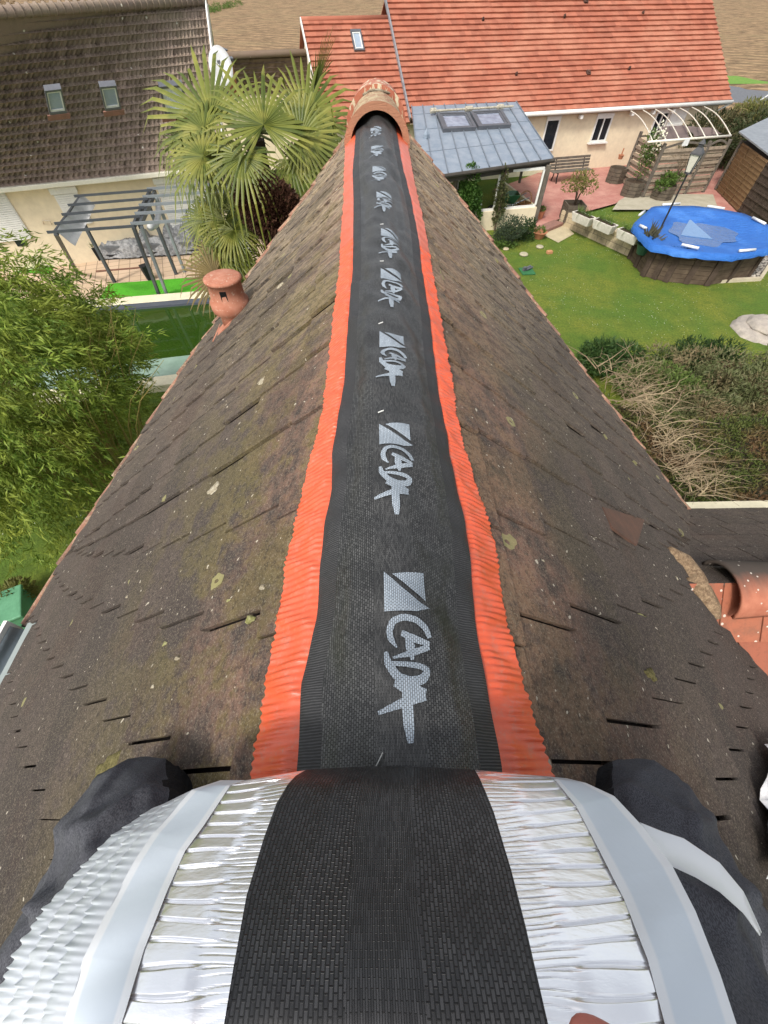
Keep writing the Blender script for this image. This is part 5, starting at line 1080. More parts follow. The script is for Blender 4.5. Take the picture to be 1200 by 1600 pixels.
mb = MB(); mb.lathe([(20 * pm, -.06), (20 * pm, .14 * hV), (27 * pm, .26 * hV), (28.5 * pm, .36 * hV), (28.5 * pm, .52 * hV), (25 * pm, .57 * hV), (24 * pm, 1.02 * hV), (27 * pm, 1.04 * hV), (27 * pm, 1.1 * hV), (24 * pm, 1.13 * hV), (3 * pm, 1.15 * hV)], vb, 28)
vo = mb.build('vent_pipe', TCV, HOUSE, smooth=False); vo['label'] = 'round capped terracotta vent standing on the left slope'
vo.data.polygons.foreach_set('use_smooth', [len(p.vertices) == 4 for p in vo.data.polygons])
tc_ = (CP - vb)[:2]; tc_ /= np.linalg.norm(tc_); sd2 = np.array([-tc_[1], tc_[0]])
mb = MB()
for a_ in (-.25, 2.2, -2.0): dd = tc_ * math.cos(a_) + sd2 * math.sin(a_); mb.box(vb + np.array([*(dd * 23.6 * pm), hV * .8]), (.006, 9 * pm, hV * .26), rz=math.atan2(dd[1], dd[0]))
mb.build('vent_slot', M('slot_black', (.005, .004, .004)), vo)
mb = MB(); sl = slope_hit(345, 528, -1); nL_ = (-RX * T + RZ) / math.sqrt(1 + T * T)
bq = [L2W(vc0[0] + dx_, vc0[1] + dy_, T * (vc0[0] + dx_)) + nL_ * .022 for dx_, dy_ in ((.06, -.1), (-.14, -.1), (-.14, .1), (.06, .1))]; mb.slab(bq, nL_, .02); mb.build('vent_base_tile', TCV, vo)
# ridge caps
def cap(name, y0, y1, r0, r1, th, mat, zc0, lab, x0=0., seed=0):
    V = []; Fc = []; n, m_ = 24, 10
    rr = np.random.default_rng(seed)
    for lay in (0, 1):
        for i in range(m_ + 1):
            t_ = i / m_; r_ = r0 + (r1 - r0) * t_
            lip = .018 * math.exp(-((t_ - .04) / .07) ** 2) if lay == 0 else 0
            for j in range(n + 1):
                a = math.pi * (j / n) * 1.06 - math.pi * .03; rad = r_ + lip - (th if lay else 0); rad2 = rad + (rr.normal() * .0015 if lay == 0 else 0)
                V.append(L2W(x0 + rad2 * math.cos(a), y0 + (y1 - y0) * t_, zc0 + rad2 * 1.0 * math.sin(a)))
    st = (m_ + 1) * (n + 1)
    for lay in (0, 1):
        for i in range(m_):
            for j in range(n): c_ = lay * st + i * (n + 1) + j; Fc.append((c_, c_ + 1, c_ + n + 2, c_ + n + 1) if lay else (c_, c_ + n + 1, c_ + n + 2, c_ + 1))
    for i in (0, m_):
        for j in range(n): c_ = i * (n + 1) + j; Fc.append((c_, c_ + 1, st + c_ + 1, st + c_))
    for j in (0, n):
        for i in range(m_): c_ = i * (n + 1) + j; Fc.append((c_, c_ + n + 1, st + c_ + n + 1, st + c_))
    o = mesh_obj(name, V, Fc, mat, HOUSE, smooth=True); o['label'] = lab
    e_ = o.modifiers.new('e', 'EDGE_SPLIT'); e_.split_angle = R(50); return o
k = NT('lichen_cap'); n1 = k.noise(k.obj(), 12, 8, .8); n2 = k.noise(k.map(k.obj(), (1, 1, 3)), 34, 6, .8); col = k.mix(k.ramp(n1, .38, .6), (.3, .13, .08), (.44, .36, .22)); col = k.mix(k.ramp(n2, .52, .64, 0, .9), col, (.6, .52, .35)); col = k.mix(k.ramp(n2, .3, .42, .75, 0), col, (.05, .04, .03)); k.bump(n2, .9, .012)
s_ = k.n('ShaderNodeSeparateXYZ'); k.l(k.obj(), s_.inputs[0]); lipm = k.ramp(s_.outputs[1], 3.54, 3.57, 1, 0); col = k.mix(lipm, col, (.42, .2, .12)); LCAP = k.fin(col, .9)
k = NT('glazed_cap'); n1 = k.noise(k.obj(), 14, 6, .8); n2 = k.noise(k.map(k.obj(), (2, 1, .5)), 12, 5, .7); col = k.mix(k.ramp(n1, .35, .65), (.32, .095, .055), (.42, .15, .09)); col = k.mix(k.ramp(n2, .52, .57), col, (.55, .48, .33)); k.bump(n1, .3, .01); GCAP = k.fin(col, .6)
cap('ridge_tile', 3.50, 4.06, .205, .19, .028, LCAP, -.148, 'nearest ridge tile crusted with pale lichen', seed=1)
cap('ridge_tile', 4.08, 4.55, .212, .2, .028, GCAP, -.15, 'orange ridge tile at the far end', seed=2)
mb = MB()
for i in range(5):
    a = .18 * i + 1.15; mb.tube([L2W(.21 * math.cos(a) + random.uniform(-.02, .02), 4.085, -.155 + .2 * math.sin(a)), L2W(.2 * math.cos(a + .2), 4.07, -.155 + .2 * math.sin(a + .2))], .008, 6)
mb.build('mortar_bed', M('old_mortar', (.42, .36, .26), (.2, .15, .1), 20, .95, bump=1.), HOUSE)
# lower cross roof on the right
APW = L2W(APX, APY, -T * APX)
LR = None
k = NT('red_lichen_tiles'); fl = k.n('ShaderNodeVectorMath'); fl.operation = 'FLOOR'; k.l(k.uv(), fl.inputs[0]); wz_ = k.n('ShaderNodeTexWhiteNoise'); k.l(fl.outputs[0], wz_.inputs[0]); n1 = k.noise(k.obj(), 6, 6, .7); n2 = k.noise(k.obj(), 40, 5, .8)
col = k.mix(wz_.outputs[0], (.36, .125, .07), (.3, .1, .06)); col = k.mix(k.ramp(n1, .5, .7, 0, .8), col, (.16, .09, .06)); v1 = k.voro(k.obj(), 22); col = k.mix(k.math('LESS_THAN', v1, .16), col, (.55, .5, .42)); col = k.mix(k.ramp(n2, .5, .75, 0, .4), col, (.12, .06, .04)); k.bump(n2, .5, .006); REDL = k.fin(col, .8)
rz_ = APW[2] + .02
e1 = APW + RX * 3.2
ridgeA = L2W(APX - .02, APY, 0); ridgeA[2] = rz_; ridgeB = L2W(APX + 3.2, APY, 0); ridgeB[2] = rz_
S2 = T * .98
def crs(x, y):   # point on the cross roof
    return L2W(x, y, rz_ - 6.25 - (S2 if y > APY else 1.13) * abs(y - APY))
bk = [crs(APX, APY), crs(APX + 3.2, APY), crs(APX + 3.2, APY + .95), crs(2.41, APY + .95)]
def cross_side(name, sgn, mat, nrow, W):
    V = []; Fc = []; U = []; st_ = .95 / nrow if sgn > 0 else .19
    nrow_ = nrow if sgn > 0 else 9
    nn_ = (RY * (S2 if sgn > 0 else 1.13) * sgn + RZ) / math.sqrt(1 + S2 * S2)
    for r_ in range(nrow_):
        y0, y1 = r_ * st_, (r_ + 1) * st_ + .01
        for c_ in range(0, 22):
            xa = 1.2 + c_ * W + (W / 2 if r_ % 2 else 0); xb = xa + W - .007
            def vx(dy): 
                if sgn > 0: return APX + dy * (2.39 - APX) / .96 - .06
                yy = APY - dy; return float(np.interp(-yy, [-APY, -.67, -.53, -.42, -.1, .4, 2], [APX, 1.52, 1.76, 1.98, 2.4, 3., 4.6])) - .1
            v0, v1_ = vx(y0), vx(y1)
            if xb < min(v0, v1_): continue
            xa0, xa1 = max(xa, v0), max(xa, v1_)
            if xa0 >= xb and xa1 >= xb: continue
            xa0, xa1 = min(xa0, xb - .001), min(xa1, xb - .001); h1 = .018 + random.uniform(-.002, .002)
            q = [(xa0, y0, 0), (xb, y0, 0), (xb, y1, h1), (xa1, y1, h1)]; o_ = len(V)
            for x, dy, h in q: V.append(crs(x, APY + sgn * dy) + nn_ * h)
            for x, dy, h in q: V.append(crs(x, APY + sgn * dy) + nn_ * (h - .014))
            U += [(c_ + .5, r_ + .5)] * 8
            Fc += [(o_, o_ + 1, o_ + 2, o_ + 3), (o_ + 1, o_, o_ + 4, o_ + 5), (o_ + 2, o_ + 1, o_ + 5, o_ + 6), (o_ + 3, o_ + 2, o_ + 6, o_ + 7), (o_, o_ + 3, o_ + 7, o_ + 4)]
    o = mesh_obj(name, V, Fc, mat, HOUSE, uvs=U); return o
cross_side('lower_roof', 1, CLAY, 6, .24)['label'] = 'dark far side of the lower cross roof'
cross_side('lower_roof', -1, REDL, 6, .21)['label'] = 'orange lichen spotted near side of the lower cross roof'
mb = MB(); a_ = crs(APX, APY) - (0, 0, .03); b_ = crs(APX + 3.2, APY) - (0, 0, .03)
mb.slab([a_, b_, crs(APX + 3.2, APY + .93) - (0, 0, .03), crs(2.38, APY + .93) - (0, 0, .03)], (0, 1, 1), .05); mb.slab([b_, a_, crs(2.4, .1) - (0, 0, .03), crs(3.0, -.4) - (0, 0, .03), crs(APX + 3.2, -.8) - (0, 0, .03)], (0, -1, 1), .05); mb.build('underlay', UND, HOUSE)
mb = MB(); mb.prism([L2W(2.0, APY + .8, 0)[:2], L2W(4.6, APY + .8, 0)[:2], L2W(4.6, -.7, 0)[:2], L2W(2.0, -.7, 0)[:2]], 0, rz_ - .95); mb.build('wall', M('house_wall', (1, 1, 1)), HOUSE)
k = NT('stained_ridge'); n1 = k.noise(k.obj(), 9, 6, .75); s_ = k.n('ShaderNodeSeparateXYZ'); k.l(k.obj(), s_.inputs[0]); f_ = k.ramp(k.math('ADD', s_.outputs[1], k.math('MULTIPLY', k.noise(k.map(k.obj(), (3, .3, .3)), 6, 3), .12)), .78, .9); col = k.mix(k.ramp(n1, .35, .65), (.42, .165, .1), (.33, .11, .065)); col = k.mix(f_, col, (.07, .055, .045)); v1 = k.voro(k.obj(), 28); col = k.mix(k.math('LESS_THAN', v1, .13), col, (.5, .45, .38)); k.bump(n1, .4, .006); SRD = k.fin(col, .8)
for i in range(5):
    V = []; Fc = []; xs0 = APX + .17 + i * .40; n = 16
    for t_ in (0, .07, .93, 1.):
        rr_ = .125 + (.012 if t_ < .08 else 0) - .012 * t_
        for j in range(n + 1):
            a = math.pi * j / n; V.append(L2W(xs0 + .43 * t_, APY + rr_ * math.cos(a) * 1.1, rz_ - 6.25 - .075 + rr_ * math.sin(a) * 1.0))
    for i2 in range(3):
        for j in range(n): c_ = i2 * (n + 1) + j; Fc.append((c_, c_ + 1, c_ + n + 2, c_ + n + 1))
    o = mesh_obj('lower_ridge_tile', V, Fc, SRD, HOUSE, smooth=True); sm = o.modifiers.new('s', 'SOLIDIFY'); sm.thickness = .016; sm.offset = -1
# mortar fillet in the valley head
k = NT('valley_mortar'); n1 = k.noise(k.obj(), 60, 6, .85); n2 = k.noise(k.obj(), 14, 5); col = k.mix(k.ramp(n1, .4, .65), (.16, .1, .06), (.46, .33, .2)); col = k.mix(k.ramp(n2, .55, .7, 0, .6), col, (.12, .09, .06)); k.bump(n1, 1., .012); VMO = k.fin(col, .95)
mb = MB(); pts = [slope_hit(u_, v_, 1, .03) for u_, v_ in ((1048, 858), (1066, 874), (1082, 900), (1098, 928), (1112, 950), (1122, 966))]
mb.tube([L2W(p[0], p[1], .03 - T * p[0] - .01) for p in pts], [.02, .045, .055, .052, .045, .02], 10); mb.build('mortar_fillet', VMO, HOUSE, smooth=True)
# lichen rosettes, moss tufts
def blob(u, v, s, rpx, col_, nm_, h=.006, asp=1.6):
    p = slope_hit(u, v, s); x, y = p; c = L2W(x, y, -T * abs(x)); nn_ = (RX * T * s + RZ) / math.sqrt(1 + T * T); dn = (RX - RZ * T * s) / math.sqrt(1 + T * T)
    dep = (c - CP)[1] * cp_ - (c - CP)[2] * sp_; r_ = rpx * dep / F; V = []; n = 22; off = nn_ * .012
    V.append(c + off + nn_ * h)
    for ring, rr in enumerate((.55, .85, 1.)):
        for i in range(n): th = 2 * math.pi * i / n; w_ = rr * r_ * (1 + .22 * math.sin(3 * th + u) + .15 * math.sin(7 * th)) ; V.append(c + off + dn * w_ * math.cos(th) * asp + RY * w_ * math.sin(th) + nn_ * (h * (.7, .5, -.6)[ring]))
    Fc = [(0, 1 + i, 1 + (i + 1) % n) for i in range(n)]
    for g_ in range(2): Fc += [(1 + g_ * n + i, 1 + (g_ + 1) * n + i, 1 + (g_ + 1) * n + (i + 1) % n, 1 + g_ * n + (i + 1) % n) for i in range(n)]
    return mesh_obj(nm_, V, Fc, col_, HOUSE, smooth=True)
k = NT('pale_lichen'); n1 = k.noise(k.obj(), 120, 5, .8); k.bump(n1, 1., .005); LIC = k.fin(k.mix(k.ramp(n1, .4, .6), (.2, .16, .1), (.5, .45, .34)), .95)
k = NT('yellow_moss'); n1 = k.noise(k.obj(), 90, 5, .8); k.bump(n1, 1., .01); MOS = k.fin(k.mix(k.ramp(n1, .4, .6), (.1, .085, .03), (.22, .19, .08)), .95)
k = NT('bright_moss'); n1 = k.noise(k.obj(), 90, 5, .8); k.bump(n1, 1., .01); BMO = k.fin(k.mix(k.ramp(n1, .4, .6), (.22, .22, .07), (.42, .4, .2)), .95)
for q in [(415, 598, -1, 9, LIC), (338, 768, -1, 11, LIC), (322, 790, -1, 5, LIC), (366, 942, -1, 7, BMO), (398, 970, -1, 6, BMO), (418, 920, -1, 4, LIC), (266, 1008, -1, 4, BMO), (285, 1030, -1, 3, LIC), (248, 1075, -1, 4, LIC), (510, 445, -1, 5, LIC), (440, 450, -1, 4, LIC), (995, 958, 1, 9, BMO), (1052, 905, 1, 3, LIC), (1005, 812, 1, 5, MOS), (840, 880, 1, 3, LIC), (1010, 1055, 1, 10, MOS), (1188, 1247, 1, 7, BMO), (205, 935, -1, 3, LIC), (700, 400, 1, 5, MOS), (780, 640, 1, 8, MOS), (858, 955, 1, 4, LIC), (895, 665, 1, 3, LIC)]:
    blob(q[0], q[1], q[2], q[3], q[4], 'lichen_patch')
blob(180, 1200, -1, 20, MOS, 'moss_patch', .006, 2.4)
# slipped tile mark on right slope
p_ = [slope_hit(*q, 1) for q in ((935, 795), (1000, 815), (985, 856), (945, 830))]; mb = MB(); nn_ = (RX * T + RZ) / math.sqrt(1 + T * T); mb.slab([L2W(a[0], a[1], -T * a[0]) + nn_ * (.017 + .004 * i) for i, a in enumerate(p_)], nn_, .01); mb.build('slipped_tile', M('reddish_slip', (.13, .07, .05), (.1, .06, .045), 20), HOUSE)

# ================================================================== VENTILATION ROLL (laid strip + the roll in the lap)
ROLL = thing('ridge_ventilation_roll', 'black mesh ridge ventilation roll with orange pleated edges, unrolled along the ridge', 'roof ventilation roll', (float(RO[0]), 0, 6.25))
vs = [1216, 1200, 1070, 966, 882, 820, 769, 712, 675, 600, 525, 469, 420, 370, 320, 270, 225]
LO = [392, 395, 415, 434, 447, 459, 471, 486, 498, 509, 517, 524, 530.5, 532, 536, 537.5, 539]
BL_ = [463, 465, 472, 494.6, 500, 508, 519, 519, 525.6, 537, 542.5, 547, 551, 552, 552.5, 551, 554.5]
BR_ = [786, 784, 760, 742, 734, 726, 715, 702, 698, 683, 674, 667, 659, 653, 644, 631, 622.5]
RO_ = [865, 860, 818, 790, 778, 767, 749, 730, 719, 707.5, 694, 684, 675, 667.5, 656, 645, 637.5]
tr = []
for us in (LO, BL_, BR_, RO_):
    h = np.array([strip_hit(u, v) for u, v in zip(us, vs)]); o_ = np.argsort(h[:, 1]); tr.append((h[o_, 1], h[o_, 0]))
def sx(i, y):
    return float(np.interp(y, *tr[i]))
def wob(x, y):
    return .004 * math.sin(9 * y + 30 * x) * min(1, abs(x) / .05) + .003 * math.sin(23 * y - 17 * x + 2) + .0025 * math.sin(61 * y + 40 * x)
def crease(x, y):
    return .0095 * math.sin(14 * y + 3 * math.sin(5 * y) + 55 * x) * math.exp(-((abs(x) - .07) / .035) ** 2) * (.3 + .7 * min(1, y / 1.5))
Y0, Y1 = -.2, 3.85
ys = np.concatenate([np.arange(Y0, .6, .012), np.arange(.6, 1.8, .02), np.arange(1.8, Y1, .04)])
nxs = 40; V = []; U = []; Fc = []
for y in ys:
    a, b = sx(1, y), sx(2, y)
    for i in range(nxs + 1):
        x = a + (b - a) * i / nxs; edge = min(i, nxs - i) / nxs; hem = .0035 * math.sin(y * 2 * math.pi / .011) * (1 if edge < .17 else 0) * (1 if y < 1.2 else 0)
        lift = .006 if edge < .17 else .006 + .005 * min(1, (edge - .17) / .06)
        z = zs(x) + wob(x, y) + crease(x, y) + hem * (1 if edge else 0) * .6 + lift * (edge > 0) + (.003 if edge == 0 else 0); V.append(L2W(x, y, z)); U.append((x, y))
n = nxs + 1
for j in range(len(ys) - 1):
    for i in range(nxs): Fc.append((j * n + i, j * n + i + 1, (j + 1) * n + i + 1, (j + 1) * n + i))
def weave(name, bw, bh, base, hi, gapcol, zones):
    k = NT(name); 
    sep = k.n('ShaderNodeSeparateXYZ'); k.l(k.uv(), sep.inputs[0])
    def brick(w_, h_, off=.5):
        cmb = k.n('ShaderNodeCombineXYZ'); k.l(sep.outputs[1], cmb.inputs[0]); k.l(sep.outputs[0], cmb.inputs[1])
        # gentle wander so the weave is not ruler straight
        ad = k.n('ShaderNodeVectorMath'); ad.operation = 'ADD'; n_ = k.n('ShaderNodeTexNoise'); n_.inputs['Scale'].default_value = 9; k.l(k.uv(), n_.inputs[0]); s_ = k.n('ShaderNodeVectorMath'); s_.operation = 'SCALE'; s_.inputs['Scale'].default_value = .006; k.l(n_.outputs['Color'], s_.inputs[0]); k.l(cmb.outputs[0], ad.inputs[0]); k.l(s_.outputs[0], ad.inputs[1])
        b = k.n('ShaderNodeTexBrick'); b.offset = off; b.inputs['Scale'].default_value = 1; b.inputs['Brick Width'].default_value = w_; b.inputs['Row Height'].default_value = h_; b.inputs['Mortar Size'].default_value = min(w_, h_) * .17; b.inputs['Mortar Smooth'].default_value = .5
        b.inputs['Color1'].default_value = (*base, 1); b.inputs['Color2'].default_value = (*hi, 1); b.inputs['Mortar'].default_value = (*gapcol, 1); k.l(ad.outputs[0], b.inputs[0]); return b
    A_ = brick(bw, bh); B_ = brick(bw * 1.5, bh * .55)
    ax_ = k.math('ABSOLUTE', sep.outputs[0]); f = k.math('LESS_THAN', ax_, zones[0]); col = k.mix(f, A_.outputs[0], B_.outputs[0])
    hgt = k.mix(f, A_.outputs['Fac'], B_.outputs['Fac'])
    big = k.noise(k.obj(), 14, 4); col = k.mix(k.ramp(big, .4, .7, 0, .5), col, tuple(x * .5 for x in base))
    if zones[1]:
        hm = k.math('GREATER_THAN', k.n('ShaderNodeAttribute').outputs['Fac'], .5)
    b = k.n('ShaderNodeBump'); b.inputs['Strength'].default_value = .7; b.inputs['Distance'].default_value = .002; b.invert = True; k.l(hgt, b.inputs['Height']); k.l(b.outputs[0], k.b.inputs['Normal'])
    return k.fin(col, .42)
WEAVE = weave('strip_mesh', .0054, .0034, (.026, .026, .026), (.08, .08, .078), (.006, .006, .006), (.032, 0))
k = NT('black_hem'); wv = k.n('ShaderNodeTexWave'); wv.wave_type = 'BANDS'; wv.bands_direction = 'Y'; wv.inputs['Scale'].default_value = 85; wv.inputs['Distortion'].default_value = 1.6; wv.inputs['Detail'].default_value = 1; wv.inputs['Detail Scale'].default_value = .6; k.l(k.uv(), wv.inputs[0]); k.bump(wv.outputs[1], .4, .002); n1 = k.noise(k.map(k.uv(), (1, 3, 1)), 90, 3); HEM = k.fin(k.mix(k.math('MULTIPLY', n1, wv.outputs[1]), (.02, .02, .021), (.085, .085, .087)), .5)
so = mesh_obj('mesh_strip', V, Fc, [WEAVE, HEM], ROLL, smooth=True, uvs=U)
mi = [1 if (i < 5 or i >= nxs - 5) else 0 for j in range(len(ys) - 1) for i in range(nxs)]; so.data.polygons.foreach_set('material_index', mi)
# orange pleated edges
k = NT('orange_pleat'); n1 = k.noise(k.obj(), 20, 4); col = k.mix(n1, (.54, .075, .028), (.66, .11, .045)); n2 = k.noise(k.obj(), 160, 3); col = k.mix(k.ramp(n2, .6, .75, 0, .3), col, (.55, .2, .12)); n3 = k.noise(k.obj(), 45, 5, .8); col = k.mix(k.ramp(n3, .52, .66, 0, .35), col, (.36, .2, .15)); ORP = k.fin(col, .36)
for side, (i0, i1) in ((-1, (0, 1)), (1, (3, 2))):
    yp = np.arange(Y0, 1.75, .0024); yp = np.concatenate([yp, np.arange(1.75, Y1, .02)]); V = []; Fc = []; nw = 8
    for y in yp:
        xo, xi = sx(i0, y), sx(i1, y) - side * .02; yy = y * 2 * math.pi / (.0118 * (1 + .08 * math.sin(y * 3)))
        for i in range(nw + 1):
            t_ = i / nw; x = xo + (xi - xo) * t_ + (side * (.0018 * math.sin(yy) + .0022 * math.sin(y * 37 + 1.7 * math.sin(y * 91))) if i == 0 else 0); skew = .010 * t_ * side + .004 * math.sin(y * 31)
            pl = .0026 * abs(math.sin((y + skew * .4 + .003 * math.sin(4 * y)) * math.pi / .0118)) * 1.6 * (.75 + .55 * math.sin(17 * y + i + 3 * math.sin(53 * y))) if y < 1.75 else .001
            z = zs(x) + wob(x, y) * .6 + crease(x, y) * .6 + min(pl * 1.3, .0075) * (1 if t_ < .7 else .3) - .002 - (.005 if t_ > .7 else 0)
            V.append(L2W(x, y, z))
    for j in range(len(yp) - 1):
        for i in range(nw): Fc.append((j * (nw + 1) + i, j * (nw + 1) + i + 1, (j + 1) * (nw + 1) + i + 1, (j + 1) * (nw + 1) + i))
    mesh_obj('pleated_edge', V, Fc, ORP, ROLL, smooth=True)
# printed marks: square with a slash and brushed letters
k = NT('white_print'); n1 = k.noise(k.obj(), 300, 2); br = k.n('ShaderNodeTexBrick'); br.inputs['Scale'].default_value = 1; br.inputs['Brick Width'].default_value = .0048; br.inputs['Row Height'].default_value = .0029; br.inputs['Mortar Size'].default_value = .0005
br.inputs['Color1'].default_value = (.36, .41, .46, 1); br.inputs['Color2'].default_value = (.28, .33, .38, 1); br.inputs['Mortar'].default_value = (.11, .12, .13, 1); sep = k.n('ShaderNodeSeparateXYZ'); k.l(k.uv(), sep.inputs[0]); cmb = k.n('ShaderNodeCombineXYZ'); k.l(sep.outputs[1], cmb.inputs[0]); k.l(sep.outputs[0], cmb.inputs[1]); k.l(cmb.outputs[0], br.inputs[0]); PRN = k.fin(br.outputs[0], .6)
def lg(x, y): p = strip_hit(580 + x / 5.333, 880 + y / 5.333); return np.array([p[0], p[1]])
def subdiv(poly, n=3):
    return poly
strokes = [([(480, 640), (445, 560), (372, 495), (262, 470), (178, 500), (148, 580), (165, 650), (213, 712)], [20, 26, 26, 27, 27, 27, 24, 6]),
           ([(250, 592), (350, 640), (480, 690)], [22, 30, 20]), ([(478, 710), (330, 758), (180, 800)], [22, 26, 8]), ([(300, 600), (322, 700), (340, 815)], [20, 40, 12]),
           ([(122, 752), (140, 850), (220, 960), (330, 1005), (430, 975), (470, 900), (400, 862), (112, 846)], [14, 30, 34, 40, 34, 24, 24, 14]),
           ([(192, 1005), (300, 1045), (450, 1090)], [24, 50, 26]), ([(450, 1128), (280, 1158), (60, 1250)], [22, 34, 14]), ([(290, 980), (300, 1180), (312, 1360), (325, 1500)], [30, 40, 38, 20])]
polys = [[(105, 95), (108, 428), (380, 428), (480, 400), (390, 345), (250, 225)], [(172, 110), (430, 110), (438, 230), (450, 340), (330, 240)]]
base_y = lg(105, 95)[1]; base_x = lg(105, 260)[0]
def logo_geo():
    V = []; Fc = []
    for pts, ws in strokes:
        P = np.array([lg(*p) for p in pts]); mpp = np.linalg.norm(lg(300, 600) - lg(350, 600)) / 50
        # resample smooth
        tt = np.linspace(0, len(P) - 1, (len(P) - 1) * 5 + 1); X = np.array([[np.interp(t_, range(len(P)), P[:, 0]), np.interp(t_, range(len(P)), P[:, 1])] for t_ in tt]); Wd = np.interp(tt, range(len(P)), ws) * mpp * 1.0
        for _ in range(2): X[1:-1] = (X[:-2] + X[1:-1] * 2 + X[2:]) / 4
        o_ = len(V)
        for i, p in enumerate(X):
            t_ = X[min(i + 1, len(X) - 1)] - X[max(i - 1, 0)]; t_ = t_ / np.linalg.norm(t_); n_ = np.array([-t_[1], t_[0]])
            for s_ in np.linspace(-1, 1, 5): V.append(p + n_ * Wd[i] * s_)
        for i in range(len(X) - 1):
            for j in range(4): Fc.append((o_ + i * 5 + j, o_ + i * 5 + j + 1, o_ + (i + 1) * 5 + j + 1, o_ + (i + 1) * 5 + j))
    for pl_ in polys:
        P = [lg(*p) for p in pl_]; c = sum(P) / len(P); o_ = len(V); rings = 6; m_ = len(P) * 4
        E_ = []
        for i in range(len(P)):
            for s_ in range(4): E_.append(P[i] + (P[(i + 1) % len(P)] - P[i]) * s_ / 4)
        V.append(c)
        for r_ in range(1, rings + 1): V += [c + (e_ - c) * r_ / rings for e_ in E_]
        Fc += [(o_, o_ + 1 + i, o_ + 1 + (i + 1) % m_) for i in range(m_)]
        for r_ in range(rings - 1): Fc += [(o_ + 1 + r_ * m_ + i, o_ + 1 + (r_ + 1) * m_ + i, o_ + 1 + (r_ + 1) * m_ + (i + 1) % m_, o_ + 1 + r_ * m_ + (i + 1) % m_) for i in range(m_)]
    return np.array(V), Fc
LVv, LF_ = logo_geo()
def surf(x, y):
    # exact interpolation on the strip mesh
    a, b = sx(1, y), sx(2, y); t_ = (x - a) / (b - a); edge = min(t_, 1 - t_)
    return zs(x) + wob(x, y) + crease(x, y) + (.006 if edge < .17 else .006 + .005 * min(1, (edge - .17) / .06))
tops = [(599, 899), (592, 667.5), (592.5, 525), (594.5, 427), (595, 364.5), (588, 305), (582, 267.5), (580, 232.5), (579, 206)]
for ti, (u, v) in enumerate(tops):
    h = strip_hit(u, v); V = []; U = []
    for p in LVv:
        x = p[0] - base_x + h[0]; y = p[1] - base_y + h[1]; V.append(L2W(x, y, surf(x, y) + .0016)); U.append((x, y))
    mesh_obj('printed_mark', V, LF_, PRN, ROLL, uvs=U)
    p = strip_hit(u + 2 - ti * .3, v - 4 - 26 / (1 + ti)); mb = MB(); 
    if ti in (1, 2, 3, 4): mb.beam(L2W(p[0] - .004, p[1] - .002, surf(p[0] - .004, p[1] - .002) + .003), L2W(p[0] + .008, p[1] + .003, surf(p[0] + .008, p[1] + .003) + .003), .002, .002); mb.build('loose_thread', M('thread_white', (.7, .7, .66)), ROLL)
p = strip_hit(592, 1190); mb = MB(); a_, b_ = strip_hit(588, 1198), strip_hit(598, 1178); mb.beam(L2W(*a_, surf(*a_) + .004), L2W(*b_, surf(*b_) + .006), .0012, .0012); mb.build('loose_thread', M('thread_white', (1, 1, 1)), ROLL)

# --- the roll lying in the lap: rows of photo tracks with depths
rows_v = np.array([1204, 1217, 1235, 1262, 1300, 1345, 1400, 1460, 1530, 1610, 1700])
def trk(pts): p = np.array(sorted(pts, key=lambda q: q[1])); return p
tracks = {}
tracks['Lbk'] = trk([(478, 1203), (462, 1212), (450, 1225), (432, 1255), (412, 1310), (385, 1400), (365, 1510), (350, 1600), (336, 1710)])
tracks['Rbk'] = trk([(742, 1203), (750, 1217), (760, 1240), (772, 1270), (799, 1360), (821, 1446), (847, 1559), (868, 1650), (880, 1710)])
tracks['Lft'] = trk([(385, 1219), (360, 1227), (319, 1289), (289, 1330), (262, 1390), (225, 1484), (191, 1596), (165, 1710)])
tracks['Rft'] = trk([(845, 1212), (866, 1217), (900, 1259), (937, 1330), (975, 1405), (1012, 1499), (1039, 1600), (1062, 1710)])
tracks['Lt2'] = trk([(345, 1219), (300, 1234), (240, 1300), (210, 1345), (169, 1420), (131, 1495), (101, 1592), (70, 1710)])
tracks['Rt2'] = trk([(885, 1216), (915, 1223), (960, 1244), (1005, 1292), (1050, 1352), (1087, 1424), (1125, 1521), (1151, 1600), (1180, 1710)])
tracks['Lsc'] = trk([(300, 1235), (285, 1244), (240, 1262), (176, 1307), (124, 1364), (75, 1420), (34, 1484), (0, 1559), (-40, 1710)])
def at_row(nm_, t):   # t in 0..1 along the track by its own arc
    p = tracks[nm_]; d_ = np.concatenate([[0], np.cumsum(np.linalg.norm(np.diff(p, axis=0), axis=1))]); d_ /= d_[-1]; return np.array([np.interp(t, d_, p[:, 0]), np.interp(t, d_, p[:, 1])])
def dep_c(v): q = max(0, (v - 1200)) / 510; return .232 + .178 * (1 - q) ** 1.9 + .025 * math.exp(-(v - 1200) / 12)
side_off = {'Lbk': .0, 'Rbk': .0, 'Lft': .02, 'Rft': .02, 'Lt2': .04, 'Rt2': .042, 'Lsc': .075}
NT_ = 260
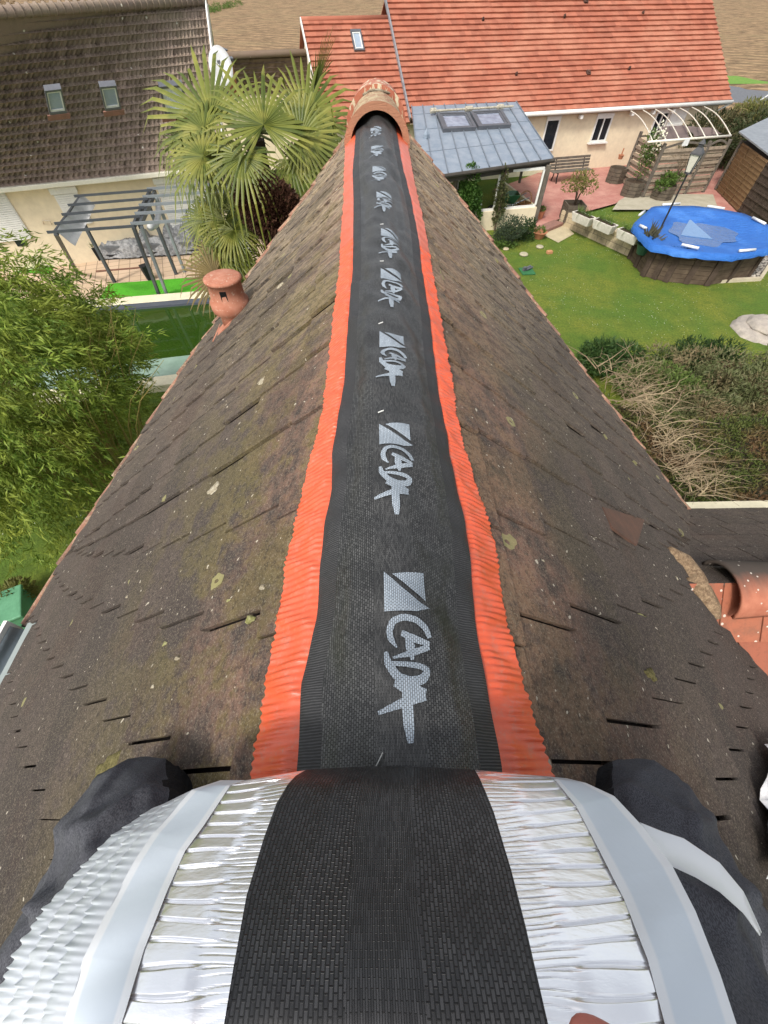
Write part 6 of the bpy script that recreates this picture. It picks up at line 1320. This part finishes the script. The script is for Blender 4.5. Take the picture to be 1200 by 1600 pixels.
def lane_pts(names, nsub, disp, twid=None, dz=0.):
    """surface between consecutive tracks"""
    V = []; Fc = []; U = []
    T_ = np.linspace(0, 1, NT_); cols = []
    for a_, b_ in zip(names[:-1], names[1:]):
        for s_ in np.linspace(0, 1, nsub, endpoint=False): cols.append((a_, b_, s_))
    cols.append((names[-2], names[-1], 1.))
    nc = len(cols)
    for ti, t_ in enumerate(T_):
        for ci, (a_, b_, s_) in enumerate(cols):
            pa, pb = at_row(a_, t_), at_row(b_, t_); p = pa * (1 - s_) + pb * s_; so_ = side_off[a_] * (1 - s_) + side_off[b_] * s_
            if a_ == 'Lbk' and b_ == 'Rbk': so_ -= .012 * math.sin(math.pi * s_) * (.5 + .5 * t_); p = p + np.array([0, -6 * math.sin(math.pi * s_) * (1 - t_) ** 6])
            vq = p[1] - (0 if ('bk' in a_ and 'bk' in b_) else 0); dd = dep_c(vq) + so_ * (1 - .25 * t_) + dz
            P_ = DP(p[0], p[1], dd); V.append(P_ + toward(P_) * disp(t_, ci / (nc - 1), P_)); U.append((s_ if nc < 3 else ci / (nc - 1), t_))
    for j in range(NT_ - 1):
        for i in range(nc - 1): Fc.append((j * nc + i, j * nc + i + 1, (j + 1) * nc + i + 1, (j + 1) * nc + i))
    return V, Fc, U, nc
def add_back(V, Fc, nc, flat=False):
    """continue the sheet over the far crest down to the ridge and, behind the frame, down round the roll"""
    first = [np.array(V[i]) for i in range(nc)]; n0 = len(V)
    for r_, (dy, dz_) in enumerate(((.0, -.02), (-.004, -.04), (-.01, -.06))):
        for p in first: V.append(p + RY * dy + np.array([0, 0, dz_]))
    rows = [list(range(nc))] + [[n0 + r_ * nc + i for i in range(nc)] for r_ in range(3)]
    for a_, b_ in zip(rows[:-1], rows[1:]):
        for i in range(nc - 1): Fc.append((b_[i], b_[i + 1], a_[i + 1], a_[i]))
    last = list(range(n0 - nc, n0)); lp_ = [np.array(V[i]) for i in last]; n1 = len(V)
    for r_, (dy, dz_) in enumerate(((-.05, -.01), (-.10, -.06), (-.12, -.12), (-.09, -.17))):
        for p in lp_: V.append(p + RY * dy + np.array([0, 0, dz_]))
    rows = [last] + [[n1 + r_ * nc + i for i in range(nc)] for r_ in range(4)]
    for a_, b_ in zip(rows[:-1], rows[1:]):
        for i in range(nc - 1): Fc.append((a_[i], a_[i + 1], b_[i + 1], b_[i]))
    return V, Fc
def finish(name, res, mat, disp_uv=None, uvm=None):
    V, Fc, U, nc = res; V, Fc = add_back(V, Fc, nc); U = U + [U[i % nc] for i in range(len(V) - len(U))]
    return mesh_obj(name, V, Fc, mat, ROLL, smooth=True, uvs=U)
# length along the roll in metres for texture
V, Fc, U, nc = lane_pts(['Lbk', 'Rbk'], 26, lambda t_, s_, P_: .0022 * math.sin(31 * s_ + 6 * t_) * .5)
Vn = np.array(V).reshape(NT_, nc, 3); arc = np.concatenate([[0], np.cumsum(np.linalg.norm(np.diff(Vn[:, nc // 2], axis=0), axis=1))]); wdt = .235
ARC = arc
U = [((i % nc) / (nc - 1) * wdt - wdt / 2, arc[i // nc]) for i in range(NT_ * nc)]
WEAVE2 = weave('roll_mesh', .0062, .0036, (.014, .014, .015), (.045, .045, .047), (.0008, .0008, .0008), (.03, 0))
WEAVE2.node_tree.nodes['Principled BSDF'].inputs['Roughness'].default_value = .45
finish('roll_mesh', (V, Fc, U, nc), WEAVE2)
# foil, pleated
def tl(t_): return float(np.interp(t_, np.linspace(0, 1, NT_), ARC))
def pleat(sgn):
    def f(t_, s_, P_):
        s = s_ if sgn > 0 else s_; inner = 1 - s if sgn < 0 else s      # inner: 0 at the black mesh, 1 at the tape
        inner = (1 - s_) if sgn < 0 else s_
        L_ = tl(t_) + .0012 * math.sin(4 * inner + 20 * t_); ph = L_ / .0125
        jj = math.floor(ph); fr = ph - jj; edge_ = .3 + .08 * math.sin(jj * 2.3) + .04 * math.sin(jj * 5.1)
        a = min(1, min(fr, 1 - fr) / .16); a = a * a * (3 - 2 * a); big = a * .0036 * min(1, max(0, (inner - edge_) * 9)) * (.8 + .3 * math.sin(jj * 1.7))
        g1_ = min(1, max(0, 1 - (inner - edge_ + .02) * 9)); lc_ = L_ / .0046 + .6 * math.sin(3 * inner + jj); fr2 = lc_ - math.floor(lc_)
        crum = .0012 * (1 - min(1, min(fr2, 1 - fr2) / .22)) * -1 * (.5 + .5 * math.sin(math.floor(lc_) * 3.7)) * g1_
        return big * (.35 + .65 * min(1, max(0, (1 - inner) * 9))) + crum
    return f
NTo = NT_; 
k = NT('aluminium_foil'); n1 = k.noise(k.obj(), 160, 4, .7); n2 = k.noise(k.map(k.obj(), (1, 5, 5)), 30, 4); k.bump(k.math('ADD', k.math('MULTIPLY', n1, .15), n2), .35, .0012); FOIL = k.fin((.92, .92, .93), .3, .93)
NT_ = 900
ARC = np.interp(np.linspace(0, 1, NT_), np.linspace(0, 1, NTo), ARC)
finish('foil_edge', lane_pts(['Lft', 'Lbk'], 16, pleat(-1)), FOIL); finish('foil_edge', lane_pts(['Rbk', 'Rft'], 16, pleat(1)), FOIL)
NT_ = 260; ARC = np.interp(np.linspace(0, 1, NT_), np.linspace(0, 1, 900), ARC)
k = NT('white_film'); n1 = k.noise(k.obj(), 30, 4); k.bump(n1, .25, .002); sepu = k.n('ShaderNodeSeparateXYZ'); k.l(k.uv(), sepu.inputs[0]); e_ = k.ramp(k.math('ABSOLUTE', k.math('SUBTRACT', sepu.outputs[0], .5)), .33, .37); col = k.mix(e_, (.55, .61, .67), (.68, .7, .72)); FILM = k.fin(col, .22)
finish('adhesive_tape', lane_pts(['Lt2', 'Lft'], 8, lambda t_, s_, P_: .003 + .0012 * math.sin(25 * t_ + 3 * s_)), FILM); finish('adhesive_tape', lane_pts(['Rft', 'Rt2'], 8, lambda t_, s_, P_: .003 + .0012 * math.sin(25 * t_ + 3 * s_)), FILM)
# stacked wavy edges of the other windings on the left
WINDM = NT('winding_edge'); n1 = WINDM.noise(WINDM.obj(), 20, 4); WINDM.bump(n1, .3, .002); WINDM = WINDM.fin(WINDM.mix(n1, (.42, .46, .51), (.56, .58, .61)), .3)
tracks_sc = tracks['Lsc']
for w_i in range(4):
    V = []; Fc = []; NTw = 420
    for i in range(NTw):
        t_ = i / (NTw - 1); pa, pb = at_row('Lt2', t_), at_row('Lsc', t_); s0_, s1_ = w_i / 4, (w_i + 1) / 4 + .04
        zg = ((i * .068 + w_i * .37 + .25 * math.sin(i * .09 + w_i * 2)) % 1); saw = (zg if zg < .8 else (1 - zg) * 4) * (.08 + .04 * math.sin(i * .31 + w_i * 5)); zz = .0007 * math.sin(i * .54 + w_i)
        for s_, extra in ((s0_ - .02, 0), ((s0_ + s1_) / 2, .0028 + zz * .6), (s1_ + saw, .001 + zz), (s1_ + saw + .005, -.014)):
            p = pa * (1 - s_) + pb * s_; so_ = side_off['Lt2'] * (1 - s_) + side_off['Lsc'] * s_; dd = dep_c(p[1]) + so_ * (1 - .25 * t_) + .0055 * w_i
            P_ = DP(p[0], p[1], dd); V.append(P_ + toward(P_) * (extra + .002))
    for j in range(NTw - 1):
        for i in range(3): Fc.append((j * 4 + i, j * 4 + i + 1, (j + 1) * 4 + i + 1, (j + 1) * 4 + i))
    mesh_obj('winding_edge', V, Fc, WINDM, ROLL, smooth=True)
# peeled release liner curving off to the right
up_ = [(1000, 1286), (1035, 1300), (1069, 1311), (1125, 1349), (1162, 1394), (1189, 1457)]; dn_2 = [(1030, 1330), (1050, 1354), (1087, 1371), (1125, 1394), (1162, 1427), (1188, 1462)]
V = []; Fc = []; m_ = 30
for i in range(m_ + 1):
    t_ = i / m_ * 5; a = np.array([np.interp(t_, range(6), [q[0] for q in up_]), np.interp(t_, range(6), [q[1] for q in up_])]); b = np.array([np.interp(t_, range(6), [q[0] for q in dn_2]), np.interp(t_, range(6), [q[1] for q in dn_2])])
    for s_ in (0, .5, 1): p = a * (1 - s_) + b * s_; V.append(DP(p[0], p[1], .415 + .02 * (i / m_) + .006 * math.sin(3 * s_)))
for j in range(m_):
    for i in range(2): Fc.append((j * 3 + i, j * 3 + i + 1, (j + 1) * 3 + i + 1, (j + 1) * 3 + i))
o = mesh_obj('release_liner', V, Fc, FILM, ROLL, smooth=True); o.modifiers.new('s', 'SOLIDIFY').thickness = .001; 
# white film scrap at the right edge of the roof
V = []; Fc = []
for j in range(13):
    for i in range(7):
        u_, v_ = 1176 + i * 22 + 7 * math.sin(j * 1.3), 1165 + j * 17; h = slope_hit(u_, v_, 1); V.append(L2W(h[0], h[1], -T * h[0] + .05 + .02 * math.sin(j * .9 + i * 1.3) + .01 * math.sin(j * 2.3)))
for j in range(12):
    for i in range(6): a = j * 7 + i; Fc.append((a, a + 1, a + 8, a + 7))
o = mesh_obj('plastic_film', V, Fc, M('film_white', (.72, .72, .72), (.62, .6, .6), 8, .25), None, smooth=True); tag(o, 'crumpled white plastic film lying on the right slope at the frame edge', 'plastic film'); o.modifiers.new('s', 'SOLIDIFY').thickness = .001

# ================================================================== PERSON straddling the ridge
PSN = thing('person', 'person in dark grey work trousers straddling the ridge behind the roll, knees on both slopes', 'person', tuple(L2W(0, -.34, -.02)))
k = NT('grey_fabric'); w1 = k.n('ShaderNodeTexNoise'); w1.inputs['Scale'].default_value = 800; w1.inputs['Detail'].default_value = 2; k.l(k.map(k.obj(), (1, .45, 1), (0, 0, R(35))), w1.inputs[0]); n1 = k.noise(k.obj(), 9, 5, .65); wr = k.n('ShaderNodeTexWave'); wr.inputs['Scale'].default_value = 3.2; wr.inputs['Distortion'].default_value = 9; wr.inputs['Detail'].default_value = 2; k.l(k.map(k.obj(), (1, .45, .6), (0, 0, R(20))), wr.inputs[0])
col = k.mix(k.ramp(w1.outputs[0], .42, .58), (.045, .046, .053), (.085, .087, .098)); b0 = k.n('ShaderNodeBump'); b0.inputs['Strength'].default_value = .55; b0.inputs['Distance'].default_value = .014; k.l(k.math('ADD', wr.outputs[1], n1), b0.inputs['Height']); b1_ = k.n('ShaderNodeBump'); b1_.inputs['Strength'].default_value = .3; b1_.inputs['Distance'].default_value = .001; k.l(w1.outputs[0], b1_.inputs['Height']); k.l(b0.outputs[0], b1_.inputs['Normal']); k.l(b1_.outputs[0], k.b.inputs['Normal']); GFAB = k.fin(col, .9)
BFAB = M('black_fabric', (.008, .008, .009), (.013, .013, .015), 12, .75, bump=.4); SKIN = M('skin', (.55, .2, .16), (.45, .15, .12), 20, .5, bump=.1); HAIR = M('hair_dark', (.03, .018, .01), (.02, .012, .008), 60, .6)
def skin_mesh(name, nodes, edges, mat, parent, sub=2, root=0, soft=0):
    V = [np.array(n_[:3], float) - np.array(PSN.location) for n_ in nodes]; me = bpy.data.meshes.new(name); me.from_pydata([tuple(v) for v in V], edges, []); o = bpy.data.objects.new(name, me); COL.objects.link(o); o.parent = parent
    m_ = o.modifiers.new('skin', 'SKIN'); m_.use_smooth_shade = True; m_.branch_smoothing = .6
    for i, n_ in enumerate(nodes): d_ = me.skin_vertices[0].data[i]; d_.radius = (n_[3], n_[4] if len(n_) > 4 else n_[3]); d_.use_root = (i == root)
    s_ = o.modifiers.new('sub', 'SUBSURF'); s_.levels = sub; s_.render_levels = sub; me.materials.append(mat)
    if soft: q_ = o.modifiers.new('soft', 'SMOOTH'); q_.factor = .8; q_.iterations = soft
    # bake to a real mesh
    dg = bpy.context.evaluated_depsgraph_get(); ev = o.evaluated_get(dg); nm_ = bpy.data.meshes.new_from_object(ev); o.modifiers.clear(); o.data = nm_
    nm_.polygons.foreach_set('use_smooth', [True] * len(nm_.polygons)); return o
def W_(x, y, z): p = L2W(x, y, z); return p
KL = DP(207, 1250, .67); KR = DP(1008, 1252, .67)
HL = W_(-.12, -.40, .09); HR = W_(.12, -.40, .09); PEL = W_(0, -.44, .12)
AL = W_(-.62, -.34, -.38); AR = W_(.62, -.34, -.38); CHS = W_(0, -.52, .42); NEK = W_(0, -.50, .58); HDb = W_(0, -.45, .66); HDt = W_(0, -.43, .80)
SL = W_(-.18, -.50, .50); SR = W_(.18, -.50, .50); EL_ = W_(-.30, -.30, .34); ER = W_(.30, -.30, .34)
PALR = CP + np.array([.112, -.15, -.25]); WRR = PALR + np.array([.02, -.04, -.075]); WRL = W_(-.20, -.155, .47)
FOL = W_(-.74, -.48, -.50); FOR_ = W_(.74, -.48, -.50)
nodes = [(*PEL, .12, .1), (*HL, .05), (*KL, .03), (*AL, .02), (*FOL, .018), (*HR, .05), (*KR, .03), (*AR, .02), (*FOR_, .018),
         (*CHS, .13, .1), (*NEK, .05), (*HDb, .07), (*HDt, .075), (*SL, .055), (*EL_, .038), (*WRL, .025), (*SR, .055), (*ER, .038), (*WRR, .025)]
edges = [(0, 1), (1, 2), (2, 3), (3, 4), (0, 5), (5, 6), (6, 7), (7, 8), (0, 9), (9, 10), (10, 11), (11, 12), (9, 13), (13, 14), (14, 15), (9, 16), (16, 17), (17, 18)]
# palms and fingers added to the same skeleton
def hand(wr_, side, nodes, edges, wi):
    palm_ = wr_ + np.array([-.035 * side, .06, .015]) if side < 0 else PALR; pi = len(nodes); nodes.append((*palm_, .03, .014)); edges.append((wi, pi))
    for f_, (dx_, L_) in enumerate(((-.03, .062), (-.010, .07), (.012, .066), (.032, .052))):
        k0 = palm_ + np.array([dx_ * .75, .028, 0.002]); k1 = k0 + np.array([dx_ * .2 - .01 * side, L_ * .42, -.008]); k2 = k1 + np.array([-.006 * side, L_ * .34, -.018]); k3 = k2 + np.array([0, L_ * .22, -.02])
        if side > 0: k0 = palm_ + np.array([dx_ * .3, dx_ * .7, .03]); k1 = k0 + np.array([-.008, 0, L_ * .42]); k2 = k1 + np.array([-.016, 0, L_ * .3]); k3 = k2 + np.array([-.016, 0, L_ * .1])
        ids = []
        for q, r_ in ((k0, .0095), (k1, .0088), (k2, .008), (k3, .0068)): ids.append(len(nodes)); nodes.append((*q, r_))
        edges.append((pi, ids[0])); edges += [(ids[0], ids[1]), (ids[1], ids[2]), (ids[2], ids[3])]
    t0 = palm_ + np.array([-.034 * side, -.012, -.004]); t1 = t0 + np.array([-.024 * side, .024, -.008]); t2 = t1 + np.array([-.014 * side, .024, -.006]); a_ = len(nodes)
    
    if side > 0: t0, t1, t2 = PALR + np.array([-.012, .03, 0]), DP(990, 1672, .16), DP(895, 1620, .155)
    nodes += [(*t0, .013), (*t1, .012), (*t2, .0085)]; edges += [(pi, a_), (a_, a_ + 1), (a_ + 1, a_ + 2)]
hand(WRL, -1, nodes, edges, 15); hand(WRR, 1, nodes, edges, 18)
body = skin_mesh('body', nodes, edges, SKIN, PSN)
# face
FC = W_(0, -.36, .735); fw = RY
mb = MB(); mb.tube([FC + (0, -.012, .012), FC + (0, .018, -.018), FC + (0, .0, -.026)], [.007, .012, .006], 8); mb.build('nose', SKIN, PSN, smooth=True)
mb = MB(); mb.tube([FC + (-.025, -.003, -.045), FC + (0, .006, -.046), FC + (.025, -.003, -.045)], [.002, .006, .002], 6); mb.build('mouth', M('lips', (.35, .12, .1)), PSN, smooth=True)
for s_ in (-1, 1):
    mb = MB(); mb.lathe([(.001, -.011), (.008, -.008), (.011, 0), (.008, .008), (.001, .011)], FC + (s_ * .03, -.008, .012), 10); mb.build('eye', M('eye_white', (.7, .7, .68), (.6, .6, .58), 5, .2), PSN, smooth=True)
    mb = MB(); mb.lathe([(.004, -.026), (.015, -.016), (.02, .008), (.008, .026)], W_(s_ * .086, -.44, .735), 10); mb.build('ear', SKIN, PSN, smooth=True)
mb = MB(); mb.lathe([(.088, .0), (.096, .04), (.085, .08), (.05, .105), (.005, .115)], W_(0, -.455, .735), 18); mb.build('hair', HAIR, PSN, smooth=True)
# jacket
jn = [(*W_(0, -.44, .16), .155, .125), (*CHS, .16, .125), (*NEK - (0, 0, .03), .075), (*SL, .08), (*EL_, .058), (*(WRL * .75 + EL_ * .25), .042), (*SR, .08), (*ER, .058), (*(WRR * .75 + ER * .25), .042)]
skin_mesh('jacket', jn, [(0, 1), (1, 2), (1, 3), (3, 4), (4, 5), (1, 6), (6, 7), (7, 8)], BFAB, PSN)
# trousers: one continuous garment, knee panels in grey weave
def mid(a, b, t_): return a * (1 - t_) + b * t_
K2L = KL + np.array([-.035, -.05, -.075]); K2R = KR + np.array([.035, -.05, -.075])
tn = [(*PEL, .15, .12), (*HL, .1), (*mid(HL, KL, .5), .108), (*mid(HL, KL, .85), .108), (*KL, .1), (*K2L, .085), (*mid(K2L, AL, .5), .085), (*AL, .07),
      (*HR, .1), (*mid(HR, KR, .5), .108), (*mid(HR, KR, .85), .108), (*KR, .1), (*K2R, .085), (*mid(K2R, AR, .5), .085), (*AR, .07)]
te = [(0, 1), (1, 2), (2, 3), (3, 4), (4, 5), (5, 6), (6, 7), (0, 8), (8, 9), (9, 10), (10, 11), (11, 12), (12, 13), (13, 14)]
tro = skin_mesh('trousers', tn, te, GFAB, PSN, 4, soft=60)
tro.data.materials.append(BFAB)
off = np.array(PSN.location)
for p in tro.data.polygons:
    c = np.array(p.center) + off; u = c - CP; wv_ = u[1] * cp_ - u[2] * sp_
    # grey panel covers the outer/front of each knee, black cloth elsewhere
    lx = (c - RO) @ RX; s_ = -1 if lx < 0 else 1; K_ = KL if s_ < 0 else KR; H_ = HL if s_ < 0 else HR; ax2 = (H_ - K_) / np.linalg.norm(H_ - K_); t_ = (c - K_) @ ax2; rad = (c - K_) - ax2 * t_
    inner = -(rad @ RX) * s_; upz = rad[2]
    p.material_index = 0 if (t_ < .34 and (inner < .045) and upz > -.12) else 1
o = tro
co = np.empty(len(tro.data.vertices) * 3); tro.data.vertices.foreach_get('co', co); co = co.reshape(-1, 3); nrm = np.array([v.normal[:] for v in tro.data.vertices])
for i in range(len(co)):
    c = co[i] + off; lx = (c - RO) @ RX; s_ = -1 if lx < 0 else 1; K_ = KL if s_ < 0 else KR; H_ = HL if s_ < 0 else HR; ax2 = (H_ - K_) / np.linalg.norm(H_ - K_); t_ = (c - K_) @ ax2; rad = (c - K_) - ax2 * t_
    sd_ = np.cross(ax2, (0, 0, 1.)); sd_ /= np.linalg.norm(sd_); an = math.atan2(rad[2], rad @ sd_); f1 = math.sin(55 * t_ + 2.2 * an * s_ + 1.5 * math.sin(3 * an)); f2 = math.sin(7 * an + 16 * t_ + 2 * math.sin(20 * t_))
    am = .0075 * (math.exp(-((t_ - .17) / .12) ** 2)) + .0022; d_ = am * (max(0, f1) ** 2 * 1.6 + .9 * max(0, f2) ** 3); co[i] += nrm[i] * d_
tro.data.vertices.foreach_set('co', co.ravel()); tro.data.update()
tx = bpy.data.textures.new('wrinkle', 'CLOUDS'); tx.noise_scale = .055; tx.noise_depth = 2; dm = o.modifiers.new('wrinkles', 'DISPLACE'); dm.texture = tx; dm.strength = .012; dm.texture_coords = 'LOCAL'
for s_, A_, F_ in ((-1, AL, FOL), (1, AR, FOR_)):
    mb = MB(); d_ = (F_ - A_); mb.tube([A_ + (0, 0, .02), A_ + d_ * .3, A_ + d_ * .9 + (0, 0, -.01), A_ + d_ * 1.25 + (0, .03, -.015)], [.062, .06, .055, .03], 12); mb.build('boot', M('boot_black', (.02, .018, .016), (.03, .026, .022), 12, .6), PSN, smooth=True)
